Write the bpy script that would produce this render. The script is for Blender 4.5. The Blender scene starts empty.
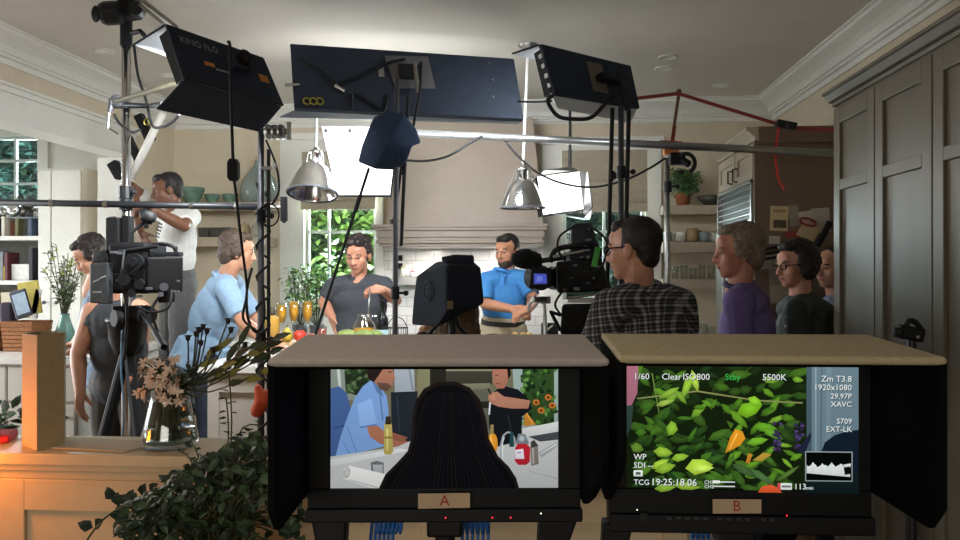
import bpy, bmesh, math, random
from mathutils import Vector, Matrix, Quaternion
V = Vector
PI = math.pi
scene = bpy.context.scene
COL = scene.collection
rnd = random.Random(7)

# ---------------------------------------------------------------- camera
F_PX = 800.0
YAW = math.atan(65 / 800.0)
PITCH = 2 / 800.0
CAM_Z = 1.5
cam_data = bpy.data.cameras.new('camera')
cam_data.sensor_width = 36.0
cam_data.lens = F_PX / 960.0 * 36.0
cam_data.clip_start = 0.05
cam = bpy.data.objects.new('camera', cam_data)
COL.objects.link(cam)
cam.location = (0, 0, CAM_Z)
cam.rotation_euler = (PI / 2 + PITCH, 0, YAW)
scene.camera = cam
_R = Matrix.Rotation(YAW, 3, 'Z') @ Matrix.Rotation(PITCH, 3, 'X')

def P(px, py, d):
    """point of the room seen at photo pixel (px, py) and standing d metres into the room"""
    v = _R @ V(((px - 480) / F_PX, 1.0, -(py - 270) / F_PX))
    v *= d / v.y
    return V((v.x, v.y, v.z + CAM_Z))

def X(px, d): return P(px, 272, d).x
def Z(py, d, px=545): return P(px, py, d).z
def onplane(px, py, c, n, off=0.0):
    """where the sight line through a photo pixel meets the plane (c, n)"""
    o = V((0, 0, CAM_Z)); v = _R @ V(((px - 480) / F_PX, 1.0, -(py - 270) / F_PX))
    return o + v * ((c - o).dot(n) / v.dot(n)) + n * off

# ---------------------------------------------------------------- materials
def lin(c):
    if isinstance(c, str):
        c = [int(c[i:i + 2], 16) for i in (0, 2, 4)]
    c = [x / 255.0 for x in c]
    return tuple(x / 12.92 if x <= 0.04045 else ((x + 0.055) / 1.055) ** 2.4 for x in c)

MATS = {}
def M(name, col=None, rough=0.5, metal=0.0, var=0.12, scale=30.0, bump=0.0, emit=0.0, trans=0.0, ior=1.45, alpha=1.0, spec=0.5, stretch=None):
    if name in MATS: return MATS[name]
    m = bpy.data.materials.new(name); m.use_nodes = True
    nt = m.node_tree; b = nt.nodes['Principled BSDF']
    c = lin(col)
    b.inputs['Roughness'].default_value = rough
    b.inputs['Metallic'].default_value = metal
    b.inputs['IOR'].default_value = ior
    b.inputs['Transmission Weight'].default_value = trans
    b.inputs['Alpha'].default_value = alpha
    b.inputs['Specular IOR Level'].default_value = spec
    b.inputs['Base Color'].default_value = (*c, 1)
    if emit:
        b.inputs['Emission Color'].default_value = (*c, 1)
        b.inputs['Emission Strength'].default_value = emit
        b.inputs['Base Color'].default_value = (0.02, 0.02, 0.02, 1)
    elif var or bump:
        tc = nt.nodes.new('ShaderNodeTexCoord')
        mp = nt.nodes.new('ShaderNodeMapping')
        if stretch: mp.inputs['Scale'].default_value = stretch
        nz = nt.nodes.new('ShaderNodeTexNoise')
        nz.inputs['Scale'].default_value = scale; nz.inputs['Detail'].default_value = 4
        nt.links.new(tc.outputs['Object'], mp.inputs['Vector'])
        nt.links.new(mp.outputs['Vector'], nz.inputs['Vector'])
        if var:
            rp = nt.nodes.new('ShaderNodeValToRGB')
            rp.color_ramp.elements[0].position = 0.3; rp.color_ramp.elements[1].position = 0.7
            rp.color_ramp.elements[0].color = (*[x * (1 - var) for x in c], 1)
            rp.color_ramp.elements[1].color = (*[min(1, x * (1 + var)) for x in c], 1)
            nt.links.new(nz.outputs['Fac'], rp.inputs['Fac'])
            nt.links.new(rp.outputs['Color'], b.inputs['Base Color'])
        if bump:
            bp = nt.nodes.new('ShaderNodeBump'); bp.inputs['Strength'].default_value = bump
            bp.inputs['Distance'].default_value = 0.01
            nt.links.new(nz.outputs['Fac'], bp.inputs['Height'])
            nt.links.new(bp.outputs['Normal'], b.inputs['Normal'])
    MATS[name] = m
    return m

def E(rgb):
    """one colour of a lit screen picture"""
    key = 'screen_%02x%02x%02x' % tuple(rgb)
    if key in MATS: return MATS[key]
    m = bpy.data.materials.new(key); m.use_nodes = True
    nt = m.node_tree; nt.nodes.clear()
    e = nt.nodes.new('ShaderNodeEmission'); o = nt.nodes.new('ShaderNodeOutputMaterial')
    e.inputs['Color'].default_value = (*lin(rgb), 1); e.inputs['Strength'].default_value = 1.0
    nt.links.new(e.outputs[0], o.inputs[0])
    MATS[key] = m
    return m

# ---------------------------------------------------------------- mesh builder
def frame_from(d):
    d = d.normalized()
    a = V((0, 0, 1)) if abs(d.z) < 0.9 else V((1, 0, 0))
    u = d.cross(a).normalized(); w = d.cross(u).normalized()
    return u, w

class MB:
    def __init__(self):
        self.bm = bmesh.new(); self.mi = 0
    def mat(self, i): self.mi = i; return self
    def _face(self, vs):
        try:
            f = self.bm.faces.new(vs); f.material_index = self.mi; return f
        except ValueError:
            return None
    def quad(self, a, b, c, d):
        self._face([self.bm.verts.new(V(p)) for p in (a, b, c, d)]); return self
    def poly(self, pts):
        self._face([self.bm.verts.new(V(p)) for p in pts]); return self
    def hexa(self, p):   # p: 4 bottom then 4 top
        v = [self.bm.verts.new(V(q)) for q in p]
        for f in ((3, 2, 1, 0), (4, 5, 6, 7), (0, 1, 5, 4), (1, 2, 6, 5), (2, 3, 7, 6), (3, 0, 4, 7)):
            self._face([v[i] for i in f])
        return self
    def box(self, x0, x1, y0, y1, z0, z1):
        return self.hexa([(x0, y0, z0), (x1, y0, z0), (x1, y1, z0), (x0, y1, z0), (x0, y0, z1), (x1, y0, z1), (x1, y1, z1), (x0, y1, z1)])
    def obox(self, c, sx, sy, sz, rx=V((1, 0, 0)), ry=None, rz=None):
        """box at centre c with sizes along axes rx, ry, rz"""
        c = V(c)
        if ry is None: ry = V((0, 0, 1)).cross(rx)
        if rz is None: rz = rx.cross(ry)
        a, b, d = rx.normalized() * sx / 2, ry.normalized() * sy / 2, rz.normalized() * sz / 2
        return self.hexa([c - a - b - d, c + a - b - d, c + a + b - d, c - a + b - d, c - a - b + d, c + a - b + d, c + a + b + d, c - a + b + d])
    def slab(self, corners, n):
        """four corners thickened by vector n"""
        return self.hexa([V(q) for q in corners] + [V(q) + n for q in corners])
    def prism(self, pts, n):
        a = [self.bm.verts.new(V(p)) for p in pts]; b = [self.bm.verts.new(V(p) + n) for p in pts]
        k = len(pts)
        self._face(a[::-1]); self._face(b)
        for i in range(k): self._face([a[i], a[(i + 1) % k], b[(i + 1) % k], b[i]])
        return self
    def cyl(self, p0, p1, r0, r1=None, seg=14, caps=True):
        p0, p1 = V(p0), V(p1)
        r1 = r0 if r1 is None else r1
        if (p1 - p0).length < 1e-7: return self
        u, w = frame_from(p1 - p0)
        A, B = [], []
        for i in range(seg):
            a = 2 * PI * i / seg; o = u * math.cos(a) + w * math.sin(a)
            A.append(self.bm.verts.new(p0 + o * r0)); B.append(self.bm.verts.new(p1 + o * r1))
        for i in range(seg): self._face([A[i], B[i], B[(i + 1) % seg], A[(i + 1) % seg]])
        if caps: self._face(A); self._face(B[::-1])
        return self
    def tube(self, pts, r, seg=8, smooth=0, taper=None):
        pts = [V(p) for p in pts]
        if smooth: pts = catmull(pts, smooth)
        n = len(pts); rings = []
        u = None
        for i, p in enumerate(pts):
            t = (pts[min(i + 1, n - 1)] - pts[max(i - 1, 0)])
            if t.length < 1e-9: t = V((0, 0, 1))
            t.normalize()
            if u is None: u, w = frame_from(t)
            else:
                u = (u - t * u.dot(t)); u.normalize(); w = t.cross(u)
            rr = r if taper is None else r * (1 + (taper - 1) * i / max(1, n - 1))
            rings.append([self.bm.verts.new(p + (u * math.cos(2 * PI * k / seg) + w * math.sin(2 * PI * k / seg)) * rr) for k in range(seg)])
        for i in range(n - 1):
            for k in range(seg):
                self._face([rings[i][k], rings[i][(k + 1) % seg], rings[i + 1][(k + 1) % seg], rings[i + 1][k]])
        self._face(rings[0][::-1]); self._face(rings[-1])
        return self
    def lathe(self, prof, c=(0, 0, 0), axis=V((0, 0, 1)), seg=24, close=False):
        """prof: list of (radius, height along axis)"""
        c = V(c); axis = V(axis).normalized(); u, w = frame_from(axis)
        rings = []
        for r, h in prof:
            if r < 1e-6: rings.append([self.bm.verts.new(c + axis * h)])
            else: rings.append([self.bm.verts.new(c + axis * h + (u * math.cos(2 * PI * k / seg) + w * math.sin(2 * PI * k / seg)) * r) for k in range(seg)])
        for a, b in zip(rings, rings[1:]):
            for k in range(seg):
                k2 = (k + 1) % seg
                if len(a) == 1 and len(b) == 1: continue
                if len(a) == 1: self._face([a[0], b[k2], b[k]])
                elif len(b) == 1: self._face([a[k], a[k2], b[0]])
                else: self._face([a[k], a[k2], b[k2], b[k]])
        return self
    def ell(self, c, r, fr=None, seg=16, rings=10):
        """ellipsoid; r = radii along the frame axes fr (3 vectors)"""
        c = V(c)
        if not hasattr(r, '__len__'): r = (r, r, r)
        fr = fr or (V((1, 0, 0)), V((0, 1, 0)), V((0, 0, 1)))
        top = self.bm.verts.new(c + fr[2] * r[2]); bot = self.bm.verts.new(c - fr[2] * r[2])
        R = []
        for i in range(1, rings):
            th = PI * i / rings
            R.append([self.bm.verts.new(c + fr[0] * (r[0] * math.sin(th) * math.cos(2 * PI * k / seg)) + fr[1] * (r[1] * math.sin(th) * math.sin(2 * PI * k / seg)) + fr[2] * (r[2] * math.cos(th))) for k in range(seg)])
        for k in range(seg):
            self._face([top, R[0][k], R[0][(k + 1) % seg]]); self._face([bot, R[-1][(k + 1) % seg], R[-1][k]])
        for a, b in zip(R, R[1:]):
            for k in range(seg): self._face([a[k], b[k], b[(k + 1) % seg], a[(k + 1) % seg]])
        return self
    def limb(self, pts):
        """chain of (point, radius): rounded tapered limb"""
        for i, (p, r) in enumerate(pts):
            self.ell(p, r, seg=12, rings=8)
            if i: self.cyl(pts[i - 1][0], p, pts[i - 1][1], r, seg=12)
        return self
    def leaf(self, p, d, L, w, up=None, fold=0.15):
        d = d.normalized()
        if up is None or abs(up.normalized().dot(d)) > 0.95: up = V((rnd.uniform(-1, 1), rnd.uniform(-1, 1), 1.3))
        s = d.cross(up)
        if s.length < 1e-4: s = d.cross(V((1, 0.3, 0)))
        s.normalize(); n = s.cross(d)
        q = [p, p + d * L * .35 + s * w * .5 + n * fold * w, p + d * L * .72 + s * w * .36 + n * fold * w * .4, p + d * L - n * fold * w, p + d * L * .72 - s * w * .36 + n * fold * w * .4, p + d * L * .35 - s * w * .5 + n * fold * w, p + d * L * .4, p + d * L * .72]
        v = [self.bm.verts.new(x) for x in q]
        for f in ((0, 1, 6), (1, 2, 7, 6), (2, 3, 7), (3, 4, 7), (4, 5, 6, 7), (5, 0, 6)): self._face([v[i] for i in f])
        return self
    def build(self, name, mats, parent=None, smooth=False, bevel=0.0, segs=2, local=False, subsurf=0, recalc=True):
        bm = self.bm
        if recalc: bmesh.ops.recalc_face_normals(bm, faces=bm.faces)
        me = bpy.data.meshes.new(name)
        if parent is not None and not local:
            bpy_update_matrix(parent)
            bm.transform(parent_world(parent).inverted())
        bm.to_mesh(me); bm.free()
        if not isinstance(mats, (list, tuple)): mats = [mats]
        for m in mats: me.materials.append(m)
        if smooth:
            for p in me.polygons: p.use_smooth = True
        o = bpy.data.objects.new(name, me); COL.objects.link(o)
        if parent is not None: o.parent = parent
        if bevel:
            b = o.modifiers.new('bevel', 'BEVEL'); b.width = bevel; b.segments = segs; b.limit_method = 'ANGLE'; b.angle_limit = math.radians(35)
        if subsurf:
            s = o.modifiers.new('sub', 'SUBSURF'); s.levels = subsurf; s.render_levels = subsurf
        if smooth == 'auto' or (smooth and bevel == 0 and False): pass
        return o

def bpy_update_matrix(o): pass
def parent_world(o):
    m = Matrix.LocRotScale(o.location, o.rotation_euler.to_quaternion(), o.scale)
    return parent_world(o.parent) @ m if o.parent else m

def auto_smooth(o, deg=40):
    for p in o.data.polygons: p.use_smooth = True
    bm = bmesh.new(); bm.from_mesh(o.data)
    for e in bm.edges:
        if len(e.link_faces) == 2 and e.calc_face_angle(0) > math.radians(deg): e.smooth = False
    bm.to_mesh(o.data); bm.free()
    return o

def catmull(pts, n):
    out = []
    for i in range(len(pts) - 1):
        p0, p1, p2, p3 = pts[max(i - 1, 0)], pts[i], pts[i + 1], pts[min(i + 2, len(pts) - 1)]
        for k in range(n):
            t = k / n
            out.append(0.5 * ((2 * p1) + (p2 - p0) * t + (2 * p0 - 5 * p1 + 4 * p2 - p3) * t * t + (3 * p1 - p0 - 3 * p2 + p3) * t ** 3))
    out.append(pts[-1]); return out

def tag(o, label, cat, group=None, kind=None):
    o['label'] = label; o['category'] = cat
    if group: o['group'] = group
    if kind: o['kind'] = kind
    return o
def struct(o):
    o['kind'] = 'structure'; return o
def thing(name, label, cat, loc=(0, 0, 0), rz=0.0, group=None):
    o = bpy.data.objects.new(name, None); COL.objects.link(o)
    o.empty_display_size = 0.1
    o.location = loc; o.rotation_euler = (0, 0, rz)
    return tag(o, label, cat, group)
def copy_tree(o, loc=None, rz=None, label=None, parent=None):
    c = o.copy(); COL.objects.link(c)
    if parent is not None: c.parent = parent; c.matrix_parent_inverse = Matrix()
    if loc is not None: c.location = loc
    if rz is not None: c.rotation_euler = (0, 0, rz)
    if label: c['label'] = label
    for ch in [x for x in bpy.data.objects if x.parent == o]: copy_tree(ch, parent=c)
    return c

_FONT = {}
def text_bm(s, size, origin, right, up, mb, mi=0, align='LEFT'):
    """adds lettering to a mesh builder, in the plane right/up at origin"""
    cu = bpy.data.curves.new('t', 'FONT'); cu.body = s; cu.size = size; cu.align_x = align; cu.resolution_u = 2
    o = bpy.data.objects.new('t', cu); COL.objects.link(o)
    dg = bpy.context.evaluated_depsgraph_get(); dg.update()
    me = bpy.data.meshes.new_from_object(o.evaluated_get(dg))
    right, up, origin = V(right), V(up), V(origin)
    vs = [mb.bm.verts.new(origin + right * v.co.x + up * v.co.y) for v in me.vertices]
    for p in me.polygons:
        try:
            f = mb.bm.faces.new([vs[i] for i in p.vertices]); f.material_index = mi
        except ValueError: pass
    bpy.data.objects.remove(o); bpy.data.curves.remove(cu); bpy.data.meshes.remove(me)

def remesh(mb, name, mat, parent, voxel=0.006, smooth_it=3, disp=0.0, dscale=0.05):
    """joins overlapping closed shapes into one continuous skin"""
    o = mb.build(name + '_tmp', mat, None)
    r = o.modifiers.new('r', 'REMESH'); r.mode = 'VOXEL'; r.voxel_size = voxel; r.use_smooth_shade = True
    s = o.modifiers.new('s', 'SMOOTH'); s.factor = 0.5; s.iterations = smooth_it
    if disp:
        tx = bpy.data.textures.new(name, 'CLOUDS'); tx.noise_scale = dscale
        d = o.modifiers.new('d', 'DISPLACE'); d.texture = tx; d.strength = disp; d.mid_level = 0.5; d.texture_coords = 'GLOBAL'
    dg = bpy.context.evaluated_depsgraph_get(); dg.update()
    me = bpy.data.meshes.new_from_object(o.evaluated_get(dg))
    bpy.data.objects.remove(o)
    me.name = name
    if parent is not None: me.transform(parent_world(parent).inverted())
    for p in me.polygons: p.use_smooth = True
    n = bpy.data.objects.new(name, me); COL.objects.link(n)
    if parent is not None: n.parent = parent
    return n

# ---------------------------------------------------------------- shared materials
WHITE = M('white_trim_paint', 'd8d6cf', .45, var=.03)
BEIGE = M('beige_wall_paint', 'c8bba3', .75, var=.04, scale=8)
CEIL = M('ceiling_paint', 'cfcac0', .85, var=.03, scale=4)
GREIGE = M('greige_cabinet_paint', '635b4b', .42, var=.08, scale=6, stretch=(1, 1, .15))
HOODC = M('range_hood_paint', '8f8376', .55, var=.04, scale=10)
CABW = M('white_cabinet_paint', 'cfccc4', .45, var=.03)
DARKWOOD = M('dark_brown_panel', '6a5747', .5, var=.1, scale=12, stretch=(1, 1, .1))
FLOORM = M('oak_floor', '6b4e35', .4, var=.25, scale=9, stretch=(6, .6, 1))
SHELFW = M('greige_shelf', 'ab9d88', .5, var=.06)
COUNTER = M('white_marble', 'e2e1dd', .25, var=.05, scale=3)
CHROME = M('chrome', 'd8d8da', .15, 1.0, var=.03)
STEEL = M('brushed_steel', 'a9a9a6', .32, 1.0, var=.06)
DSTEEL = M('dark_steel', '5c5e64', .45, .35, var=.08)
BLACK = M('black_plastic', '0a0b0d', .55, var=.1, spec=.3)
BLACKM = M('black_metal', '1b1d20', .45, .2, var=.1, spec=.4)
RUBBER = M('black_rubber', '101113', .7, var=.1)
def thin_glass(name, tint='f4f8f6', refl=1.0, ior=1.45):
    m = bpy.data.materials.new(name); m.use_nodes = True
    nt = m.node_tree; nt.nodes.clear()
    o = nt.nodes.new('ShaderNodeOutputMaterial'); mx = nt.nodes.new('ShaderNodeMixShader')
    tr = nt.nodes.new('ShaderNodeBsdfTransparent'); gl = nt.nodes.new('ShaderNodeBsdfGlossy'); fr = nt.nodes.new('ShaderNodeLayerWeight'); pw = nt.nodes.new('ShaderNodeMath'); pw.operation = 'POWER'; pw.inputs[1].default_value = 3.0; ad = nt.nodes.new('ShaderNodeMath'); ad.operation = 'MULTIPLY_ADD'; ad.inputs[1].default_value = .55; ad.inputs[2].default_value = .05
    mu = nt.nodes.new('ShaderNodeMath'); mu.operation = 'MULTIPLY'; mu.inputs[1].default_value = refl
    fr.inputs['Blend'].default_value = .5; tr.inputs['Color'].default_value = (*lin(tint), 1); gl.inputs['Roughness'].default_value = .03
    nt.links.new(fr.outputs['Facing'], pw.inputs[0]); nt.links.new(pw.outputs[0], ad.inputs[0]); nt.links.new(ad.outputs[0], mu.inputs[0]); nt.links.new(mu.outputs[0], mx.inputs[0]); nt.links.new(tr.outputs[0], mx.inputs[1]); nt.links.new(gl.outputs[0], mx.inputs[2]); nt.links.new(mx.outputs[0], o.inputs[0])
    MATS[name] = m
    return m
GLASS = thin_glass('clear_glass', 'f6f9f8', 1.6)
WATER = thin_glass('water', 'dfe7e4', 2.5, 1.33)
NAVY = M('navy_cloth', '2b3c57', .85, var=.15, scale=60, bump=.2)
KINO = M('black_corrugated_housing', '2d3440', .8, var=.1, scale=20, spec=.25)
REFL = M('white_reflector', 'd5dde2', .35, var=.03)
# ================================================================ ROOM SHELL
H = 2.95; DB = 6.9; XL = -3.3; XR = 1.91; XN = -6.0; YR = -2.5

def tile_material():
    m = bpy.data.materials.new('subway_tile'); m.use_nodes = True
    nt = m.node_tree; b = nt.nodes['Principled BSDF']
    tc = nt.nodes.new('ShaderNodeTexCoord'); mp = nt.nodes.new('ShaderNodeMapping'); mp.inputs['Rotation'].default_value = (PI / 2, 0, 0)
    br = nt.nodes.new('ShaderNodeTexBrick')
    br.inputs['Color1'].default_value = (*lin('dcdad6'), 1); br.inputs['Color2'].default_value = (*lin('d2d0cc'), 1); br.inputs['Mortar'].default_value = (*lin('b7b4ae'), 1)
    br.inputs['Scale'].default_value = 1.0; br.inputs['Brick Width'].default_value = .16; br.inputs['Row Height'].default_value = .08; br.inputs['Mortar Size'].default_value = .004
    nt.links.new(tc.outputs['Object'], mp.inputs['Vector']); nt.links.new(mp.outputs['Vector'], br.inputs['Vector'])
    nt.links.new(br.outputs['Color'], b.inputs['Base Color']); b.inputs['Roughness'].default_value = .2
    return m
TILE = tile_material()

struct(MB().box(XN - .1, XR + .1, YR - .1, DB + .1, -.1, 0).build('floor', FLOORM))
struct(MB().box(XN - .1, XR + .1, YR - .1, DB + .15, H, H + .1).build('ceiling', CEIL))

def wall_y(name, x0, x1, y0, y1, holes, mat):
    """wall across the room with window holes (x0, x1, z0, z1)"""
    b = MB(); x = x0
    for hx0, hx1, hz0, hz1 in sorted(holes):
        b.box(x, hx0, y0, y1, 0, H); b.box(hx0, hx1, y0, y1, 0, hz0); b.box(hx0, hx1, y0, y1, hz1, H); x = hx1
    b.box(x, x1, y0, y1, 0, H)
    return struct(b.build(name, mat))
W1 = (X(305, DB), X(376, DB), Z(298, DB), Z(150, DB))
W2 = (X(563, DB), X(645, DB), Z(300, DB), Z(152, DB))
W3 = (X(-22, DB), X(39, DB), Z(208, DB, 10), Z(136, DB, 10))
wall_y('wall_back', XL - .25, XR, DB, DB + .12, [W1, W2], BEIGE)
wall_y('wall_nook_back', XN, XL - .25, DB, DB + .12, [W3], WHITE)
struct(MB().box(XR, XR + .1, YR, DB + .1, 0, H).build('wall_right', BEIGE))
struct(MB().box(XN - .1, XN, 1.9, 3.0, 0, H).box(XN - .1, XN, 6.3, DB + .1, 0, H).box(XN - .1, XN, 3.0, 6.3, 0, .8).box(XN - .1, XN, 3.0, 6.3, 2.4, H).build('wall_nook_left', WHITE))  # gap in this wall added for the nook fill light
struct(MB().box(XN - .1, XL - .15, 1.9, 2.0, 0, H).build('wall_nook_front', BEIGE))
struct(MB().box(XL - .15, XL, YR, 2.0, 0, H).build('wall_left', BEIGE))
W4 = (-2.2, .6, .9, 2.3)  # opening added to let the rear fill light in
wall_y('wall_rear', XL - .15, XR + .1, YR - .1, YR, [W4], BEIGE)
struct(MB().box(XL - .25, XL, 6.18, DB, 0, H).build('wall_left_end', BEIGE))
# dropped header over the opening to the breakfast nook
struct(MB().box(XL - .15, XL, 2.0, 6.18, 2.5, H).build('beam', BEIGE))
hb = MB()
hb.box(XL - .18, XL + .02, 2.0, 6.2, 2.435, 2.6).box(XL - .19, XL + .035, 2.0, 6.22, 2.6, 2.635).box(XL - .2, XL + .05, 2.0, 6.23, 2.635, 2.655)
hb.box(XL - .19, XL + .03, 2.0, 6.2, 2.42, 2.435)
struct(hb.build('trim_header', WHITE, bevel=.004))
struct(MB().box(XL - .28, XL + .015, 6.15, 6.18, 0, 2.42).box(XL - .26, XL + .03, 6.12, 6.15, 0, .14).build('trim_pilaster', WHITE, bevel=.004))

CROWN = [(0, 0), (.17, 0), (.17, -.014), (.155, -.02), (.15, -.04), (.135, -.05), (.10, -.075), (.07, -.105), (.055, -.135), (.05, -.15), (.035, -.155), (.035, -.175), (.014, -.18), (.014, -.225), (0, -.225)]
def crown(name, p0, p1, out):
    p0, p1, out = V(p0), V(p1), V(out)
    o = struct(MB().prism([p0 + out * a + V((0, 0, b * .8)) for a, b in CROWN], p1 - p0).build(name, WHITE))
    return o
crown('trim_cornice_back', (XL, DB, H), (XR, DB, H), (0, -1, 0))
crown('trim_cornice_right', (XR, YR, H), (XR, DB, H), (-1, 0, 0))
crown('trim_cornice_left', (XL, YR, H), (XL, DB, H), (1, 0, 0))
struct(MB().box(XN, XR, DB - .02, DB, 0, .13).build('baseboard_back', WHITE))
# tiled backsplash behind the range
bsx0, bsx1 = X(378, DB), X(560, DB)
struct(MB().box(bsx0, bsx1, DB - .012, DB, .93, Z(224, DB)).build('wall_back_tiles', TILE))
# white panelled surrounds of the two windows
def surround(name, xa, xb, w, ztop, zbot):
    b = MB()
    b.box(xa, w[0], DB - .035, DB, zbot, ztop).box(w[1], xb, DB - .035, DB, zbot, ztop).box(w[0], w[1], DB - .035, DB, w[3], ztop)
    b.box(xa - .02, xb + .02, DB - .06, DB, ztop - .03, ztop + .03)
    b.box(xa + .03, xb - .03, DB - .043, DB - .035, w[3] + .25, w[3] + .262)
    b.box(w[0], w[1], DB - .035, DB, zbot, w[2])
    return struct(b.build(name, WHITE, bevel=.004))
surround('trim_window_left', X(281, DB), X(384, DB), W1, Z(134, DB), .93)
surround('trim_window_right', X(542, DB), X(661, DB), W2, Z(142, DB), .93)
surr3 = MB()
surr3.box(W3[0] - .1, W3[0], DB - .03, DB, W3[2] - .08, W3[3] + .1).box(W3[1], W3[1] + .1, DB - .03, DB, W3[2] - .08, W3[3] + .1).box(W3[0], W3[1], DB - .03, DB, W3[3], W3[3] + .1).box(W3[0] - .1, W3[1] + .1, DB - .05, DB, W3[2] - .08, W3[2])
struct(surr3.build('trim_window_nook', WHITE, bevel=.004))

WPAINT = M('window_sash_paint', 'b9c0bc', .5, var=.03)
def window(n, w, vs, hs, fr=.028):
    e = bpy.data.objects.new('window_%d' % n, None); COL.objects.link(e); e['kind'] = 'structure'
    e.location = ((w[0] + w[1]) / 2, DB, w[2])
    b = MB(); y0, y1 = DB + .03, DB + .07
    b.box(w[0], w[0] + fr, y0, y1, w[2], w[3]).box(w[1] - fr, w[1], y0, y1, w[2], w[3]).box(w[0] + fr, w[1] - fr, y0, y1, w[2], w[2] + fr).box(w[0] + fr, w[1] - fr, y0, y1, w[3] - fr, w[3])
    b.build('window_frame', WPAINT, e)
    m = MB()
    for x in vs: m.box(x - .011, x + .011, y0 + .005, y1 - .005, w[2] + fr, w[3] - fr)
    for z in hs: m.box(w[0] + fr, w[1] - fr, y0 + .003, y1 - .003, z - .011, z + .011)
    m.build('window_muntins', WPAINT, e)
    g = MB().box(w[0] + fr, w[1] - fr, DB + .047, DB + .051, w[2] + fr, w[3] - fr).build('window_glass', thin_glass('window_glass', 'f0f6f4', .6), e)
    for c in e.children: c['kind'] = 'structure'
    return e
window(1, W1, [X(329, DB + .05)], [Z(231, DB + .05)])
window(2, W2, [X(604, DB + .05)], [Z(232, DB + .05)])
window(3, W3, [X(16, DB + .05), X(-10, DB + .05)], [Z(161, DB + .05, 10), Z(184, DB + .05, 10)])
# roman shades
SHADE = M('linen_shade', 'a59a86', .9, var=.1, scale=60, bump=.1)
def shade(w, zb, label):
    t = thing('roman_shade', label, 'window shade', ((w[0] + w[1]) / 2, DB - .05, w[3]))
    b = MB(); n = 4; zt = w[3] + .02
    pts = []
    steps = 6
    for i in range(steps + 1):
        z = zt + (zb - zt) * i / steps
        pts.append(V((w[0] - .01, DB - .05 - (.006 if i % 2 else .02) - .004 * i, z)))
        if i < steps and i > 1: pts.append(V((w[0] - .01, DB - .075 - .004 * i, z - .02)))
    back = [p + V((0, .012, 0)) for p in pts[::-1]]
    b.prism(pts + back, V((w[1] - w[0] + .02, 0, 0)))
    b.build('shade_cloth', SHADE, t)
    MB().box(w[0] - .012, w[1] + .012, DB - .075, DB - .036, zt - .02, zt + .03).build('headrail', WHITE, t)
    return t
shade(W1, Z(209, DB), 'gathered linen roman shade half hidden by the glowing white light panel')
shade(W2, Z(213, DB), 'pleated beige roman shade on the window behind the camera operator')

# outside the windows
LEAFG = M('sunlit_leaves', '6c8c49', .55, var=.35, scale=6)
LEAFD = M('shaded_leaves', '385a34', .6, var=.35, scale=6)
BARK = M('bark', '4d3b2a', .9)
def bush(name, label, c, rx, ry, rz, n, L, mats, seed, group=None):
    r = random.Random(seed)
    t = thing(name, label, 'shrub', (c[0], c[1], 0), 0, group)
    st = MB()
    for k in range(7):
        a = r.uniform(0, 2 * PI)
        st.tube([(c[0] + .05 * math.cos(a), c[1] + .05 * math.sin(a), 0), (c[0] + rx * .3 * math.cos(a), c[1] + ry * .3 * math.sin(a), c[2] * .6), (c[0] + rx * .7 * math.cos(a), c[1] + ry * .7 * math.sin(a), c[2] + rz * .3)], .025, 6, 4, .3)
    st.build('stems', BARK, t)
    b = MB()
    for i in range(n):
        th, ph, q = r.uniform(0, 2 * PI), math.acos(r.uniform(-1, 1)), r.uniform(.5, 1) ** .5
        d = V((math.sin(ph) * math.cos(th), math.sin(ph) * math.sin(th), math.cos(ph)))
        p = V(c) + V((d.x * rx * q, d.y * ry * q, d.z * rz * q))
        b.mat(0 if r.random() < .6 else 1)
        dd = (d * .5 + V((r.uniform(-1, 1), r.uniform(-1, 1), r.uniform(-.9, .5)))).normalized()
        b.leaf(p, dd, L * r.uniform(.7, 1.3), L * .5 * r.uniform(.7, 1.2), V((r.uniform(-.5, .5), -1, 1)))
    f = b.build('foliage', mats, t, recalc=False)
    return t
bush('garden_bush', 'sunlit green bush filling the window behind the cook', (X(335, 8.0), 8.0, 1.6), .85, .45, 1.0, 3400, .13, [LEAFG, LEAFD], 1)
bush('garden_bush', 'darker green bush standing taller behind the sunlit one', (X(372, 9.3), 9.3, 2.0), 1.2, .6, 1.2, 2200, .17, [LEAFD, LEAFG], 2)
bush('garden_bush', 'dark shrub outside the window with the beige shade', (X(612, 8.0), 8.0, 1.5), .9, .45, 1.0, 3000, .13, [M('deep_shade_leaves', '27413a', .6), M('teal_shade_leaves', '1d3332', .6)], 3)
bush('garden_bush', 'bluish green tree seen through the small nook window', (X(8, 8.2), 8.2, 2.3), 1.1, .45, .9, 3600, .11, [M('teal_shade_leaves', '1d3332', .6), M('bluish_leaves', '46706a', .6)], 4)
struct(MB().box(-9, 5, DB + .15, 14, -.12, -.02).build('ground', M('garden_soil', '4a4a33', .95)))

hg = MB(); R_h = random.Random(15)
hg.box(-9, 5, 10.6, 11.6, -.02, 3.3)
for k in range(3200):
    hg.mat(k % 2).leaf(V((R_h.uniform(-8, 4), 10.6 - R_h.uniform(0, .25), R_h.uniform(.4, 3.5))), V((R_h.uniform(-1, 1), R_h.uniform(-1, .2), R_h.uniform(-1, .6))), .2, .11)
tag(hg.build('garden_hedge', [LEAFD, M('deep_shade_leaves', '27413a', .6)], recalc=False), 'tall dark green hedge closing the garden behind the bushes', 'hedge')

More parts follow.
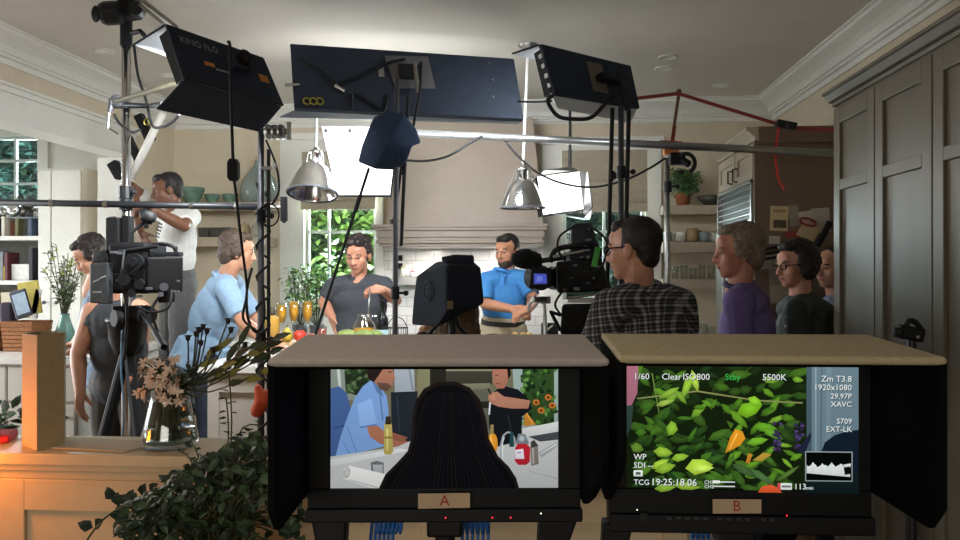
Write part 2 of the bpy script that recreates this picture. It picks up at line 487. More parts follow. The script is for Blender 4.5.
# recessed ceiling lights
def downlight(px, py, label):
    d = (H - 1.5) * 800 / (272 - py); p = P(px, py, d); p.z = H
    t = thing('recessed_downlight', label, 'ceiling light', p, 0, 'recessed ceiling lights')
    MB().lathe([(.045, -.002), (.048, -.008), (.065, -.008), (.07, 0)], p).build('trim_ring', WHITE, t, smooth=True)
    MB().lathe([(0, -.003), (.045, -.003)], p).build('lens', M('unlit_lens', 'e8e6df', .3), t)
downlight(104, 41, 'recessed downlight above the window header, nearest the tall chrome pole')
downlight(170, 68, 'recessed downlight seen between the chrome pole and the lettered light bank')
downlight(668, 60, 'recessed downlight with a bright rim near the peak of the red strap')
downlight(664, 71, 'small dark recessed downlight just behind the bright rimmed one')
downlight(721, 89, 'recessed downlight close to the corner of the cornice')

# ================================================================ TALL CABINET (dark corner)
XC = 1.4
t = thing('tall_cabinet', 'tall dark greige panelled cupboard along the wall beside monitor B', 'cabinet', (1.7, 2.2, 0))
b = MB().box(XC, XR - .003, -.6, 3.965, .08, 2.3); b.box(XC + .05, XR - .003, -.55, 3.9, 0, .08)
b.build('carcass', GREIGE, t)
MB().prism([V((XC + .02, -.65, 2.3)), V((XC - .012, -.65, 2.3)), V((XC - .012, -.65, 2.315)), V((XC - .03, -.65, 2.32)), V((XC - .05, -.65, 2.348)), V((XC - .06, -.65, 2.352)), V((XC - .06, -.65, 2.365)), V((XC + .02, -.65, 2.365))], V((0, 4.66, 0))).build('crown', GREIGE, t, bevel=.003)
MB().box(XC + .02, XR - .003, 3.965, 4.01, 2.3, 2.365).build('crown_return', GREIGE, t)
for i, (ya, yb) in enumerate([(3.48, 3.95), (2.98, 3.47), (2.49, 2.97), (2.0, 2.48), (1.5, 1.99)]):
    d = MB(); st = .075
    for y0, y1, z0, z1 in ((ya, ya + st, .1, 2.28), (yb - st, yb, .1, 2.28), (ya + st, yb - st, 2.2, 2.28), (ya + st, yb - st, 1.885, 1.935), (ya + st, yb - st, .1, .22)):
        d.box(XC - .024, XC, y0, y1, z0, z1)
    door = d.build('door', GREIGE, t, bevel=.003)
    for z0, z1 in ((.22, 1.885), (1.935, 2.2)):
        MB().box(XC - .01, XC, ya + st, yb - st, z0, z1).build('panel', GREIGE, door)

# ================================================================ FRIDGE CABINET
XF = 1.3; FY0, FY1 = 5.1, 6.15
GREIGEL = M('light_greige_paint', 'a89c86', .45, var=.05)
t = thing('fridge_cabinet', 'built-in refrigerator cupboard with steel louvre grille and dark brown side', 'cabinet', ((XF + XR) / 2, 5.7, 0))
MB().box(XF + .02, XR - .003, FY0 + .03, FY1, 0, 2.32).build('carcass', GREIGEL, t)
MB().box(XF, XR - .003, FY0, FY0 + .03, 0, 2.32).build('side_panel', DARKWOOD, t)
cr = [(0, 0), (-.02, .0), (-.025, .02), (-.06, .05), (-.075, .06), (-.075, .08), (0, .08)]
MB().prism([V((XF + .02 + a, FY0 - .02, 2.32 + z)) for a, z in cr], V((0, FY1 - FY0 + .03, 0))).build('crown', GREIGEL, t)
MB().box(XF + .02, XR - .003, FY0 - .03, FY0 + .03, 2.3, 2.4).build('side_crown', DARKWOOD, t)
for ya, yb, hy in ((FY0 + .05, 5.61, 5.55), (5.63, FY1 - .02, 5.69)):
    d = MB(); st = .06
    for y0, y1, z0, z1 in ((ya, ya + st, 2.09, 2.3), (yb - st, yb, 2.09, 2.3), (ya + st, yb - st, 2.25, 2.3), (ya + st, yb - st, 2.09, 2.14)):
        d.box(XF, XF + .02, y0, y1, z0, z1)
    door = d.build('door', GREIGEL, t)
    MB().box(XF + .012, XF + .02, ya + st, yb - st, 2.14, 2.25).build('panel', GREIGEL, door)
    MB().tube([(XF, hy, 2.11), (XF - .03, hy, 2.115), (XF - .03, hy, 2.195), (XF, hy, 2.2)], .006).build('handle', BLACKM, door)
g = MB().box(XF - .012, XF + .02, FY0 + .04, FY0 + .07, 1.8, 2.08).box(XF - .012, XF + .02, FY1 - .05, FY1 - .02, 1.8, 2.08).box(XF - .012, XF + .02, FY0 + .04, FY1 - .02, 2.06, 2.08).box(XF - .012, XF + .02, FY0 + .04, FY1 - .02, 1.8, 1.815)
gr = g.build('grille_frame', STEEL, t)
MB().box(XF + .012, XF + .02, FY0 + .07, FY1 - .05, 1.815, 2.06).build('grille_gap_dark', BLACKM, gr)  # black slab added to darken the gaps between the louvres
s = MB()
for k in range(6):
    z = 1.825 + k * .04
    s.hexa([(XF - .01, FY0 + .07, z), (XF + .011, FY0 + .07, z + .014), (XF + .011, FY1 - .05, z + .014), (XF - .01, FY1 - .05, z), (XF - .01, FY0 + .07, z + .006), (XF + .011, FY0 + .07, z + .02), (XF + .011, FY1 - .05, z + .02), (XF - .01, FY1 - .05, z + .006)])
s.build('louvres', STEEL, gr)
for ya, yb, hy in ((FY0 + .05, 5.61, 5.56), (5.63, FY1 - .02, 5.68)):
    door = MB().box(XF - .02, XF + .02, ya, yb, .12, 1.79).build('door', STEEL, t, bevel=.004)
    MB().tube([(XF - .02, hy, .6), (XF - .06, hy, .6), (XF - .06, hy, 1.7), (XF - .02, hy, 1.7)], .011).build('handle', STEEL, door)

# ================================================================ RANGE HOOD
dh = 6.3
t = thing('range_hood', 'wide plastered range hood with stepped mantel over the tiled wall', 'range hood', (X(460, dh), 6.6, Z(245, dh)))
mx0, mx1 = X(373, dh), X(548, dh)
m = MB()
for k, (o, za, zb) in enumerate(((0, 224, 227), (.012, 227, 230), (.03, 230, 237), (.042, 237, 240), (.03, 240, 243), (.05, 243, 246))):
    m.box(mx0 + o, mx1 - o, dh + o - .05, DB - .001, Z(zb, dh), Z(za, dh))
m.build('mantel', HOODC, t, bevel=.003)
zt, zb_ = H - .2, Z(224, dh)
tx0, tx1, bx0, bx1 = X(397, dh + .2), X(533, dh + .2), X(386, dh), X(543, dh)
MB().hexa([(bx0, dh + .03, zb_), (bx1, dh + .03, zb_), (bx1, DB - .001, zb_), (bx0, DB - .001, zb_), (tx0, dh + .2, zt), (tx1, dh + .2, zt), (tx1, DB - .001, zt), (tx0, DB - .001, zt)]).build('chimney', HOODC, t)
MB().box(mx0 + .08, mx1 - .08, dh + .02, DB - .05, Z(246, dh) - .004, Z(246, dh)).build('filter_panel', STEEL, t)

# ================================================================ BACK COUNTERS AND SHELVES
def base_cab(label, x0, x1, y0, y1, n, mat=CABW, top=.9):
    t = thing('base_cabinet', label, 'cabinet', ((x0 + x1) / 2, (y0 + y1) / 2, 0))
    MB().box(x0, x1, y0 + .025, y1, .1, top).box(x0, x1, y0 + .08, y1, 0, .1).build('carcass', mat, t)
    w = (x1 - x0) / n
    for i in range(n):
        a, c = x0 + i * w + .006, x0 + (i + 1) * w - .006
        d = MB()
        for q in ((a, a + .06, .12, top - .02), (c - .06, c, .12, top - .02), (a + .06, c - .06, .12, .19), (a + .06, c - .06, top - .09, top - .02)):
            d.box(q[0], q[1], y0, y0 + .025, q[2], q[3])
        door = d.build('door', mat, t, bevel=.002)
        MB().box(a + .06, c - .06, y0 + .012, y0 + .025, .19, top - .09).build('panel', mat, door)
        MB().lathe([(.006, 0), (.006, .015), (.014, .02), (.014, .028), (0, .03)], (c - .03 if i % 2 == 0 else a + .03, y0, top - .14), (0, -1, 0), 12).build('knob', DSTEEL, door, smooth=True)
    return t
base_cab('white base cupboards under the back window counter', XL + .005, X(372, dh), 6.3, DB - .025, 5)
base_cab('white base cupboards below the open shelves of cups', X(549, dh), XF - .06, 6.3, DB - .025, 3)
ct = MB().box(XL + .004, X(372, dh) + .01, 6.26, DB - .04, .9, .935)
tag(ct.build('worktop', COUNTER, bevel=.004), 'long white worktop below the window behind the cook', 'worktop')
tag(MB().box(X(549, dh) - .01, XF - .05, 6.26, DB - .04, .9, .935).build('worktop', COUNTER, bevel=.004), 'short white worktop below the shelves of cups', 'worktop')
# range
t = thing('range_cooker', 'steel range cooker under the hood between the white worktops', 'cooker', (X(460, dh), 6.6, 0))
rx0, rx1 = X(372, dh) + .02, X(549, dh) - .02
MB().box(rx0, rx1, 6.25, DB - .03, .0, .92).build('body', STEEL, t, bevel=.005)
for k in range(4): MB().box(rx0 + .05 + k * .31, rx0 + .33 + k * .31, 6.33, 6.8, .92, .945).build('grate', BLACKM, t)
for k in range(6): MB().cyl((rx0 + .12 + k * .2, 6.25, .82), (rx0 + .12 + k * .2, 6.2, .82), .025).build('knob', BLACK, t)
MB().box(rx0 + .1, rx1 - .1, 6.235, 6.25, .25, .7).build('oven_door', DSTEEL, t)
MB().tube([(rx0 + .12, 6.25, .74), (rx0 + .12, 6.19, .74), (rx1 - .12, 6.19, .74), (rx1 - .12, 6.25, .74)], .012).build('handle', STEEL, t)

def wshelf(label, x0, x1, py_top, d, thick, dep=.26, px_ref=230):
    z = P((px_ref), py_top, d).z
    o = MB().box(x0, x1, DB - dep, DB - .001, z - thick, z).build('wall_shelf', SHELFW, bevel=.003)
    tag(o, label, 'shelf'); return z
SH_LT = wshelf('thick wall shelf holding the green bowls and the glass cloche', XL + .06, X(279, 6.64), 202, 6.64, .07)
SH_LB = wshelf('thick wall shelf holding dark dishes, below the bowls', XL + .06, X(267, 6.64), 237, 6.64, .08)
SH_R1 = wshelf('wall shelf with the potted fern and a dark bowl', X(663, 6.64), XF + .1, 205, 6.64, .075, px_ref=690)
SH_R2 = wshelf('wall shelf with the row of mugs and the tan jug', X(663, 6.64), XF + .1, 242, 6.64, .085, px_ref=690)
SH_R3 = wshelf('wall shelf with the drinking glasses, lowest beside the refrigerator', X(663, 6.64), XF + .1, 279, 6.64, .08, px_ref=690)
# ================================================================ LIGHTS OF THE SET
TUBE = M('lit_tube', 'f4f8ff', emit=2.5)
PANELW = M('lit_diffuser', 'ffffff', emit=3.0)
def area_light(name, c, nrm, sx, sy, power, col=(1, 1, 1), right=None, spread=PI):
    l = bpy.data.lights.new(name, 'AREA'); l.shape = 'RECTANGLE'; l.size = sx; l.size_y = sy; l.energy = power; l.color = col
    o = bpy.data.objects.new(name, l); COL.objects.link(o); o.location = c
    z = -V(nrm).normalized()
    x = V(right).normalized() if right is not None else frame_from(z)[0]
    x = (x - z * x.dot(z)).normalized(); y = z.cross(x)
    o.rotation_euler = Matrix((x, y, z)).transposed().to_euler()
    o['kind'] = 'helper'; l.spread = spread
    return o

def bank(label, TL, TR, BR, BL, thick, top_tip, bot_tip, power, bot_mat=None, flap_in=REFL):
    """fluorescent light bank seen from behind; returns the thing and its frame"""
    TL, TR, BR, BL = [P(*q) for q in (TL, TR, BR, BL)]
    c = (TL + TR + BR + BL) / 4
    r = ((TR - TL) + (BR - BL)).normalized(); up = ((TL - BL) + (TR - BR)).normalized()
    n = r.cross(up).normalized()
    if n.y > 0: n = -n            # towards the photographer
    f = -n
    t = thing('fluorescent_light_bank', label, 'film light', c)
    MB().slab([TL, TR, BR, BL], f * thick).build('housing', KINO, t, bevel=.004)
    L = (TR - TL).length; Hh = (TL - BL).length
    # reflector and tubes on the far side
    fc = c + f * (thick + .004)
    MB().obox(fc, L * .97, .004, Hh * .94, r, f, up).build('reflector', REFL, t)
    for k in range(4):
        q = fc + up * (Hh * (.33 - .22 * k)) + f * .025
        MB().cyl(q - r * L * .46, q + r * L * .46, .013, seg=10).build('tube_lamp', TUBE, t)
    for k in (-1, 1):
        MB().obox(fc + r * (k * L * .47) + f * .02, .02, .045, Hh * .86, r, f, up).build('lamp_holder', BLACK, t)
    def flap(nm, a, b, tips, m2):
        ta, tb = P(*tips[0]), P(*tips[1])
        nn = (b - a).cross(ta - a).normalized() * .006
        if nn.z < 0: nn = -nn
        if nm == 'bottom_barn_door': nn = nn
        o = MB()
        o.mat(0).slab([a, b, tb, ta], nn)
        o.mat(1).quad(*[q - nn * .15 if nm == 'top_barn_door' else q + nn * 1.15 for q in (a.lerp(tb, .01), b.lerp(ta, .01), tb.lerp(a, .01), ta.lerp(b, .01))])
        return o.build(nm, [m2 or KINO, flap_in], t)
    flap('top_barn_door', TL + f * thick, TR + f * thick, top_tip, None)
    flap('bottom_barn_door', BL + f * thick, BR + f * thick, bot_tip, bot_mat)
    area_light('bank_light', c + f * (thick + .09), f + V((0, 0, -.35)), L * .92, Hh * .85, power, (.95, .98, 1), r, 2.4)
    return t, c, r, up, n, L, Hh
PALEM = M('faded_print', '8f959c', .7, var=.2)
ORANGEM = M('orange_sticker', 'b5763a', .7)
PLATE = M('grey_mount_plate', '6f7073', .4, .5)

# --- left bank, lettered
t, c, r, up, n, L, Hh = bank('black light bank with pale lettering and open flaps, hung by the tall chrome pole', (166.5, 23.5, 3.0), (264, 57.5, 3.47), (284, 105, 3.44), (185, 80, 2.97), .014, ((133.5, 45, 3.08), (232, 80, 3.56)), ((157, 109.5, 3.03), (260, 132, 3.5)), 38)
b = MB(); text_bm('KINO FLO', .042, c - r * L * .42 + up * Hh * .22 + n * .003, r, up, b); b.build('lettering', PALEM, t, recalc=False)
b = MB().obox(c - r * L * .2 - up * Hh * .06 + n * .002, .05, .003, .018, r, n, up).obox(c + r * L * .38 - up * Hh * .02 + n * .002, .05, .003, .035, r, n, up); b.build('sticker', ORANGEM, t)
MB().obox(c - r * L * .07 - up * Hh * .12 + n * .002, .08, .003, .008, r, n, up).build('small_print', PALEM, t)
b = MB().obox(c + r * L * .1 + up * Hh * .1 + n * .02, .09, .04, .07, r, n, up); b.build('mount_plate', KINO, t, bevel=.005)
MB().lathe([(.03, 0), (.034, .01), (.034, .03), (.028, .036), (0, .036)], c + r * L * .1 + up * Hh * .1 + n * .04, n, 16).build('mount_knob', BLACK, t)
MB().tube([c - r * L * .49 - up * Hh * .5 + n * .004, c + r * L * .49 - up * Hh * .5 + n * .004], .006, 6).build('hinge', BLACKM, t)
# --- centre bank, the long one
t, c, r, up, n, L, Hh = bank('long black light bank across the middle, with a grey mounting plate', (290, 43.5, 4.0), (514, 58.5, 4.28), (524, 119, 4.25), (294, 108, 3.97), .05, ((300, 50, 4.3), (508, 66, 4.6)), ((280, 117.5, 4.13), (518, 124, 4.42)), 36, M('lit_grey_flap', '4b5664', .5))  # lower flap's lighter grey has its lit underside painted in
pc = onplane(411, 74, c, n)
MB().prism([pc + r * a + up * q + n * .002 for a, q in ((-.13, .09), (.1, .1), (.12, -.075), (-.09, -.085))], n * .006).build('mount_plate', PLATE, t, bevel=.003)
MB().obox(pc - r * .01 + n * .03, .11, .05, .07, r, n, up).build('mount_bracket', BLACKM, t, bevel=.006)
MB().cyl(pc + r * .02 + up * .04 + n * .05, pc + r * .02 - up * .12 + n * .05, .012).build('spigot', STEEL, t)
MB().obox(pc - r * .155 + n * .003, .03, .004, .05, r, n, up).build('paper_label', M('worn_paper', '8a8a86', .9), t)
b = MB()
for k in range(3):
    u_, w_ = r, up
    cc = onplane(307 + k * 6.5, 101.5, c, n, .006)
    b.tube([cc + (r * math.cos(a) + up * math.sin(a)) * .017 for a in [2 * PI * i / 14 for i in range(15)]], .005, 6)
b.build('brass_rings', M('brass', 'a69a4e', .35, 1.0), t, smooth=True)
b = MB()
for px, py in ((489, 63), (492, 80), (493, 97)):
    q = onplane(px, py, c, n)
    b.ell(q + n * .003, .007, seg=8, rings=5)
b.build('rivets', STEEL, t)
def onbank(px, py, d, off=.01):
    return onplane(px, py, c, n, off)
cab = MB()
cab.tube([onbank(300, 62, 4), onbank(322, 73, 4), onbank(345, 92, 4)], .008, 6)
cab.tube([onbank(338, 86, 4), onbank(365, 76, 4), onbank(388, 64, 4), onbank(405, 60, 4)], .008, 6, 4)
cab.tube([onbank(352, 112, 4), onbank(354, 95, 4), onbank(375, 106, 4), onbank(384, 112, 4), onbank(388, 95, 4)], .007, 6, 5)
cab.build('power_lead', BLACKM, t, smooth=True)
MB().cyl(onbank(335, 86, 4), onbank(345, 92, 4), .012).build('lead_connector', STEEL, t)
MB().cyl(onbank(285, 86, 4), onbank(300, 85, 4), .008).build('lead_connector', STEEL, t)
BANKC = (c.copy(), r.copy(), up.copy(), n.copy())
# --- right bank
t, c, r, up, n, L, Hh = bank('short black light bank with a white underside, above the plaid shirt', (541, 43.5, 3.6), (631, 65.5, 4.0), (640, 108, 3.97), (555.5, 94, 3.57), .02, ((512, 54, 3.68), (604, 76, 4.1)), ((557, 108, 3.66), (630, 123, 4.05)), 6, REFL)
pc = onplane(597, 78, c, n)
MB().obox(pc + n * .004, .1, .006, .15, r, n, up).build('mount_plate', M('old_mount_plate', '6b655a', .6, .2), t, bevel=.003)
MB().obox(pc + r * .05 - up * .01 + n * .03, .14, .05, .035, r, n, up).build('mount_bracket', BLACKM, t, bevel=.006)
MB().cyl(pc + r * .1 + up * .02 + n * .05, pc + r * .1 - up * .17 + n * .05, .014).build('spigot', BLACKM, t)
b = MB()
for k in range(5):
    q = P(541 + k * 3, 57 + k * 9.5, 3.6)
    b.obox(q + n * .002, .016, .02, .02, r, n, up)
b.build('end_sockets', STEEL, t)
ld = MB().tube([P(552, 96, 3.56), P(548, 102, 3.5), P(558, 116, 3.5), P(575, 119, 3.5), P(592, 117, 3.55), P(606, 103, 3.7), P(614, 97, 3.74)], .009, 7, 6)
ld.build('power_lead', RUBBER, t, smooth=True)
MB().tube([P(518, 101.5, 3.9), P(535, 102, 3.75), P(551, 101, 3.56)], .006, 6, 3).build('thin_lead', RUBBER, t)

# --- glowing white panel in the middle
t = thing('panel_light', 'overexposed white light panel glowing behind the chrome pendant lamp', 'film light', P(362, 160, 5.35))
TL, TR, BR, BL = P(322, 127, 5.4), P(398, 127, 5.4), P(390, 195, 5.3), P(337, 195, 5.3)
n = (TR - TL).cross(BL - TL).normalized()
if n.y > 0: n = -n
MB().slab([TL, TR, BR, BL], -n * .05).build('housing', BLACK, t)
MB().quad(*[q + n * .004 for q in (TL, TR, BR, BL)]).build('diffuser', PANELW, t)
b = MB()
for px in (326, 350, 374): b.ell(P(px, 131, 5.38) + n * .006, .014, seg=10, rings=6)
b.build('clips', DSTEEL, t)
MB().tube([P(375, 122, 5.45), P(375, 100, 5.45)], .012).build('hanger', BLACKM, t)
MB().cyl(P(375, 112, 5.45), P(375, -14, 5.45), .008).build('drop_rod', BLACKM, t)
area_light('softpanel_light', (TL + TR + BR + BL) / 4 + n * .03, n + V((0, 0, -.15)), .5, .4, 3.2)
# --- right white panel with barn doors
t = thing('panel_light', 'overexposed white light panel with dark side flap beside the white pendant lamp', 'film light', P(563, 195, 5.4))
TL, TR, BL = P(537, 177, 5.35), P(579, 172, 5.55), P(543, 215, 5.3)
BR = TR + (BL - TL) * 1.0
n = (TR - TL).cross(BL - TL).normalized()
if n.y > 0: n = -n
MB().slab([TL, TR, BR, BL], -n * .06).build('housing', BLACK, t)
MB().quad(*[q + n * .004 for q in (TL, TR, BR, BL)]).build('diffuser', PANELW, t)
MB().slab([P(538, 176, 5.35), P(578, 171, 5.55), P(572, 167, 5.5), P(545, 170, 5.32)], V((0, .004, .004))).build('top_barn_door', STEEL, t)
MB().slab([P(579, 172, 5.55), P(583, 219, 5.5), P(592, 207, 5.35), P(588, 172, 5.38)], V((.006, .002, 0))).build('side_barn_door', BLACKM, t)
MB().slab([P(545, 212, 5.3), P(583, 219, 5.5), P(592, 207, 5.38), P(590, 219, 5.36)], V((0, .003, -.005))).build('bottom_barn_door', REFL, t)
MB().cyl(P(570, 190, 5.6), P(570, 150, 5.6), .012).cyl(P(570, 150, 5.6), P(570, -30, 5.6), .01).build('drop_rod', BLACKM, t)
area_light('flappanel_light', (TL + TR + BR + BL) / 4 + n * .03, n + V((-.2, 0, -.6)), .3, .3, 2.4, spread=2.4)

# --- chrome pendants
def pendant(px, rim_y, d, canopy_px, label, tilt=0.0, rod_mat=STEEL, sc=1.0, rodpx=None):
    c = P(px, rim_y, d)
    t = thing('pendant_lamp', label, 'ceiling lamp', c, 0, None)
    ax = V((0, math.sin(tilt), math.cos(tilt)))
    prof = [(.162, 0), (.166, .004), (.162, .012), (.152, .035), (.138, .075), (.119, .125), (.098, .165), (.08, .19), (.062, .203), (.055, .21)]
    prof = [(a * sc, h * sc) for a, h in prof]
    full = prof + [(a - .004, h - .002) for a, h in prof[::-1]]
    MB().lathe(full, c, ax, 40).build('shade', CHROME, t, smooth=True)
    MB().lathe([(.164 * sc, -.006), (.17 * sc, -.002), (.17 * sc, .006), (.162 * sc, .01)], c, ax, 40).build('rim', DSTEEL, t, smooth=True)
    MB().lathe([(a * sc, h * sc) for a, h in [(.036, .2), (.036, .27), (.045, .275), (.045, .295), (.025, .305), (.014, .33), (0, .33)]], c, ax, 20).build('cap', CHROME, t, smooth=True)
    u, w = frame_from(ax); b = MB()
    for k in range(6):
        a = 2 * PI * k / 6; o = u * math.cos(a) + w * math.sin(a)
        b.tube([c + ax * .205 * sc + o * .056 * sc, c + ax * .25 * sc + o * .052 * sc, c + ax * .285 * sc + o * .045 * sc], .006, 6)
    b.build('cage', STEEL, t)
    for k in (-1, 1):
        o = V((k, 0, 0)); MB().tube([c + o * .163 * sc + ax * .01, c + o * .1 * sc + ax * .17 * sc, c + o * .05 * sc + ax * .29 * sc], .0035, 6).build('bail_wire', STEEL, t)
    MB().lathe([(0, .06), (.03, .065), (.045, .09), (.04, .12), (.02, .15), (.02, .18)], c, ax, 16).build('bulb', M('frosted_bulb', 'f1efe6', .3), t, smooth=True)
    top = P(canopy_px, 40, d); top.z = H
    MB().tube([c + ax * .305 * sc, V((top.x, top.y, H - .03))], .009, 10).build('rod', rod_mat, t)
    MB().lathe([(.062, 0), (.062, -.012), (.04, -.022), (.016, -.05), (0, -.05)], top, V((0, 0, 1)), 20).build('ceiling_canopy', STEEL, t, smooth=True)
pendant(312.5, 194, 5.1, 319, 'chrome bell pendant lamp tilted to show its bright inside', .26)
pendant(523, 208, 5.1, 528, 'chrome bell pendant lamp on a white rod, hanging level', -.02, M('white_rod', 'eceae4', .4), .86)

# ================================================================ STANDS, PIPES, CABLES
def stand(name, label, px, d, py_top, r, mat, joints=(), legs=True, cat='light stand', rot=.4, pxt=None, lr=.42):
    p = P(px, 272, d); zt = Z(py_top, d); xt = X(pxt, d) if pxt else p.x
    t = thing(name, label, cat, (p.x, p.y, 0))
    zt = Z(py_top, d, px)
    at = lambda z: V((p.x + (xt - p.x) * z / zt, p.y, z))
    MB().cyl(at(.16), at(zt), r, r * .92, 16).build('pole', mat, t, smooth=True)
    for z in joints:
        MB().cyl(at(z - .03), at(z + .03), r * 1.5, seg=14).build('collar', BLACKM, t)
        MB().cyl(at(z), at(z) + V((.05, -.02, 0)), .006).ell(at(z) + V((.055, -.022, 0)), .014, seg=8, rings=6).build('knob', BLACKM, t)
    if legs:
        for k in range(3):
            a = rot + 2 * PI * k / 3; e = V((p.x + lr * math.cos(a), p.y + lr * math.sin(a), .015))
            MB().tube([at(.55), e], .011, 8).ell(e, .015, seg=8, rings=6).build('leg', mat, t)
        MB().cyl(at(.5), at(.6), r * 1.6).build('leg_collar', BLACKM, t)
    return t, at
# tall chrome pole at left
t, at = stand('chrome_stand', 'tall chrome pole rising past the white T-shirt, black clamps at its head', 126, 3.86, -10, .024, CHROME, (1.9,), rot=.9)
MB().cyl(at(Z(46, 3.86, 126)), at(Z(-10, 3.86, 126)), .03).build('top_sleeve', BLACKM, t)
g = P(112, 12, 3.80)
MB().lathe([(0, -.06), (.05, -.06), (.058, -.04), (.058, .03), (.045, .045), (0, .045)], P(114, 13, 3.80), (1, .2, .1), 20).build('grip_head', BLACKM, t, smooth=False)
MB().cyl(P(110, 13, 3.80), P(98, 14, 3.76), .022).ell(P(96, 14, 3.76), (.022, .022, .042)).build('grip_knob', BLACKM, t)
MB().obox(P(130, 6, 3.82), .085, .09, .13, V((1, 0, .15))).build('clamp_body', BLACK, t, bevel=.012)
MB().lathe([(0, -.03), (.035, -.03), (.035, .03), (0, .03)], P(137, 10, 3.76), (0.2, -1, 0), 18).build('clamp_knob', BLACKM, t)
MB().cyl(P(140, -2, 3.78), P(176, 27, 3.6), .011).cyl(P(136, 1, 3.78), P(163, 24, 3.55), .009).build('outrigger_rod', STEEL, t)
MB().tube([P(132, 33, 3.83), P(140, 31, 3.80), P(144, 35, 3.78)], .012).build('locking_lever', BLACKM, t)
# crossbar the pole carries
t = thing('crossbar', 'long black horizontal bar with silver collars crossing in front of the white T-shirt', 'rigging bar', P(120, 204, 3.82))
MB().cyl(P(-40, 201.5, 3.82), P(268, 207, 3.82), .0165, seg=14).build('bar', BLACKM, t, smooth=True)
for px in (52, 106, 192, 237):
    MB().cyl(P(px - 2, 201.5 + (px + 40) * .018, 3.82), P(px + 2, 201.5 + (px + 40) * .018, 3.82), .019, seg=14).build('collar', STEEL, t)
MB().cyl(P(268, 207, 3.82), P(284, 207.3, 3.82), .012).build('end_spigot', STEEL, t)
MB().obox(P(284, 209, 3.80), .03, .03, .12).cyl(P(284, 212, 3.80), P(284, 223, 3.80), .009).build('end_clamp', BLACKM, t, bevel=.004)
MB().cyl(P(126, 199, 3.85), P(126, 210, 3.85), .034, seg=16).build('cross_clamp', BLACKM, t)
# olive boom arm and its cables
t = thing('boom_stick', 'thin olive boom arm running from the chrome pole to the lettered light bank', 'rigging arm', P(150, 92, 3.7))
MB().cyl(P(113, 102, 3.79), P(192, 79, 3.3), .012, .012).build('arm', M('olive_wood', '6d6851', .6), t)
MB().cyl(P(113, 105, 3.80), P(150, 106, 3.9), .017, .012).cyl(P(150, 106, 3.9), P(163, 104, 3.4), .012).build('second_arm', BLACKM, t)
MB().ell(P(117, 101, 3.79), .032).cyl(P(112, 99, 3.79), P(110, 112, 3.79), .014).build('swivel', DSTEEL, t)
MB().cyl(P(109, 113, 3.79), P(108, 128, 3.79), .008).cyl(P(108, 128, 3.79), P(118, 134, 3.79), .006).build('crank', STEEL, t)
cb = thing('cable', 'looping black cable sagging between the boom arm and the lettered light bank', 'cable', P(150, 115, 3.8))
MB().tube([P(134, 45, 3.95), P(138, 75, 3.9), P(146, 100, 3.8), P(152, 125, 3.75), P(162, 127, 3.6), P(172, 122, 3.5), P(179, 115, 3.3)], .007, 6, 6).tube([P(114, 114, 3.79), P(120, 124, 3.79), P(132, 132, 3.76), P(140, 130, 3.95)], .007, 6, 5).build('lead', RUBBER, cb, smooth=True)
# white tube being clamped by the assistant
t = thing('light_tube', 'slanted white tube with black clamps held up by the person in white T-shirt', 'film light', P(148, 145, 5.25))
MB().cyl(P(163, 112, 5.2), P(131, 178, 5.28), .026, seg=14).build('tube', WHITE, t, smooth=True)
MB().obox(P(117, 170, 5.25), .07, .07, .12, V((.85, 0, .5))).build('end_clamp', BLACK, t, bevel=.008)
MB().obox(P(145, 128, 5.3), .06, .06, .2, V((.85, 0, .42))).obox(P(134, 150, 5.32), .05, .05, .2, V((.85, 0, .42))).build('ballast', BLACK, t, bevel=.006)
MB().lathe([(.016, 0), (.024, .004), (.016, .008)], P(147, 122, 5.2), (0, -1, 0), 14).build('brass_knob', M('brass', 'a69a4e', .35, 1.0), t)

# cord with inline switch
t = thing('power_cord', 'black cord with an inline switch box hanging from the lettered light bank', 'cable', P(233, 170, 2.92))
MB().tube([P(228, 42, 2.98), P(230, 48, 2.93), P(231, 100, 2.93), P(233, 160, 2.93)], .006, 8, 4).tube([P(234, 180, 2.93), P(236, 195, 2.93), P(241, 240, 2.95), P(247, 290, 3.05), P(243, 318, 3.2), P(256, 330, 3.42)], .0055, 8, 6).build('cord', RUBBER, t, smooth=True)
c = P(233.5, 170, 2.93)
MB().prism([c + V((a, -.016, q)) for a, q in ((-.011, .042), (.011, .042), (.02, .028), (.02, -.028), (.011, -.042), (-.011, -.042), (-.02, -.028), (-.02, .028))], V((0, .032, 0))).build('inline_switch', BLACK, t, bevel=.003)

# dark cable-wrapped stand near the blue shirt
t, at = stand('light_stand', 'dark stand wrapped in cables beside the person in blue shirt', 261, 3.5, 128, .016, DSTEEL, (1.2, 1.75), rot=.2)
MB().cyl(at(.6) + V((.035, 0, 0)), at(2.05) + V((.035, 0, 0)), .008).build('second_tube', BLACKM, t)
b = MB()
pts = [at(.7 + 1.2 * i / 60) + V((.03 * math.cos(i * .9) + .01, .03 * math.sin(i * .9), 0)) for i in range(61)]
b.tube(pts, .006, 5).build('wrapped_cable', RUBBER, t)
MB().tube([P(252, 268, 3.45), P(247, 290, 3.42), P(248, 318, 3.44), P(256, 332, 3.46), P(264, 318, 3.46), P(263, 285, 3.46)], .006, 6, 6).build('hanging_cable', RUBBER, t, smooth=True)
MB().tube([P(269, 215, 3.45) + V((.045 * math.cos(a), 0, .05 * math.sin(a))) for a in [2 * PI * i / 16 for i in range(17)]], .004, 5).build('coiled_cable', RUBBER, t)
b = MB().tube([P(266, 140, 3.45), P(276, 165, 3.45), P(279, 190, 3.45), P(272, 205, 3.45)], .005, 5, 5)
b.build('hanging_cable', RUBBER, t, smooth=True)
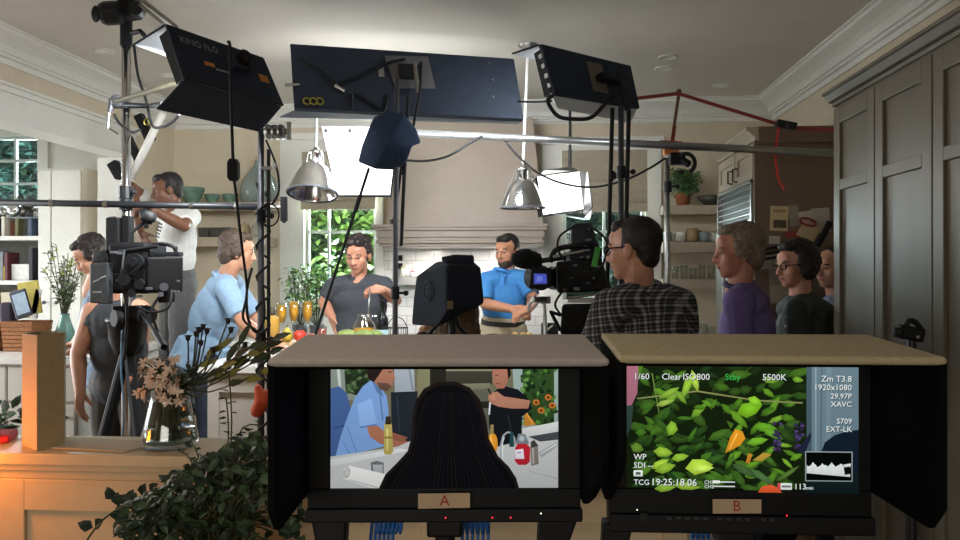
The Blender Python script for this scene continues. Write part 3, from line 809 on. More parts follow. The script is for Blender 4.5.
for k in range(3):
    q = P(268 + k * 6, 132, 3.45)
    MB().lathe([(0, 0), (.03, 0), (.034, .006), (.03, .014), (0, .014)], q, (1, -.3, 0), 18).build('grip_disc', STEEL, t)
MB().cyl(P(264, 132, 3.46), P(290, 131, 3.45), .012).obox(P(289, 131, 3.44), .014, .02, .08).build('grip_arm', STEEL, t)
MB().cyl(P(262, 168, 3.46), P(274, 168, 3.44), .008).cyl(P(274, 170, 3.44), P(275, 163, 3.44), .009).build('t_handle', STEEL, t)

# stand with the navy cloth
t, at = stand('light_stand', 'slim dark stand topped by a draped navy cloth in the middle', 393, 3.78, 78, .0135, DSTEEL, (1.4, 2.1), rot=-PI / 2, pxt=397, lr=.3)
MB().cyl(P(408, 96, 3.88), P(401, 246, 3.86), .009).cyl(P(404, 150, 3.88), P(394, 220, 3.86), .007).build('side_arm', BLACKM, t)
MB().tube([P(421, 62, 3.9), P(420, 90, 3.86), P(415, 118, 3.86), P(409, 146, 3.86), P(402, 175, 3.87)], .007, 6, 5).build('lead', RUBBER, t, smooth=True)
MB().cyl(P(398, 220, 3.88), P(391, 222, 3.86), .012).build('arm_clamp', BLACKM, t)
b = MB()
oc = P(388, 142, 3.82)
R2 = random.Random(5)
outl = [(374, 117), (388, 111), (404, 114), (416, 129), (421, 143), (412, 146), (406, 163), (396, 170), (376, 169), (358, 162), (362, 146), (369, 128)]
MBo = b
pts_f = [P(x, y, 3.76 + .02 * math.sin(i * 2.1)) for i, (x, y) in enumerate(outl)]
pts_b = [P(x, y, 3.98 + .02 * math.sin(i * 1.7)) for i, (x, y) in enumerate(outl)]
cf = P(389, 141, 3.70); cbk = P(389, 141, 4.02)
vf = [b.bm.verts.new(p) for p in pts_f]; vb = [b.bm.verts.new(p) for p in pts_b]; vc = b.bm.verts.new(cf); vd = b.bm.verts.new(cbk)
for i in range(len(outl)):
    j = (i + 1) % len(outl)
    b._face([vc, vf[i], vf[j]]); b._face([vf[i], vb[i], vb[j], vf[j]]); b._face([vd, vb[j], vb[i]])
o = b.build('draped_cloth', NAVY, None, smooth=False, bevel=.012)
auto_smooth(o, 70)
tag(o, 'navy cloth draped over the head of the slim middle stand', 'cloth')
# thin boom leading down to the cook
t = thing('boom_pole', 'thin black pole slanting down across the cook in the dark T-shirt', 'pole', P(345, 240, 4.40))
MB().cyl(P(369, 168, 4.05), P(306.7, 362, 4.05), .008, seg=8).cyl(P(360, 196, 4.05), P(355, 212, 4.05), .0115, seg=8).build('rod', BLACKM, t)
# right bank stand
t, at = stand('light_stand', 'black stand of the short light bank, rising behind the plaid shirt', 621, 3.9, 100, .015, DSTEEL, (1.6, 1.98), rot=PI / 2, lr=.35)
for a, bb, lb in ((612.5, 609, 1), (629, 626, 2)):
    MB().tube([P(a, 108, 3.85), P((a + bb) / 2, 170, 3.86), P(bb, 232, 3.87), P(bb - 2, 330, 3.9), P(618, 400, 3.9)], .0105, 7, 4).build('power_cable', RUBBER, t, smooth=True)
MB().obox(P(613, 176, 3.86), .03, .03, .03).cyl(P(613, 172, 3.86), P(612, 180, 3.82), .008).build('cable_tie', BLACK, t)
# grey stand under the pipe
t, at = stand('light_stand', 'grey steel stand with an orange strapped clamp carrying the long pipe', 667.5, 4.75, 156, .017, STEEL, (Z(188, 4.75),), rot=.5)
MB().obox(P(671, 151, 4.72), .085, .06, .045).build('orange_clamp', M('orange_plastic', 'c8763a', .5), t, bevel=.004)
MB().obox(P(677, 159, 4.7), .09, .07, .07).cyl(P(682, 160, 4.68), P(690, 165, 4.66), .022).build('black_clamp', BLACK, t, bevel=.01)
MB().tube([P(686, 158, 4.66) + V((.05 * math.cos(a), 0, .055 * math.sin(a) - .03)) for a in [-1.2 + 3.4 * i / 12 for i in range(13)]], .012, 8).cyl(P(684, 172, 4.66), P(678, 172, 4.66), .01).build('clamp_loop', RUBBER, t, smooth=True)
MB().cyl(P(668, 150, 4.74), P(668, 158, 4.74), .02).build('spigot', STEEL, t)
# pipe
t = thing('rig_pipe', 'long grey steel pipe crossing the kitchen to the dark cupboards', 'rigging pipe', P(600, 140, 4.72))
MB().cyl(P(392, 132, 4.72), P(858, 154.5, 4.6), .0215, seg=18).build('pipe', M('galvanised_pipe', '8b8d8d', .35, .8), t, smooth=True)
# red ratchet strap
RED = M('red_webbing', '7c2c20', .7, var=.2, scale=80)
def ribbon(mb, pts, w, th=.003, wdir=V((0, 0, 1))):
    for a, b in zip(pts, pts[1:]):
        d = (b - a).normalized(); u = (wdir - d * wdir.dot(d)).normalized(); n = d.cross(u)
        mb.slab([a - u * w / 2, b - u * w / 2, b + u * w / 2, a + u * w / 2], n * th)
    return mb
t = thing('ratchet_strap', 'red ratchet strap peaking over a rod and running to the dark cupboard', 'strap', P(678, 92, 4.72))
ribbon(MB(), [P(636, 98.5, 4.72), P(678, 93.5, 4.72), P(782, 125.5, 4.66)], .02).build('webbing', RED, t)
ribbon(MB(), [P(782, 125.5, 4.66), P(800, 129, 4.64), P(862, 131, 4.5)], .022, wdir=V((0, 0, 1))).build('far_webbing', RED, t)
MB().cyl(P(679, 92, 4.735), P(672, 141, 4.735), .011, .008).ell(P(679, 91.5, 4.735), .016).build('upright_rod', M('brown_rod', '5c4033', .6), t)
ribbon(MB(), [P(674.5, 126, 4.715), P(671.5, 147, 4.71)], .022, wdir=V((1, 0, 0))).build('loop', RED, t)
ribbon(MB(), [P(660, 142.5, 4.69), P(682, 143.5, 4.69)], .026).build('pipe_wrap', M('orange_red_webbing', 'a8432a', .7), t)
MB().obox(P(786, 125, 4.62), .11, .05, .04, V((.95, 0, -.2))).cyl(P(788, 122, 4.6), P(788, 128, 4.6), .014).build('ratchet', BLACKM, t, bevel=.005)
ribbon(MB(), [P(779, 124, 4.63), P(776, 145, 4.62), P(775.5, 160, 4.62), P(778, 178, 4.62), P(784, 190, 4.62)], .012, wdir=V((1, 0, 0))).build('loose_tail', M('bright_red_cord', 'c2362a', .7), t)
MB().cyl(P(862, 131, 4.5), P(862, 131, 4.5) + V((.13, .0, 0)), .01).build('anchor', BLACKM, t)
# sagging cables
cb = thing('cable', 'black cable sagging from the pipe past the white pendant lamp', 'cable', P(440, 158, 4.5))
MB().tube([P(402, 160, 3.95), P(425, 161, 4.2), P(448, 156, 4.4), P(470, 143, 4.6), P(486, 134, 4.7)], .007, 6, 6).build('lead', RUBBER, cb, smooth=True)
cb = thing('cable', 'black cable sagging across the right window to the orange clamp', 'cable', P(590, 185, 4.6))
MB().tube([P(503, 138, 4.7), P(520, 158, 4.68), P(540, 174, 4.66), P(565, 184, 4.66), P(594, 187, 4.66), P(625, 180, 4.68), P(650, 168, 4.7), P(667, 157, 4.74)], .007, 6, 6).build('lead', RUBBER, cb, smooth=True)
# ================================================================ PEOPLE
def skin(name, c): return M('skin_' + name, c, .5, var=.06, scale=25)
EYEW = M('eye_white', 'a8a19b', .2, var=0)
EYED = M('eye_iris', '241a14', .15, var=0)

def head_frame(f):
    f = V(f).normalized(); r = f.cross(V((0, 0, 1))).normalized(); u = r.cross(f)
    return (r, f, u)

def add_head(mb, c, fr, s, chin=1.0):
    r, f, u = fr
    q = lambda a, b, d: c + r * (a * s) + f * (b * s) + u * (d * s)
    e = lambda p, rad: mb.ell(q(*p), [x * s for x in rad], fr, 18, 12)
    e((0, -.012, .032), (.076, .096, .088))
    e((0, .03, -.045), (.058, .062, .07))
    e((0, .062, -.092 * chin), (.026, .024, .024))
    e((-.034, .052, -.028), (.03, .03, .036)); e((.034, .052, -.028), (.03, .03, .036))
    e((0, .066, .045), (.05, .025, .035))
    mb.limb([(q(-.038, .076, .017), .011 * s), (q(0, .088, .014), .011 * s), (q(.038, .076, .017), .011 * s)])
    mb.limb([(q(0, .086, .008), .0085 * s), (q(0, .103, -.022), .012 * s), (q(0, .106, -.032), .0135 * s)])
    e((-.013, .094, -.034), (.009, .01, .008)); e((.013, .094, -.034), (.009, .01, .008))
    mb.limb([(q(-.02, .08, -.061), .007 * s), (q(0, .09, -.058), .0085 * s), (q(.02, .08, -.061), .007 * s)])
    mb.limb([(q(-.017, .08, -.069), .007 * s), (q(0, .088, -.069), .009 * s), (q(.017, .08, -.069), .007 * s)])
    for k in (-1, 1):
        e((k * .078, -.012, -.01), (.011, .02, .032)); e((k * .077, -.006, -.035), (.009, .011, .012))

def add_hand(mb, w, d, pn, thumb, curl=.5, s=1.0, spread=.1):
    """wrist w, pointing d, palm facing pn, thumb = +1/-1 side of d x pn"""
    d = V(d).normalized(); pn = V(pn); pn = (pn - d * pn.dot(d)).normalized(); ac = d.cross(pn).normalized() * thumb
    mb.ell(w + d * .048 * s, (.039 * s, .055 * s, .0155 * s), (ac, d, pn), 14, 10)
    for k, (o, L) in enumerate(((.029, .072), (.0095, .082), (-.010, .076), (-.029, .058))):
        b = w + d * (.088 - abs(k - 1.2) * .004) * s + ac * o * s
        dd = (d + ac * (o * spread * 12)).normalized()
        a1, a2 = curl * .6, curl * 1.5
        d1 = dd * math.cos(a1) + pn * math.sin(a1); d2 = dd * math.cos(a2) + pn * math.sin(a2)
        j = b + d1 * L * .5 * s
        mb.limb([(b - dd * .02 * s, .0095 * s), (b, .0098 * s), (j, .0088 * s), (j + d2 * L * .5 * s, .0075 * s)])
    tb = w + d * .028 * s + ac * .032 * s
    t1 = tb + (d * .6 + ac * .7 + pn * .25).normalized() * .036 * s
    t2 = t1 + (d * .85 + ac * .3 + pn * (.3 + curl * .4)).normalized() * .032 * s
    mb.limb([(tb - d * .01 * s, .013 * s), (t1, .011 * s), (t2, .0085 * s)])

def person(label, head, hf, hs, S, pel, bf, arms, skinm, shirt, trousers, sleeve=.7, hem=.1, wd=1.0, hair=None, hairm=None, legs=None, floor_z=0.0, group=None, voxel=.0075, collar=None, neck_shift=(0, 0, 0), tuck=False, belly=0.0, shoes=True, extra=None, shirt_name='shirt', seated=False, tank=False, hands=True, wings=False):
    """joints are world points; arms = {'L': (shoulder, elbow, wrist, hand_dir, palm_normal, curl), 'R': ...}"""
    bf = V(bf).normalized(); up = (S - pel).normalized(); rt = bf.cross(V((0, 0, 1))).normalized()
    rt = (rt - up * rt.dot(up)).normalized(); fw = up.cross(rt)
    tf = (rt, fw, up)
    base = V((pel.x, pel.y, floor_z))
    t = thing('person', label, 'person', base, 0, group)
    fr = head_frame(hf); L = (S - pel).length
    hips = {'R': pel + rt * .09 * wd, 'L': pel - rt * .09 * wd}
    if legs is None:
        legs = {}
        for k, sg in (('R', 1), ('L', -1)):
            hz = hips[k].z - floor_z
            if seated:
                kn = hips[k] + bf * .36 + rt * sg * .06 + V((0, 0, -.02)); an = kn + bf * .02; an = V((an.x, an.y, floor_z + .09 + .25))
            else:
                kn = V((hips[k].x + rt.x * sg * .03 + bf.x * .03, hips[k].y + rt.y * sg * .03 + bf.y * .03, floor_z + hz * .53)); an = V((hips[k].x + rt.x * sg * .06, hips[k].y + rt.y * sg * .06, floor_z + .085))
            legs[k] = (kn, an)
    def torso(mb, g, hemk=None, low=True):
        W = wd
        mb.ell(S - up * .04, (.175 * W + g, .085 + g, .075 + g), tf, 18, 12)
        mb.ell(S - up * .17, (.168 * W + g, .118 + g, .19), tf, 18, 12)
        mb.ell(S - up * (L * .55), (.15 * W + g, .11 + belly + g, .2), tf, 18, 12)
        if belly: mb.ell(S - up * (L * .66) + fw * .05, (.13 * W + g, .09 + belly + g, .15), tf, 18, 12)
        if low: mb.ell(pel, (.165 * W + g, .118 + g, .135 + g), tf, 18, 12)
    # body
    b = MB(); torso(b, 0.0)
    nb = S + up * .0 + V(neck_shift); hb = head.copy() + fr[2] * (-.075 * hs) + fr[1] * (-.022 * hs)
    b.limb([(nb, .068), (nb.lerp(hb, .5), .058), (hb, .056)])
    add_head(b, head, fr, hs)
    for k in arms:
        sh, el, wr, hd, pn, curl = arms[k]
        b.limb([(S + (sh - S) * .55, .06), (sh, .06), (sh.lerp(el, .5), .05), (el, .041), (el.lerp(wr, .3), .042), (wr, .0285)])
        b.limb([(wr, .0285), (wr + V(hd).normalized() * .03, .026)])
        if hands: add_hand(b, wr, hd, pn, 1 if k == 'R' else -1, curl)
    for k in ('L', 'R'):
        kn, an = legs[k]
        b.limb([(hips[k], .085), (hips[k].lerp(kn, .5), .075), (kn, .055), (kn.lerp(an, .3), .056), (an, .037)])
        toe = V((an.x, an.y, an.z - .05)) + bf * .15
        b.limb([(an + V((0, 0, -.04)) - bf * .03, .036), (an + V((0, 0, -.045)) + bf * .06, .035), (toe, .028)])
    remesh(b, 'body', skinm, t, voxel, 2)
    # shirt
    b = MB(); g = .014
    if tank:
        b.ell(S - up * .1, (.184 * wd, .138, .15), tf, 18, 12); b.ell(S - up * (L * .55), (.172 * wd, .132, .22), tf, 18, 12); b.ell(pel, (.178 * wd, .13, .15), tf, 18, 12)
        for sg in (-1, 1): b.tube([S - up * .1 + rt * sg * .09 + fw * .115, S + up * .035 + rt * sg * .085, S - up * .1 + rt * sg * .085 - fw * .115], .03, 8, 5)
    else:
        torso(b, g, low=not tuck)
        if not tuck:
            b.cyl(pel + up * .02, pel - up * hem, .15 * wd, .165 * wd, 20)
            b.ell(pel - up * hem * .5, (.18 * wd, .135, hem * .75 + .05), tf, 18, 12)
        for k in arms:
            sh, el, wr = arms[k][:3]
            if sleeve <= 1:
                e = sh.lerp(el, sleeve); b.limb([(S + (sh - S) * .5, .075), (sh, .07), (sh.lerp(e, .5), .066)]); b.cyl(sh.lerp(e, .5), e, .066, .063, 16)
            else:
                e = el.lerp(wr, sleeve - 1); b.limb([(S + (sh - S) * .5, .075), (sh, .072), (sh.lerp(el, .5), .062), (el, .055), (el.lerp(wr, .3), .054)]); b.cyl(el.lerp(wr, .3), e, .053, .042, 16)
        b.limb([(S + V(neck_shift) * .3 - up * .02, .082), (S + V(neck_shift) * .6 + up * .015, .075)])
    remesh(b, shirt_name, shirt, t, voxel, 3, disp=.012, dscale=.09)
    if collar is not None:
        b = MB(); cc = S + V(neck_shift) * .7 + up * .035
        ax = (hb - nb).normalized(); u, w = frame_from(ax)
        ring = [cc + (u * math.cos(a) + w * math.sin(a)) * .074 for a in [2 * PI * i / 20 for i in range(21)]]
        b.tube(ring, .0135, 8)
        for sg in ((-1, 1) if wings else ()): b.prism([cc + fw * .07 + rt * sg * .005, cc + fw * .072 + rt * sg * .055 - up * .005, cc + fw * .095 + rt * sg * .045 - up * .06], up * .008 + fw * .004)
        b.build('collar', collar, t, smooth=True)
    # trousers
    b = MB(); b.ell(pel, (.172 * wd + .008, .126 + .006, .13), tf, 18, 12) if tuck or tank else b.ell(pel - up * .04, (.155 * wd, .112, .11), tf, 18, 12)
    if tuck: b.ell(pel + up * .08, (.158 * wd + .008, .118 + .006, .07), tf, 18, 12)
    for k in ('L', 'R'):
        kn, an = legs[k]
        b.limb([(hips[k], .1 if tuck or tank else .088), (hips[k].lerp(kn, .5), .09), (kn, .071), (kn.lerp(an, .5), .068)]); b.cyl(kn.lerp(an, .5), an, .067, .062, 16)
    remesh(b, 'trousers', trousers, t, .01, 3, disp=.01, dscale=.1)
    if shoes:
        for k in ('L', 'R'):
            an = legs[k][1]; b = MB(); z0 = an.z - .085
            p0 = V((an.x, an.y, 0)) - bf * .05; p1 = V((an.x, an.y, 0)) + bf * .17
            b.limb([(p0 + V((0, 0, z0 + .048)), .046), (p0.lerp(p1, .45) + V((0, 0, z0 + .046)), .045), (p1 + V((0, 0, z0 + .038)), .037)])
            remesh(b, 'shoe', BLACK, t, .009, 3)
    # eyes, brows
    r, f, u = fr
    q = lambda a, bq, d: head + r * (a * hs) + f * (bq * hs) + u * (d * hs)
    for k in (-1, 1):
        ey = MB().ell(q(k * .032, .0745, .0), (.0115 * hs, .009 * hs, .0062 * hs), fr, 12, 8).build('eye', EYEW, t, smooth=True)
        MB().ell(q(k * .032, .0798, -.0012), (.0062 * hs, .005 * hs, .006 * hs), fr, 10, 6).build('iris', EYED, ey, smooth=True)
        if hairm: MB().limb([(q(k * .015, .087, .021), .004 * hs), (q(k * .034, .085, .026), .0045 * hs), (q(k * .05, .073, .022), .003 * hs)]).build('eyebrow', hairm, t, smooth=True)
    MB().ell(q(0, .0905, -.063), (.02 * hs, .007 * hs, .0085 * hs), fr, 14, 8).build('lips', M('lips', '9a5f52', .5), t, smooth=True)
    if hair:
        b = MB()
        for p, rad in hair: b.ell(q(*p), [x * hs for x in rad], fr, 18, 12)
        remesh(b, 'hair', hairm, t, .0055, 2, disp=.005 if hair is HAIR_CROP else .016, dscale=.02)
    return t, fr, q, tf

HAIR_SHORT = [((0, -.032, .047), (.082, .094, .086)), ((0, -.06, -.005), (.07, .052, .068)), ((-.07, -.012, .02), (.013, .035, .035)), ((.07, -.012, .02), (.013, .035, .035))]
HAIR_CROP = [((0, -.066, -.035), (.06, .034, .045)), ((0, .04, .086), (.056, .042, .034)), ((0, -.028, .042), (.08, .094, .086)), ((-.07, -.012, .015), (.012, .03, .03)), ((.07, -.012, .015), (.012, .03, .03)), ((0, -.058, 0), (.068, .05, .06))]
HAIR_FULL = [((0, -.034, .055), (.087, .097, .088)), ((0, .03, .1), (.06, .05, .03)), ((0, -.065, -.01), (.08, .06, .085)), ((-.072, -.012, .01), (.02, .045, .05)), ((.072, -.012, .01), (.02, .045, .05))]
HAIR_WAVY = [((0, -.03, .055), (.086, .097, .088)), ((0, -.065, 0), (.074, .055, .07)), ((-.073, -.01, .025), (.016, .035, .03)), ((.073, -.01, .025), (.016, .035, .03)), ((-.03, .035, .1), (.035, .045, .03)), ((.028, .04, .102), (.035, .042, .028))]
HAIR_BIG = HAIR_FULL + [((-.075, -.03, -.03), (.026, .05, .055)), ((.075, -.03, -.03), (.026, .05, .055)), ((0, -.08, .02), (.085, .06, .1))]
HAIR_LONG = [((0, -.02, .045), (.088, .105, .09)), ((0, -.075, -.02), (.095, .06, .13)), ((0, -.09, -.15), (.12, .05, .16)), ((-.06, -.06, -.14), (.045, .05, .15)), ((.06, -.06, -.14), (.045, .05, .15)), ((0, -.1, -.27), (.11, .04, .1))]
HBLACK = M('black_hair', '1a1614', .6, var=.3, scale=120, bump=.4)
HDBROWN = M('dark_brown_hair', '211916', .6, var=.3, scale=120, bump=.4)
HBROWN = M('brown_hair', '483a2f', .6, var=.3, scale=120, bump=.4)
HGREY = M('greying_brown_hair', '776a5c', .65, var=.3, scale=120, bump=.4)
HLONG = M('long_brown_hair', '5a4433', .5, var=.35, scale=60, bump=.5, stretch=(1, 1, .15))
TEEW = M('white_cotton', 'd0cec9', .85, var=.04, bump=.05)
BLUESH = M('light_blue_cotton', '86a2bb', .85, var=.06, bump=.08)
POLO = M('bright_blue_pique', '3a7cb8', .8, var=.06, bump=.08)
COOKT = M('charcoal_cotton', '34373d', .85, var=.08, bump=.08)
PURP = M('deep_purple_cotton', '6f6197', .85, var=.1, bump=.05)
JACK = M('dark_green_black_jacket', '28312f', .7, var=.15)
TANK = M('charcoal_tank_cotton', '3c4046', .85, var=.1)
KHAKI = M('khaki_cotton', 'b3a489', .85, var=.06)
DENIM = M('dark_denim', '2a3140', .85, var=.15)
GREYT = M('grey_trouser_cotton', '4c4b49', .85, var=.1)
BLACKT = M('black_cotton', '1b1c20', .85, var=.1)

def plaid():
    m = bpy.data.materials.new('plaid_cotton'); m.use_nodes = True
    nt = m.node_tree; b = nt.nodes['Principled BSDF']; b.inputs['Roughness'].default_value = .85
    tc = nt.nodes.new('ShaderNodeTexCoord'); sp = nt.nodes.new('ShaderNodeSeparateXYZ')
    mp = nt.nodes.new('ShaderNodeMapping'); mp.inputs['Rotation'].default_value = (0.12, .1, .55)
    nt.links.new(tc.outputs['Object'], mp.inputs['Vector']); nt.links.new(mp.outputs['Vector'], sp.inputs['Vector'])
    def math_(op, a, v=None):
        n = nt.nodes.new('ShaderNodeMath'); n.operation = op
        if hasattr(a, 'links'): nt.links.new(a, n.inputs[0])
        else: n.inputs[0].default_value = a
        if v is not None:
            if hasattr(v, 'links'): nt.links.new(v, n.inputs[1])
            else: n.inputs[1].default_value = v
        return n.outputs[0]
    def stripe(sock, per, width):
        f = math_('FRACT', math_('DIVIDE', sock, per)); a = math_('LESS_THAN', f, width); return a
    sx = math_('MAXIMUM', stripe(sp.outputs['X'], .031, .26), math_('MULTIPLY', stripe(math_('ADD', sp.outputs['X'], .0155), .031, .12), .6))
    sz = math_('MAXIMUM', stripe(sp.outputs['Z'], .031, .26), math_('MULTIPLY', stripe(math_('ADD', sp.outputs['Z'], .0155), .031, .12), .6))
    tot = math_('MULTIPLY', math_('ADD', sx, sz), .5)
    rp = nt.nodes.new('ShaderNodeValToRGB'); rp.color_ramp.elements[0].color = (*lin('2c2f37'), 1); rp.color_ramp.elements[1].color = (*lin('bcbec2'), 1)
    e = rp.color_ramp.elements.new(.5); e.color = (*lin('6f7279'), 1)
    nt.links.new(tot, rp.inputs['Fac']); nt.links.new(rp.outputs['Color'], b.inputs['Base Color'])
    return m
PLAID = plaid()

def glasses(t, fr, q, hs, mat):
    r, f, u = fr; b = MB()
    for k in (-1, 1):
        b.tube([q(k * .034 + .025 * math.cos(a), .094, .0 + .018 * math.sin(a)) for a in [2 * PI * i / 16 for i in range(17)]], .0028, 6)
        b.tube([q(k * .058, .09, .005), q(k * .08, .05, .006), q(k * .084, -.01, .006), q(k * .08, -.025, -.008)], .003, 6)
    b.tube([q(-.01, .096, .004), q(.01, .096, .004)], .0028, 6)
    return b.build('glasses', mat, t)

# --- assistant in white T-shirt on an apple box
bx = MB().box(X(178, 5.65) - .28, X(178, 5.65) + .22, 5.45, 5.9, 0, .46)
tag(bx.build('wooden_box', M('plywood', '9a7a52', .6, var=.15, stretch=(1, 1, 6)), bevel=.006), 'plywood box that the assistant in the white T-shirt stands on', 'box')
t, fr, q, tf = person('person in a white printed T-shirt reaching up to clamp the slanted white tube', P(167, 190, 5.5), (-.85, -.5, -.22), 1.0, P(177, 214, 5.58), P(178, 284, 5.66), (-.72, -.68, 0),
    {'L': (P(191, 217, 5.45), P(184, 226, 5.2), P(153, 210, 5.02), (-1, 0, .1), (0, 0, -1), 1.0), 'R': (P(161, 213, 5.72), P(131, 187, 5.5), P(141, 234, 5.3), (.6, -.1, -.8), (.5, .7, 0), 1.0)},
    skin('deep', '6a4632'), TEEW, GREYT, sleeve=.75, hem=.03, tuck=True, hair=HAIR_CROP, hairm=HBLACK, floor_z=.46, neck_shift=(-.02, -.02, 0))
def print_on(t, pts, m, nm):
    b = MB()
    for p in pts: b.obox(*p)
    return b.build(nm, m, t)
ct_ = P(163, 231, 5.38)
b = MB()
for k, w in enumerate((.05, .06, .07, .05, .06)):
    z = .05 - k * .022
    x0 = ct_ + V((.0 - .006 * k, .012 * k * 0, z))
    for j in range(2): b.obox(x0 + V(((j - .5) * w * .34, -.03 - j * .012, -.006 * j)), w * .22 + .004 * ((j + k) % 3), .008, .011, V((.85, -.5, -.2)))
b.build('chest_print', M('grey_print_ink', '6b6b6d', .8), t)
MB().obox(P(146, 216, 4.97), .06, .05, .1, V((.9, -.2, .3))).obox(P(146, 224, 4.97), .03, .03, .06).build('clamp_tmp', BLACK, None, bevel=.01)
tag(bpy.data.objects['clamp_tmp'], 'black clamp gripped by the assistant in the white T-shirt', 'clamp'); bpy.data.objects['clamp_tmp'].name = 'hand_clamp'

# --- man in light blue shirt leaning on the island
person('person in a light blue short-sleeved shirt leaning on the island, seen from the side', P(238, 252, 4.95), (.9, .4, -.12), 1.0, P(223, 283, 4.95), P(204, 345, 4.95), (.88, .45, 0),
    {'R': (P(226, 288, 4.76), P(243, 322, 4.64), P(272, 346, 4.6), (1, .1, -.1), (0, 0, -1), .3), 'L': (P(233, 283, 5.12), P(255, 318, 5.2), P(285, 344, 5.15), (1, -.1, -.1), (0, 0, -1), .3)},
    skin('tan', 'b58468'), BLUESH, DENIM, sleeve=.85, hem=.14, wd=1.12, hair=HAIR_FULL, hairm=HBROWN, collar=BLUESH, belly=.02)
# --- cook
t, fr, q, tf = person('person in a charcoal T-shirt with dark wavy hair, looking down at the pitcher he stirs', P(358, 255, 5.55), (-.12, -1, -.32), 1.05, P(358, 282, 5.62), P(360, 352, 5.66), (-.02, -1, 0),
    {'R': (P(334, 287, 5.6), P(324, 303, 5.6), P(332, 317, 5.36), (.3, -.4, -1), (1, .2, 0), .25), 'L': (P(384, 286, 5.6), P(396, 300, 5.5), P(383, 290, 5.22), (-1, -.15, 0), (0, .6, -.8), 1.0)},
    skin('ruddy', 'ad7a62'), COOKT, BLACKT, sleeve=.7, hem=.1, wd=1.16, hair=HAIR_WAVY, hairm=HDBROWN, neck_shift=(0, -.02, 0), belly=.03, voxel=.0065)
MB().ell(q(.078, -.02, -.04), (.006, .008, .016)).tube([q(.08, -.02, -.05), q(.085, -.03, -.1), q(.08, -.06, -.15)], .003, 5, 4).build('earpiece', M('pale_plastic', 'cfcac2', .4), t)
# --- man in bright blue polo
t, fr, q, tf = person('bearded person in a bright blue polo shirt preparing food at the chopping board', P(507, 251, 5.9), (-.5, -.85, -.16), 1.02, P(504, 277, 5.92), P(503, 330, 5.96), (-.28, -.95, 0),
    {'R': (P(486, 281, 5.86), P(485, 304, 5.8), P(512, 309, 5.52), (.9, -.35, -.25), (.2, .6, -.7), .9), 'L': (P(523, 279, 5.88), P(534, 300, 5.76), P(529, 309, 5.52), (-.8, -.4, -.3), (0, .3, -.9), .9)},
    skin('olive', 'b07c60'), POLO, KHAKI, sleeve=.8, tuck=True, hair=HAIR_CROP, hairm=HBLACK, collar=POLO, wings=True, neck_shift=(0, -.015, 0), voxel=.0065)
b = MB(); b.ell(q(0, .03, -.075), (.06, .064, .05), fr); b.ell(q(0, .064, -.1), (.03, .03, .025), fr); b.ell(q(-.055, .0, -.04), (.012, .025, .04), fr); b.ell(q(.055, .0, -.04), (.012, .025, .04), fr)
remesh(b, 'beard', M('stubble_beard', '3b2c25', .8, var=.3, scale=90), t, .006, 2)
MB().lathe([(1, -.02), (1.03, -.02), (1.03, .02), (1, .02)], (0, 0, 0), (0, 0, 1), 28)
bl = MB(); bl.lathe([(.158, -.018), (.168, -.018), (.168, .018), (.158, .018)], P(503, 322, 5.955), tf[2], 28)
for v in bl.bm.verts:
    o = v.co - P(503, 322, 5.955); v.co -= tf[1] * o.dot(tf[1]) * .22
bl.build('belt', M('dark_leather', '2a2320', .5), t)
MB().tube([q(-.02, .05, -.17) + tf[1] * .08, q(-.02, .05, -.22) + tf[1] * .1], .006, 6).build('placket', M('placket_blue', '326fa6', .8), t)
# --- seated long haired woman under the navy hood
sp = P(455, 372, 3.75)
t, fr, q, tf = person('person with long brown hair seated with back turned below the navy hood', P(462, 311, 3.5), (.15, .97, -.05), .94, P(458, 352, 3.5), V((P(456, 360, 3.5).x, 3.46, .72)), (.1, 1, 0),
    {'L': (P(425, 347, 3.53), V((P(420, 360, 3.65).x, 3.7, .98)), P(424, 331, 3.82), (.5, .2, .5), (1, 0, 0), .8), 'R': (P(492, 350, 3.48), V((P(500, 360, 3.6).x, 3.65, .98)), P(482, 345, 3.78), (-.4, .3, .5), (-1, 0, 0), .8)},
    skin('fair', 'c79a80'), BLACKT, BLACKT, sleeve=1.9, hem=.06, wd=.92, hair=HAIR_LONG, hairm=HLONG, seated=True, voxel=.009)
st = thing('bar_stool', 'black bar stool under the seated person with long hair', 'stool', (t.location.x, t.location.y, 0))
MB().lathe([(0, .57), (.17, .57), (.18, .58), (.18, .6), (.17, .61), (0, .61)], (t.location.x, t.location.y, 0), seg=24).build('seat', BLACK, st, smooth=True)
for k in range(4):
    a = PI / 4 + k * PI / 2
    MB().cyl((st.location.x + .1 * math.cos(a), st.location.y + .1 * math.sin(a), .57), (st.location.x + .19 * math.cos(a), st.location.y + .19 * math.sin(a), 0), .013).build('leg', BLACKM, st)
MB().tube([(st.location.x + .16 * math.cos(a), st.location.y + .16 * math.sin(a), .2) for a in [2 * PI * i / 20 for i in range(21)]], .009, 8).build('foot_ring', BLACKM, st)

# --- camera operator in plaid
t, fr, q, tf = person('camera operator in a grey plaid shirt and glasses, close-cropped head turned to the camera', P(633, 249, 3.2), (-.86, .5, -.06), 1.02, P(648, 297, 3.22), V((P(650, 300, 3.22).x, 3.25, .9)), (-.72, .69, 0),
    {'L': (P(611, 306, 3.03), P(590, 356, 3.02), P(580, 345, 3.34), (-.2, .8, .2), (.3, .2, -.9), .9), 'R': (P(681, 305, 3.38), P(686, 360, 3.55), P(628, 335, 3.72), (-.8, .5, .1), (0, 0, -1), .9)},
    skin('pink', 'bf8d74'), PLAID, DENIM, sleeve=.95, hem=.12, wd=1.2, hair=HAIR_CROP, hairm=HDBROWN, collar=PLAID, belly=.02, neck_shift=(-.03, .02, 0), voxel=.007)
glasses(t, fr, q, 1.02, BLACK)
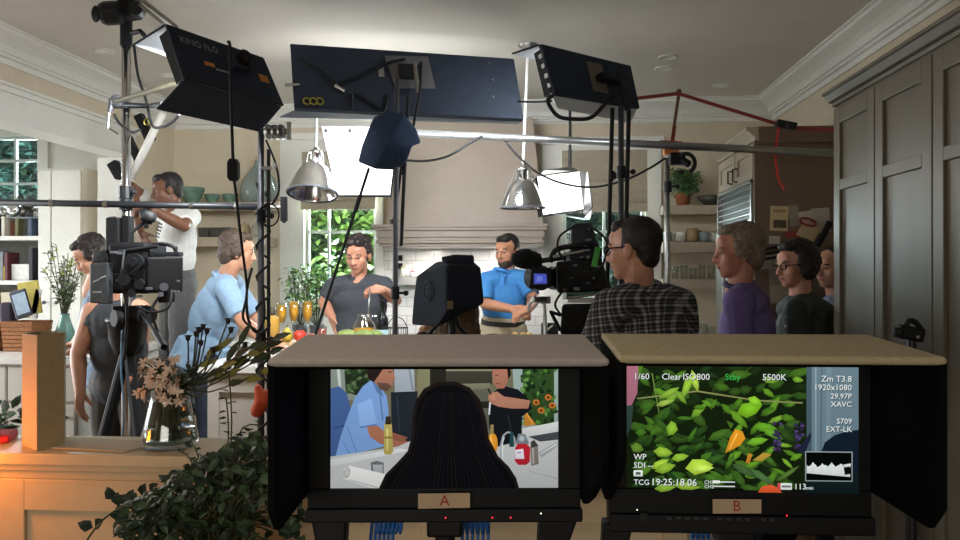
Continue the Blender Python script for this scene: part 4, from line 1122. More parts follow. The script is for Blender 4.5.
# --- grey haired man in purple
t, fr, q, tf = person('grey-haired person in a deep purple shirt looking towards the kitchen in profile', P(737, 252, 3.9), (-1, -.05, -.08), 1.04, P(747, 294, 3.92), V((P(748, 300, 3.92).x, 3.95, .92)), (-.9, .1, 0),
    {'L': (P(738, 303, 3.72), P(742, 362, 3.7), P(708, 390, 3.7), (-.8, 0, -.4), (0, .2, -1), .5), 'R': (P(752, 299, 4.14), P(752, 358, 4.2), P(715, 385, 4.2), (-.8, 0, -.4), (0, .2, -1), .5)},
    skin('ruddy2', 'b98069'), PURP, DENIM, sleeve=1.9, hem=.12, wd=1.08, hair=HAIR_FULL, hairm=HGREY, collar=M('purple_collar', '2c3050', .8), neck_shift=(-.04, 0, 0))
# --- man with glasses in dark jacket
t, fr, q, tf = person('person in dark jacket and glasses with bushy black hair, in front of the pinned papers', P(795, 265, 4.4), (-.95, -.32, -.1), 1.0, P(806, 304, 4.42), V((P(806, 300, 4.42).x, 4.44, .9)), (-.85, -.5, 0),
    {'L': (P(797, 312, 4.24), P(800, 370, 4.2), P(770, 395, 4.15), (-.8, 0, -.4), (0, .2, -1), .5), 'R': (P(806, 306, 4.56), P(804, 360, 4.56), P(775, 390, 4.5), (-.8, 0, -.4), (0, .2, -1), .5)},
    skin('warm', 'b9846c'), JACK, BLACKT, sleeve=1.95, hem=.14, wd=1.0, hair=HAIR_BIG, hairm=HBLACK, collar=M('teal_collar', '27403f', .8), shirt_name='jacket', neck_shift=(-.03, -.01, 0))
glasses(t, fr, q, 1.0, BLACK)
b = MB()
for k in range(4): b.ell(P(787 - k * .5, 308 + k * 9, 4.22), .008, seg=8, rings=5)
b.build('button', M('pale_plastic', 'cfcac2', .4), t)
# --- person half hidden by the cupboard
person('person in a pale blue shirt mostly hidden behind the dark cupboard edge', P(831, 268, 4.86), (-.8, -.5, -.05), .98, P(838, 304, 4.88), V((P(838, 300, 4.88).x, 4.88, .9)), (-.8, -.5, 0),
    {'L': (P(829, 310, 4.74), P(833, 360, 4.76), P(822, 388, 4.7), (-.8, 0, -.4), (0, .2, -1), .5), 'R': (P(846, 306, 4.98), P(846, 352, 4.98), P(836, 385, 4.9), (-.8, 0, -.4), (0, .2, -1), .5)},
    skin('light', 'b8866f'), M('pale_blue_cotton', '8ea2c0', .85, var=.05), DENIM, sleeve=1.9, hem=.12, wd=.85, hair=HAIR_SHORT, hairm=HDBROWN, voxel=.009)
# --- person with dark hair behind the film camera
person('dark-haired person in a blue-grey shirt bending, seen behind the film camera monitor', P(91, 256, 4.68), (-.75, -.35, -.55), .95, P(101, 291, 4.72), V((P(112, 300, 4.74).x, 4.74, .92)), (-.75, -.5, 0),
    {'L': (P(98, 302, 4.54), P(94, 345, 4.54), P(76, 352, 4.7), (-1, 0, -.1), (0, 0, -1), .4), 'R': (P(96, 293, 4.88), P(86, 330, 4.92), P(74, 345, 4.98), (-1, 0, -.1), (0, 0, -1), .4)},
    skin('tan', 'b58468'), M('blue_grey_cotton', '6b7f95', .85, var=.06), DENIM, sleeve=.8, hem=.1, wd=.95, hair=HAIR_FULL, hairm=HDBROWN, neck_shift=(-.03, -.03, 0))
# --- woman in tank top
person('person in a charcoal tank top with one bare arm hanging, behind the film camera tripod', P(121, 268, 4.14), (.25, .95, -.1), .98, P(116, 305, 4.15), V((P(118, 300, 4.15).x, 4.18, .9)), (.2, .98, 0),
    {'L': (P(93, 312, 4.12), P(78, 354, 4.08), P(80, 391, 3.98), (.02, -.1, -1), (1, 0, 0), .5), 'R': (P(139, 310, 4.16), P(141, 352, 4.32), P(128, 345, 4.42), (-.8, .3, .2), (0, .6, -.7), .6)},
    skin('bare', 'bd8b72'), TANK, GREYT, hem=.1, wd=.92, hair=HAIR_BIG, hairm=HBROWN, tank=True, voxel=.007)
# ================================================================ HALF WALL WITH LEDGE
LEDGE = M('cream_ledge_paint', 'cdb794', .45, var=.04)
LZ = 1.03; LY0, LY1 = 1.97, 2.2
lx0, lx1 = XL + .02, .35
struct(MB().box(lx0, lx1, LY0 + .05, LY1 - .03, 0, LZ - .03).build('wall_half', LEDGE))
b = MB().box(lx0, lx1, LY0, LY1, LZ - .03, LZ).box(lx0, lx1, LY0 + .02, LY0 + .05, LZ - .05, LZ - .03).box(lx0, lx1, LY0 + .035, LY0 + .05, LZ - .075, LZ - .05)
struct(b.build('trim_ledge', LEDGE, bevel=.003))
b = MB(); zt = Z(511, 2.0, 23)
xs = [lx0, X(23, 2.0), X(300, 2.0), X(320, 2.0), lx1]
b.box(lx0, X(23, 2.0), LY0 + .035, LY0 + .05, .1, LZ - .075).box(X(23, 2.0), lx1, LY0 + .035, LY0 + .05, zt, LZ - .075).box(X(420, 2.0), X(450, 2.0), LY0 + .035, LY0 + .05, .1, zt).box(lx1 - .06, lx1, LY0 + .035, LY0 + .05, .1, zt).box(lx0, lx1, LY0 + .03, LY0 + .05, 0, .12)
struct(b.build('trim_half_wall', LEDGE, bevel=.003))

# open tan box standing on the ledge
CARD = M('tan_board', 'b29a74', .8, var=.06, scale=60)
d = 2.07
xa, xm, xb = X(22, d), X(37, d), X(66, d)
zt = Z(333, d, 45)
pts = [V((X(37, 2.0), 2.0, LZ)), V((X(64, 2.075), 2.075, LZ)), V((X(66, 2.1), 2.1, LZ)), V((X(52, 2.15), 2.15, LZ)), V((X(40, 2.15), 2.15, LZ)), V((X(22, 2.06), 2.06, LZ))]
ctr = sum(pts, V()) / 6
b = MB(); n = len(pts); h = V((0, 0, zt - LZ))
inn = [ctr + (p - ctr) * .9 for p in pts]
vo = [b.bm.verts.new(p) for p in pts]; vt = [b.bm.verts.new(p + h) for p in pts]; vi = [b.bm.verts.new(p + h) for p in inn]; vb = [b.bm.verts.new(p + V((0, 0, .01))) for p in inn]
b._face(vo[::-1]); b._face(vb)
for i in range(n):
    j = (i + 1) % n
    b._face([vo[i], vo[j], vt[j], vt[i]]); b._face([vt[i], vt[j], vi[j], vi[i]]); b._face([vi[i], vi[j], vb[j], vb[i]])
tag(b.build('cardboard_box', CARD, bevel=.002), 'tall open tan cardboard box glowing orange on one side, on the ledge', 'box')
# sheet of paper, red cloth
PAPER = M('kraft_paper', 'b3a286', .85, var=.04)
tag(MB().prism([P(46, 452, 2.03), P(126, 455, 2.0), P(145, 447.5, 2.06), P(140, 441, 2.13), P(66, 438.5, 2.16)], V((0, 0, .003))).build('paper_sheet', PAPER), 'flat sheet of brown paper lying on the ledge beside the glass vase', 'paper')
o = bpy.data.objects['paper_sheet']
for v in o.data.vertices: v.co.z = LZ + (.001 if v.co.z < LZ + .0015 and v.index < 5 else .004)
rb = MB().prism([V((X(-40, 2.05), 2.02, LZ + .001)), V((X(14, 2.1), 2.08, LZ + .001)), V((X(19, 2.17), 2.17, LZ + .001)), V((X(-40, 2.17), 2.17, LZ + .001))], V((0, 0, .022)))
tag(rb.build('folded_napkin', M('red_cloth', 'a81e2c', .8, var=.1), bevel=.006), 'folded red napkin at the end of the ledge beside the tan box', 'napkin')

# glass vase with flowers
vc = P(170, 450, 2.08); vc.z = LZ + .001
t = thing('flower_vase', 'clear glass vase of pale lilies and dried seed heads on the ledge', 'vase', vc)
hz = Z(378, 2.08, 170) - LZ
R_ = 57 * 2.08 / 800 / 2
prof = [(0, 0), (R_ * .92, 0), (R_, .012), (R_ * .98, .03), (R_ * .85, .07), (R_ * .7, .12), (R_ * .62, .15), (R_ * .66, hz - .01), (R_ * .72, hz)]
inner = [(a - .004, max(hh, .014)) for a, hh in prof[::-1][:-1]] + [(0, .014)]
MB().lathe(prof + inner, vc, seg=40).build('glass', GLASS, t, smooth=True)
MB().lathe([(0, .0155), (R_ - .006, .0155), (R_ * .97 - .0055, .03), (R_ * .9 - .005, .052), (0, .052)], vc, seg=32).build('water', WATER, t, smooth=True)
STEMG = M('dull_green_stem', '3b3f28', .7, var=.2)
OLIVEL = M('olive_leaf', '7c7a3c', .6, var=.25, scale=20)
DKLEAF = M('dusky_green_leaf', '313c26', .6, var=.3, scale=20)
LILY = M('pale_pink_petal', 'd8bea8', .6, var=.15)
SEED = M('dark_seed_head', '2a2326', .8, var=.3)
neck = vc + V((0, 0, hz * .8))
st = MB(); lil = MB(); lf = MB(); seeds = []
R3 = random.Random(11)
for k in range(64):
    px, py = R3.uniform(131, 183), R3.uniform(358, 403)
    if px < 140 and py < 375: px += 18
    p = P(px, py, R3.uniform(1.98, 2.14))
    st.tube([vc + V((R3.uniform(-.03, .03), R3.uniform(-.03, .03), .02)), neck + V((R3.uniform(-.03, .01), R3.uniform(-.02, .02), 0)), p.lerp(neck, .35) + V((0, 0, .012)), p], .0018, 5, 4)
    dd = (p - neck).normalized()
    for j in range(6):
        a = 2 * PI * j / 6 + R3.random(); u, w = frame_from(dd + V((0, -.6, 0)))
        o = (u * math.cos(a) + w * math.sin(a) + (dd + V((0, -.6, 0))).normalized() * .35)
        lil.leaf(p, o, .017, .0075, dd)
for (x, y) in ((203, 327), (196, 334), (207, 331), (201, 343), (213, 350), (228, 321), (231, 330), (245, 345), (188, 338), (199, 330)):
    p = P(x, y, 2.05 + R3.uniform(-.04, .04)); seeds.append(p)
    st.tube([vc + V((R3.uniform(-.03, .02), 0, .02)), neck + V((R3.uniform(0, .03), R3.uniform(-.02, .02), 0)), P((x + 182) / 2 + 2, (y + 400) / 2 + 6, 2.06), p], .0022, 5, 5)
for (x, y, x2, y2) in ((195, 385, 275, 338), (205, 388, 272, 352), (210, 392, 262, 372), (190, 390, 255, 358), (200, 395, 240, 345), (195, 380, 226, 365), (188, 375, 215, 352), (205, 378, 250, 347), (215, 380, 268, 345)):
    a, c = P(x, y, 2.05), P(x2, y2, 2.02 + R3.uniform(-.05, .08))
    st.tube([vc + V((R3.uniform(-.03, .02), 0, .02)), neck + V((.02, 0, 0)), a, c], .002, 5, 4)
    for j in range(3):
        pp = a.lerp(c, .35 + .3 * j)
        lf.mat(0 if R3.random() < .55 else 1).leaf(pp, (c - a).normalized() + V((R3.uniform(-.3, .3), R3.uniform(-.5, .1), R3.uniform(-.35, .2))), .075 * R3.uniform(.7, 1.1), .02, V((0, -1, .4)))
for k in range(40):
    pp = P(R3.uniform(160, 200), R3.uniform(368, 400), R3.uniform(2.0, 2.14))
    lf.mat(1).leaf(pp, V((R3.uniform(-1, 1), R3.uniform(-1, .6), R3.uniform(-.2, 1))), .035, .012)
for k in range(14):
    st.tube([vc + V((R3.uniform(-.05, .05), R3.uniform(-.04, .04), .02)), neck + V((R3.uniform(-.035, .035), R3.uniform(-.02, .02), .03))], .0022, 5)
st.build('stems', STEMG, t); lil.build('lily_blossoms', LILY, t, recalc=False); lf.build('leaves', [OLIVEL, DKLEAF], t, recalc=False)
for p in seeds:
    b = MB().ell(p, (.007, .007, .009), seg=8, rings=6)
    for j in range(12):
        a = 2 * PI * j / 12; b.leaf(p, V((math.cos(a), math.sin(a), .7)), .014, .005)
    b.build('seed_head', SEED, t, recalc=False)
# red-orange glove hanging from the cable stand
og = remesh(MB().limb([(P(258, 388, 3.42), .018), (P(262, 402, 3.42), .034), (P(257, 411, 3.42), .03)]).limb([(P(262, 402, 3.42), .03), (P(267, 392, 3.42), .014)]), 'work_glove', M('red_orange_cloth', 'c2502c', .8, var=.1), None, .008, 3)
tag(og, 'red-orange glove hooked on the dark cable-wrapped stand', 'glove')

# ivy in front of the ledge
t = thing('ivy_plant', 'dark green trailing ivy in a pot in front of the ledge, beside monitor A', 'plant', (X(215, 1.66), 1.66, 0))
px0 = X(215, 1.66)
b = MB().lathe([(0, .62), (.1, .62), (.125, .8), (.13, .86), (.12, .86), (.11, .83), (0, .83)], (px0, 1.66, 0), seg=28); b.build('pot', M('dark_glazed_pot', '2b2a2c', .3), t, smooth=True)
b = MB().lathe([(0, .6), (.16, .6), (.16, .62), (0, .62)], (px0, 1.66, 0), seg=28)
b.build('stand_top', DARKWOOD, t)
for k in range(4):
    a = PI / 4 + k * PI / 2
    MB().cyl((px0 + .11 * math.cos(a), 1.66 + .11 * math.sin(a), .6), (px0 + .14 * math.cos(a), 1.66 + .14 * math.sin(a), 0), .014).build('leg', DARKWOOD, t)
IVY1 = M('ivy_leaf', '33472a', .55, var=.3, scale=25); IVY2 = M('ivy_leaf_dark', '1f2e1d', .6, var=.3, scale=25)
fo = MB(); ist = MB(); R4 = random.Random(3)
top_edge = [(105, 520), (125, 500), (150, 490), (170, 475), (190, 462), (205, 452), (225, 448), (240, 440), (262, 432), (275, 440), (300, 470)]
def topy(x):
    for (x0, y0), (x1, y1) in zip(top_edge, top_edge[1:]):
        if x0 <= x <= x1: return y0 + (y1 - y0) * (x - x0) / (x1 - x0)
    return 530
soil = V((px0, 1.66, .84))
for k in range(1400):
    x = R4.uniform(118, 300); ty = topy(x) + 3
    y = ty + (abs(R4.gauss(0, .5)) * 70 if R4.random() < .8 else R4.uniform(0, 130))
    p = P(x, y, R4.uniform(1.5, 1.88))
    if p.y > 1.94: continue
    fo.mat(0 if R4.random() < .45 else 1)
    fo.leaf(p, V((R4.uniform(-1, 1), R4.uniform(-1, .5), R4.uniform(-.8, .5))), R4.uniform(.018, .034), R4.uniform(.012, .022), V((R4.uniform(-.4, .4), -.7, 1)))
    if k % 9 == 0: ist.tube([soil + V((R4.uniform(-.06, .06), R4.uniform(-.06, .06), 0)), soil.lerp(p, .5) + V((0, 0, .06)), p], .0018, 5, 4)
# long trailing runners
run = [P(160, 497, 1.72), P(140, 500, 1.7), P(120, 508, 1.7), P(105, 518, 1.7), P(94, 530, 1.7), P(84, 545, 1.7)]
ist.tube([soil] + run, .0022, 6, 5)
for (x, y, dx, dz) in ((118, 506, .1, 1), (114, 500, -.4, 1), (130, 502, .3, .8), (122, 513, .5, -.8), (93, 528, -.5, .3), (95, 527, .6, .5), (150, 492, .5, .5), (142, 496, .3, .8), (138, 508, -.2, -.8)):
    fo.mat(1).leaf(P(x, y, 1.7), V((dx, -.3, dz)), .034, .026, V((0, -1, .5)))
for (x0, y0, x1, y1) in ((228, 445, 226, 398), (231, 445, 229, 372), (195, 470, 178, 450), (200, 465, 190, 440), (236, 440, 262, 425)):
    a, c = P(x0, y0, 1.8), P(x1, y1, 1.84)
    ist.tube([soil, a, c], .0018, 5, 4)
    for j in range(8):
        fo.mat(1).leaf(a.lerp(c, j / 7), V((R4.choice((-1, 1)) * .8, -.2, R4.uniform(-.2, .6))), .02, .011)
ist.build('stems', STEMG, t); fo.build('foliage', [IVY1, IVY2], t, recalc=False)

# dark bush behind the ledge at the far end
t = thing('potted_bush', 'dark leafy potted bush behind the red napkin at the edge', 'plant', (X(-6, 2.75), 2.75, 0))
x0 = X(-6, 2.75)
MB().lathe([(0, 0), (.13, 0), (.17, .3), (.18, .34), (.165, .34), (.15, .3), (0, .3)], (x0, 2.75, 0), seg=24).build('pot', M('terracotta', '94573b', .8), t, smooth=True)
b = MB(); s = MB()
for k in range(420):
    th, ph = R4.uniform(0, 2 * PI), math.acos(R4.uniform(-1, 1)); q = R4.uniform(.4, 1) ** .5
    p = V((x0 + .2 * q * math.sin(ph) * math.cos(th), 2.75 + .2 * q * math.sin(ph) * math.sin(th), .72 + .3 * q * math.cos(ph)))
    b.mat(k % 2).leaf(p, V((R4.uniform(-1, 1), R4.uniform(-1, 1), R4.uniform(-.5, 1))), .06, .03)
    if k % 20 == 0: s.tube([V((x0, 2.75, .3)), V((x0, 2.75, .6)), p], .004, 5, 3)
s.build('stems', STEMG, t); b.build('foliage', [IVY1, IVY2], t, recalc=False)

# ================================================================ MONITORS
HOODCA = M('brown_grey_hood_fabric', 'a0968f', .9, var=.08, scale=120, bump=.08)
HOODCB = M('olive_brown_hood_fabric', 'aa9d7c', .9, var=.08, scale=120, bump=.08)
LINING = M('black_hood_lining', '060607', .95, var=.1, spec=.1)
BEZEL = M('black_bezel', '08090a', .55, var=.1, spec=.25)
TAPE = M('tan_paper_tape', 'b99f80', .8, var=.04)
REDINK = M('red_marker', '9c2420', .7, var=0)
LEDR = M('red_led', 'ff2a35', emit=2.0); LEDW = M('pale_led', 'e6f0c8', emit=2.0)

class Screen:
    def __init__(s, cx, cy, d, yaw, px=None, ks=1.0):
        s.c = P(px or cx, cy, d); s.cx, s.cy = cx, cy; s.k = (_R.transposed() @ (s.c - V((0, 0, CAM_Z)))).y / 800.0 * ks
        s.r = V((math.cos(yaw), math.sin(yaw), 0)); s.n = V((math.sin(yaw), -math.cos(yaw), 0)); s.u = V((0, 0, 1))
        s.lay = 0
    def w(s, a, b, z): return s.c + s.r * a + s.n * b + s.u * z         # local metres
    def p(s, px, py, lay=None): return s.c + s.r * (px - s.cx) * s.k + s.u * (s.cy - py) * s.k + s.n * (.0006 + .00004 * (s.lay if lay is None else lay))

def monitor(S, label, w_scr, h_scr, W, dep, zt_f, zt_b, zbot, zchin, canvas, taper=0):
    t = thing('video_monitor', label, 'monitor', (S.c.x, S.c.y, 0))
    def lbox(m, a0, a1, b0, b1, z0, z1): m.hexa([S.w(a0, b0, z0), S.w(a1, b0, z0), S.w(a1, b1, z0), S.w(a0, b1, z0), S.w(a0, b0, z1), S.w(a1, b0, z1), S.w(a1, b1, z1), S.w(a0, b1, z1)]); return m
    hw, hh = w_scr / 2, h_scr / 2; g = W / 2
    cz = S.c.z
    # z values are given absolute; local z = z - cz
    lbox(MB(), -g + .012, g - .012, -.06, -.004, zchin - cz, zt_b - cz - .015).build('back_shell', BLACK, t, bevel=.008)
    m = MB()
    lbox(m, -g + .012, -hw, -.004, .006, -hh, zt_b - cz - .015); lbox(m, hw, g - .012, -.004, .006, -hh, zt_b - cz - .015); lbox(m, -hw, hw, -.004, .006, hh, zt_b - cz - .015)
    lbox(m, -g + .012, g - .012, -.004, .008, zchin - cz, -hh)
    bz = m.build('bezel', BEZEL, t, bevel=.0015)
    c = MB(); lbox(c, -g + .01, g - .01, .008, .02, zchin - cz + .002, (zchin - cz) * .55 + (-hh) * .45)
    c.build('control_strip', BLACK, t, bevel=.003)
    # hood: fabric top and two sides, black inside
    h = MB(); th = .012
    h.hexa([S.w(-g, -.03, zt_b - cz - th), S.w(g, -.03, zt_b - cz - th), S.w(g, dep, zt_f - cz - th), S.w(-g, dep, zt_f - cz - th), S.w(-g, -.03, zt_b - cz), S.w(g, -.03, zt_b - cz), S.w(g, dep, zt_f - cz), S.w(-g, dep, zt_f - cz)])
    hood = h.build('hood_top', canvas, t, bevel=.008, segs=3)
    for sg in (-1, 1):
        o = MB(); a0, a1 = (sg * g, sg * (g - th))
        zb2 = zbot
        prof = [(-.03, zt_b - cz - .004), (dep - .002, zt_f - cz - .004), (dep - .002, zb2 - cz + .035), (dep - .035, zb2 - cz), (-.03, zb2 - cz)]
        if sg == taper: prof = [(-.03, zt_b - cz - .004), (dep - .002, zt_f - cz - .004), (dep - .002, zb2 - cz + .1), (dep - .02, zb2 - cz + .08), (dep * .45, zb2 - cz + .02), (.03, zb2 - cz - .01), (-.03, zb2 - cz - .01)]
        o.prism([S.w(a0, b, z) for b, z in prof], S.r * (a1 - a0))
        o.build('hood_side', M('black_hood_fabric', '0a0b0c', .95, var=.1, spec=.1), t, bevel=.003)
    l = MB(); l.hexa([S.w(-g + th, 0, zt_b - cz - th - .003), S.w(g - th, 0, zt_b - cz - th - .003), S.w(g - th, dep - .004, zt_f - cz - th - .003), S.w(-g + th, dep - .004, zt_f - cz - th - .003), S.w(-g + th, 0, zt_b - cz - th), S.w(g - th, 0, zt_b - cz - th), S.w(g - th, dep - .004, zt_f - cz - th), S.w(-g + th, dep - .004, zt_f - cz - th)])
    l.build('hood_lining', LINING, t)
    # support
    MB().cyl(S.w(0, -.03, zchin - cz + .01), V((S.w(0, -.03, 0).x, S.w(0, -.03, 0).y, .3)), .017).build('stand_pole', BLACKM, t)
    lbox(MB(), -.03, .03, -.06, .0, zchin - cz - .03, zchin - cz).build('mount_block', BLACK, t, bevel=.005)
    for k in range(3):
        a = .5 + 2 * PI * k / 3; q0 = S.w(0, -.03, 0); e = V((q0.x + .4 * math.cos(a), q0.y + .4 * math.sin(a), .014))
        MB().tube([V((q0.x, q0.y, .5)), e], .011, 8).ell(e, .014, seg=8, rings=6).build('leg', BLACKM, t)
    return t, lbox

# ---- monitor A
SA = Screen(444.5, 424.5, 1.33, YAW + .01)
ka = SA.k
t, lbox = monitor(SA, 'video monitor marked A showing a man in blue shirt and a dark-haired head', 229 * ka, 127 * ka, .478, .225, 1.379, 1.394, 1.13, Z(523, 1.33), HOODCA, 1)
pic = MB()
PICM = bpy.data.materials.new('screen_picture'); PICM.use_nodes = True
_nt = PICM.node_tree; _nt.nodes.clear()
_a = _nt.nodes.new('ShaderNodeVertexColor'); _a.layer_name = 'picture'; _e = _nt.nodes.new('ShaderNodeEmission'); _o = _nt.nodes.new('ShaderNodeOutputMaterial')
_nt.links.new(_a.outputs['Color'], _e.inputs['Color']); _nt.links.new(_e.outputs[0], _o.inputs[0])
pm = [PICM]
R_p = random.Random(31)
def paint(S, pts, col, ctr=None, soft=.12):
    """one flat patch of the picture; ctr = brighter middle"""
    S.lay += 1
    lay = pic.bm.loops.layers.float_color.get('picture') or pic.bm.loops.layers.float_color.new('picture')
    c = lin(hx(col)); ys = [y for x, y in pts]; y0, y1 = min(ys), max(ys)
    sh = [1 + soft * (1 - 2 * (y - y0) / max(1e-6, y1 - y0)) + R_p.uniform(-soft, soft) * .5 for x, y in pts]
    vs = [pic.bm.verts.new(S.p(x, y)) for x, y in pts]
    def f(idx, vv, ss):
        try: fc = pic.bm.faces.new(vv)
        except ValueError: return
        for lp, k in zip(fc.loops, ss): lp[lay] = (c[0] * k, c[1] * k, c[2] * k, 1)
    if ctr is None: f(0, vs, sh)
    else:
        cx, cy = sum(x for x, y in pts) / len(pts), sum(ys) / len(pts); vc = pic.bm.verts.new(S.p(cx, cy))
        for i in range(len(pts)): f(0, [vs[i], vs[(i + 1) % len(pts)], vc], [sh[i] * (2 - ctr), sh[(i + 1) % len(pts)] * (2 - ctr), ctr])
def hx(s): return [int(s[i:i + 2], 16) for i in (0, 2, 4)]
def shape(S, pts, col): paint(S, pts, col)
def oval(S, x, y, rx, ry, col, rot=0, n=14):
    pts = []
    for i in range(n):
        a = 2 * PI * i / n; u, v = rx * math.cos(a), ry * math.sin(a)
        pts.append((x + u * math.cos(rot) - v * math.sin(rot), y + u * math.sin(rot) + v * math.cos(rot)))
    paint(S, pts, col, 1.15)
def leafp(S, x, y, L, W, rot, col):
    pts = [(-L / 2, 0), (-L * .2, -W / 2), (L * .2, -W * .4), (L / 2, 0), (L * .2, W * .4), (-L * .2, W / 2)]
    paint(S, [(x + u * math.cos(rot) - v * math.sin(rot), y + u * math.sin(rot) + v * math.cos(rot)) for u, v in pts], col, 1.25, .25)
def stroke(S, pts, w, col):
    for (x0, y0), (x1, y1) in zip(pts, pts[1:]):
        dx, dy = x1 - x0, y1 - y0; l = math.hypot(dx, dy); nx, ny = -dy / l * w / 2, dx / l * w / 2
        shape(S, [(x0 + nx, y0 + ny), (x1 + nx, y1 + ny), (x1 - nx, y1 - ny), (x0 - nx, y0 - ny)], col)
A = SA
shape(A, [(331, 361), (558, 361), (558, 487.5), (331, 487.5)], '66634f')
shape(A, [(331, 361), (372, 361), (372, 400), (331, 400)], '7d877d'); shape(A, [(344, 361), (374, 361), (374, 400), (346, 392)], '222c1d')
R5 = random.Random(8)
for k in range(24): leafp(A, R5.uniform(346, 372), R5.uniform(366, 392), 7, 3.5, R5.uniform(0, 3), R5.choice(['3a5230', '2a3c25', '55694a']))
stroke(A, [(338, 362), (341, 395)], 3, 'b6bdbb')
shape(A, [(331, 388), (340, 386), (347, 393), (352, 412), (348, 452), (331, 456)], '3c5684'); stroke(A, [(334, 428), (347, 424)], 1.2, '2b3f66')
shape(A, [(418, 361), (430, 361), (431, 400), (416, 420)], '7a785c'); shape(A, [(430, 361), (446, 361), (446, 395), (430, 395)], '26251f'); shape(A, [(446, 361), (492, 361), (492, 371), (446, 371)], '8d8a72')
shape(A, [(446, 371), (492, 371), (492, 384), (446, 384)], '3a382f'); shape(A, [(446, 384), (490, 383), (490, 388), (446, 390)], '75725f'); shape(A, [(470, 390), (490, 389), (490, 430), (478, 430)], '55564a'); shape(A, [(474, 402), (489, 401), (489, 408), (476, 408)], '24241f')
shape(A, [(394, 361), (414, 361), (415, 392), (395, 394)], '9aa2ab'); stroke(A, [(409, 366), (413, 390)], 2, '7d8590'); shape(A, [(391, 392), (418, 391), (416, 420), (410, 452), (392, 440)], '20242b'); stroke(A, [(397, 396), (400, 432)], 1.5, '2d333c')
# seated man in blue
shape(A, [(336, 456), (341, 436), (348, 416), (355, 398), (363, 386), (371, 380), (381, 387), (387, 396), (389, 412), (388, 426), (384, 446), (352, 454)], '6f91c2')
shape(A, [(358, 404), (372, 398), (377, 424), (360, 427)], '7ea0cf'); stroke(A, [(360, 427), (377, 424)], 1.4, '4b6a99'); stroke(A, [(347, 425), (357, 452)], 1.3, '5878aa'); stroke(A, [(380, 392), (383, 420)], 1.6, '557099'); stroke(A, [(343, 440), (350, 453)], 1.2, '587aad')
shape(A, [(372, 380), (381, 388), (384, 397), (377, 392)], '557099')
shape(A, [(374, 371), (379, 367), (391, 367), (394, 373), (395.5, 379), (393, 381), (393, 386), (388, 390), (380, 388), (375, 382)], '9a6a55'); shape(A, [(377, 382), (388, 383), (392, 386), (387, 391), (380, 389)], '5c443a')
shape(A, [(367, 372), (370, 365), (380, 361), (391, 363), (391, 369), (383, 369), (379, 375), (374, 382), (369, 379)], '261d1a'); stroke(A, [(388, 372), (392, 371.5)], 1, '3b2a24')
shape(A, [(367, 426), (378, 425), (388, 434), (400, 439), (408, 441), (403, 447), (394, 448), (380, 443), (370, 436)], '94604a'); shape(A, [(386, 430), (396, 433), (408, 437), (403, 442), (392, 439)], '7f503d')
# worktop
shape(A, [(331, 456), (352, 453), (398, 446), (412, 440), (482, 441), (558, 431), (558, 487.5), (331, 487.5)], 'a6a8a8'); shape(A, [(331, 459), (400, 448), (410, 450), (331, 466)], 'b5b8b8')
shape(A, [(384.5, 423), (392, 423), (393.5, 451), (391, 454), (385, 454), (384, 451)], '9e9150'); shape(A, [(386, 416), (391, 416), (391.5, 424), (385.5, 424)], '2e2a1c'); stroke(A, [(387.5, 428), (387.8, 450)], 1.6, 'c6b978'); stroke(A, [(384.5, 437), (393, 437)], 2, '7a6d34')
shape(A, [(371, 462), (377, 460), (384, 462), (384, 475), (372, 473)], '5a5d62'); shape(A, [(373, 464), (383, 464), (383, 474), (374, 472)], '8f9294')
shape(A, [(345, 468), (350, 465), (388, 474), (384, 487.5), (372, 487.5), (344, 478)], 'c5c6c3'); oval(A, 347.5, 472, 3.2, 6, 'a3a5a2', .2); stroke(A, [(350, 479), (378, 487)], 1.4, '9d9f9c')
# right side: window, greenery, cook
shape(A, [(512, 361), (558, 361), (558, 430), (516, 430)], '8fa09a'); shape(A, [(522, 363), (554, 363), (554, 425), (524, 425)], '2c4422')
for k in range(70): leafp(A, R5.uniform(521, 555), R5.uniform(366, 424), R5.uniform(5, 9), R5.uniform(2.5, 4.5), R5.uniform(0, 3.14), R5.choice(['35582a', '48702f', '21361c', '5b8440', '2d4a27', '182a16']))
for x, y in ((536, 402), (548, 397), (552, 405), (541, 410)):
    oval(A, x, y, 3.6, 3.2, 'b06a2c'); oval(A, x, y, 1.5, 1.3, '4a2c18')
shape(A, [(524, 409), (536, 424), (524, 426)], 'b0762c'); stroke(A, [(526, 412), (533, 424)], 1, 'd69a45')
shape(A, [(522, 428), (558, 421), (558, 431), (540, 434), (522, 436)], 'b9bcba'); shape(A, [(528, 436), (558, 431), (558, 439), (540, 441)], '3d4144')
shape(A, [(489, 398), (496, 389), (506, 386), (518, 389), (527, 397), (532, 408), (522, 416), (521, 440), (497, 446), (489, 425)], '14161a'); stroke(A, [(508, 415), (512, 436)], 1.4, '23262c')
shape(A, [(492, 366), (496, 362), (507, 362), (509, 370), (508, 380), (504, 388), (497, 388), (493, 382)], 'a06c58'); shape(A, [(491, 369), (493, 361), (509, 361), (511, 374), (508, 379), (507, 369), (497, 367)], '1f1815'); stroke(A, [(495, 375), (498, 374.6)], .9, '4b2e26'); stroke(A, [(496, 383), (500, 383)], .9, '743f36')
shape(A, [(489, 393), (497, 391), (504, 396), (518, 398), (530, 400), (528, 408), (512, 408), (498, 406), (489, 402)], 'a5735e'); oval(A, 493, 397, 5, 5, 'ad7a64'); stroke(A, [(490, 402), (489, 414)], 1.6, 'c7cdd0'); stroke(A, [(491, 394), (488, 388)], 1.6, '23201f')
oval(A, 492.5, 443, 5.2, 11, 'c8882a'); oval(A, 491, 440, 1.8, 7, 'dba348'); stroke(A, [(492, 424), (492, 433)], 3, '8a7a4c')
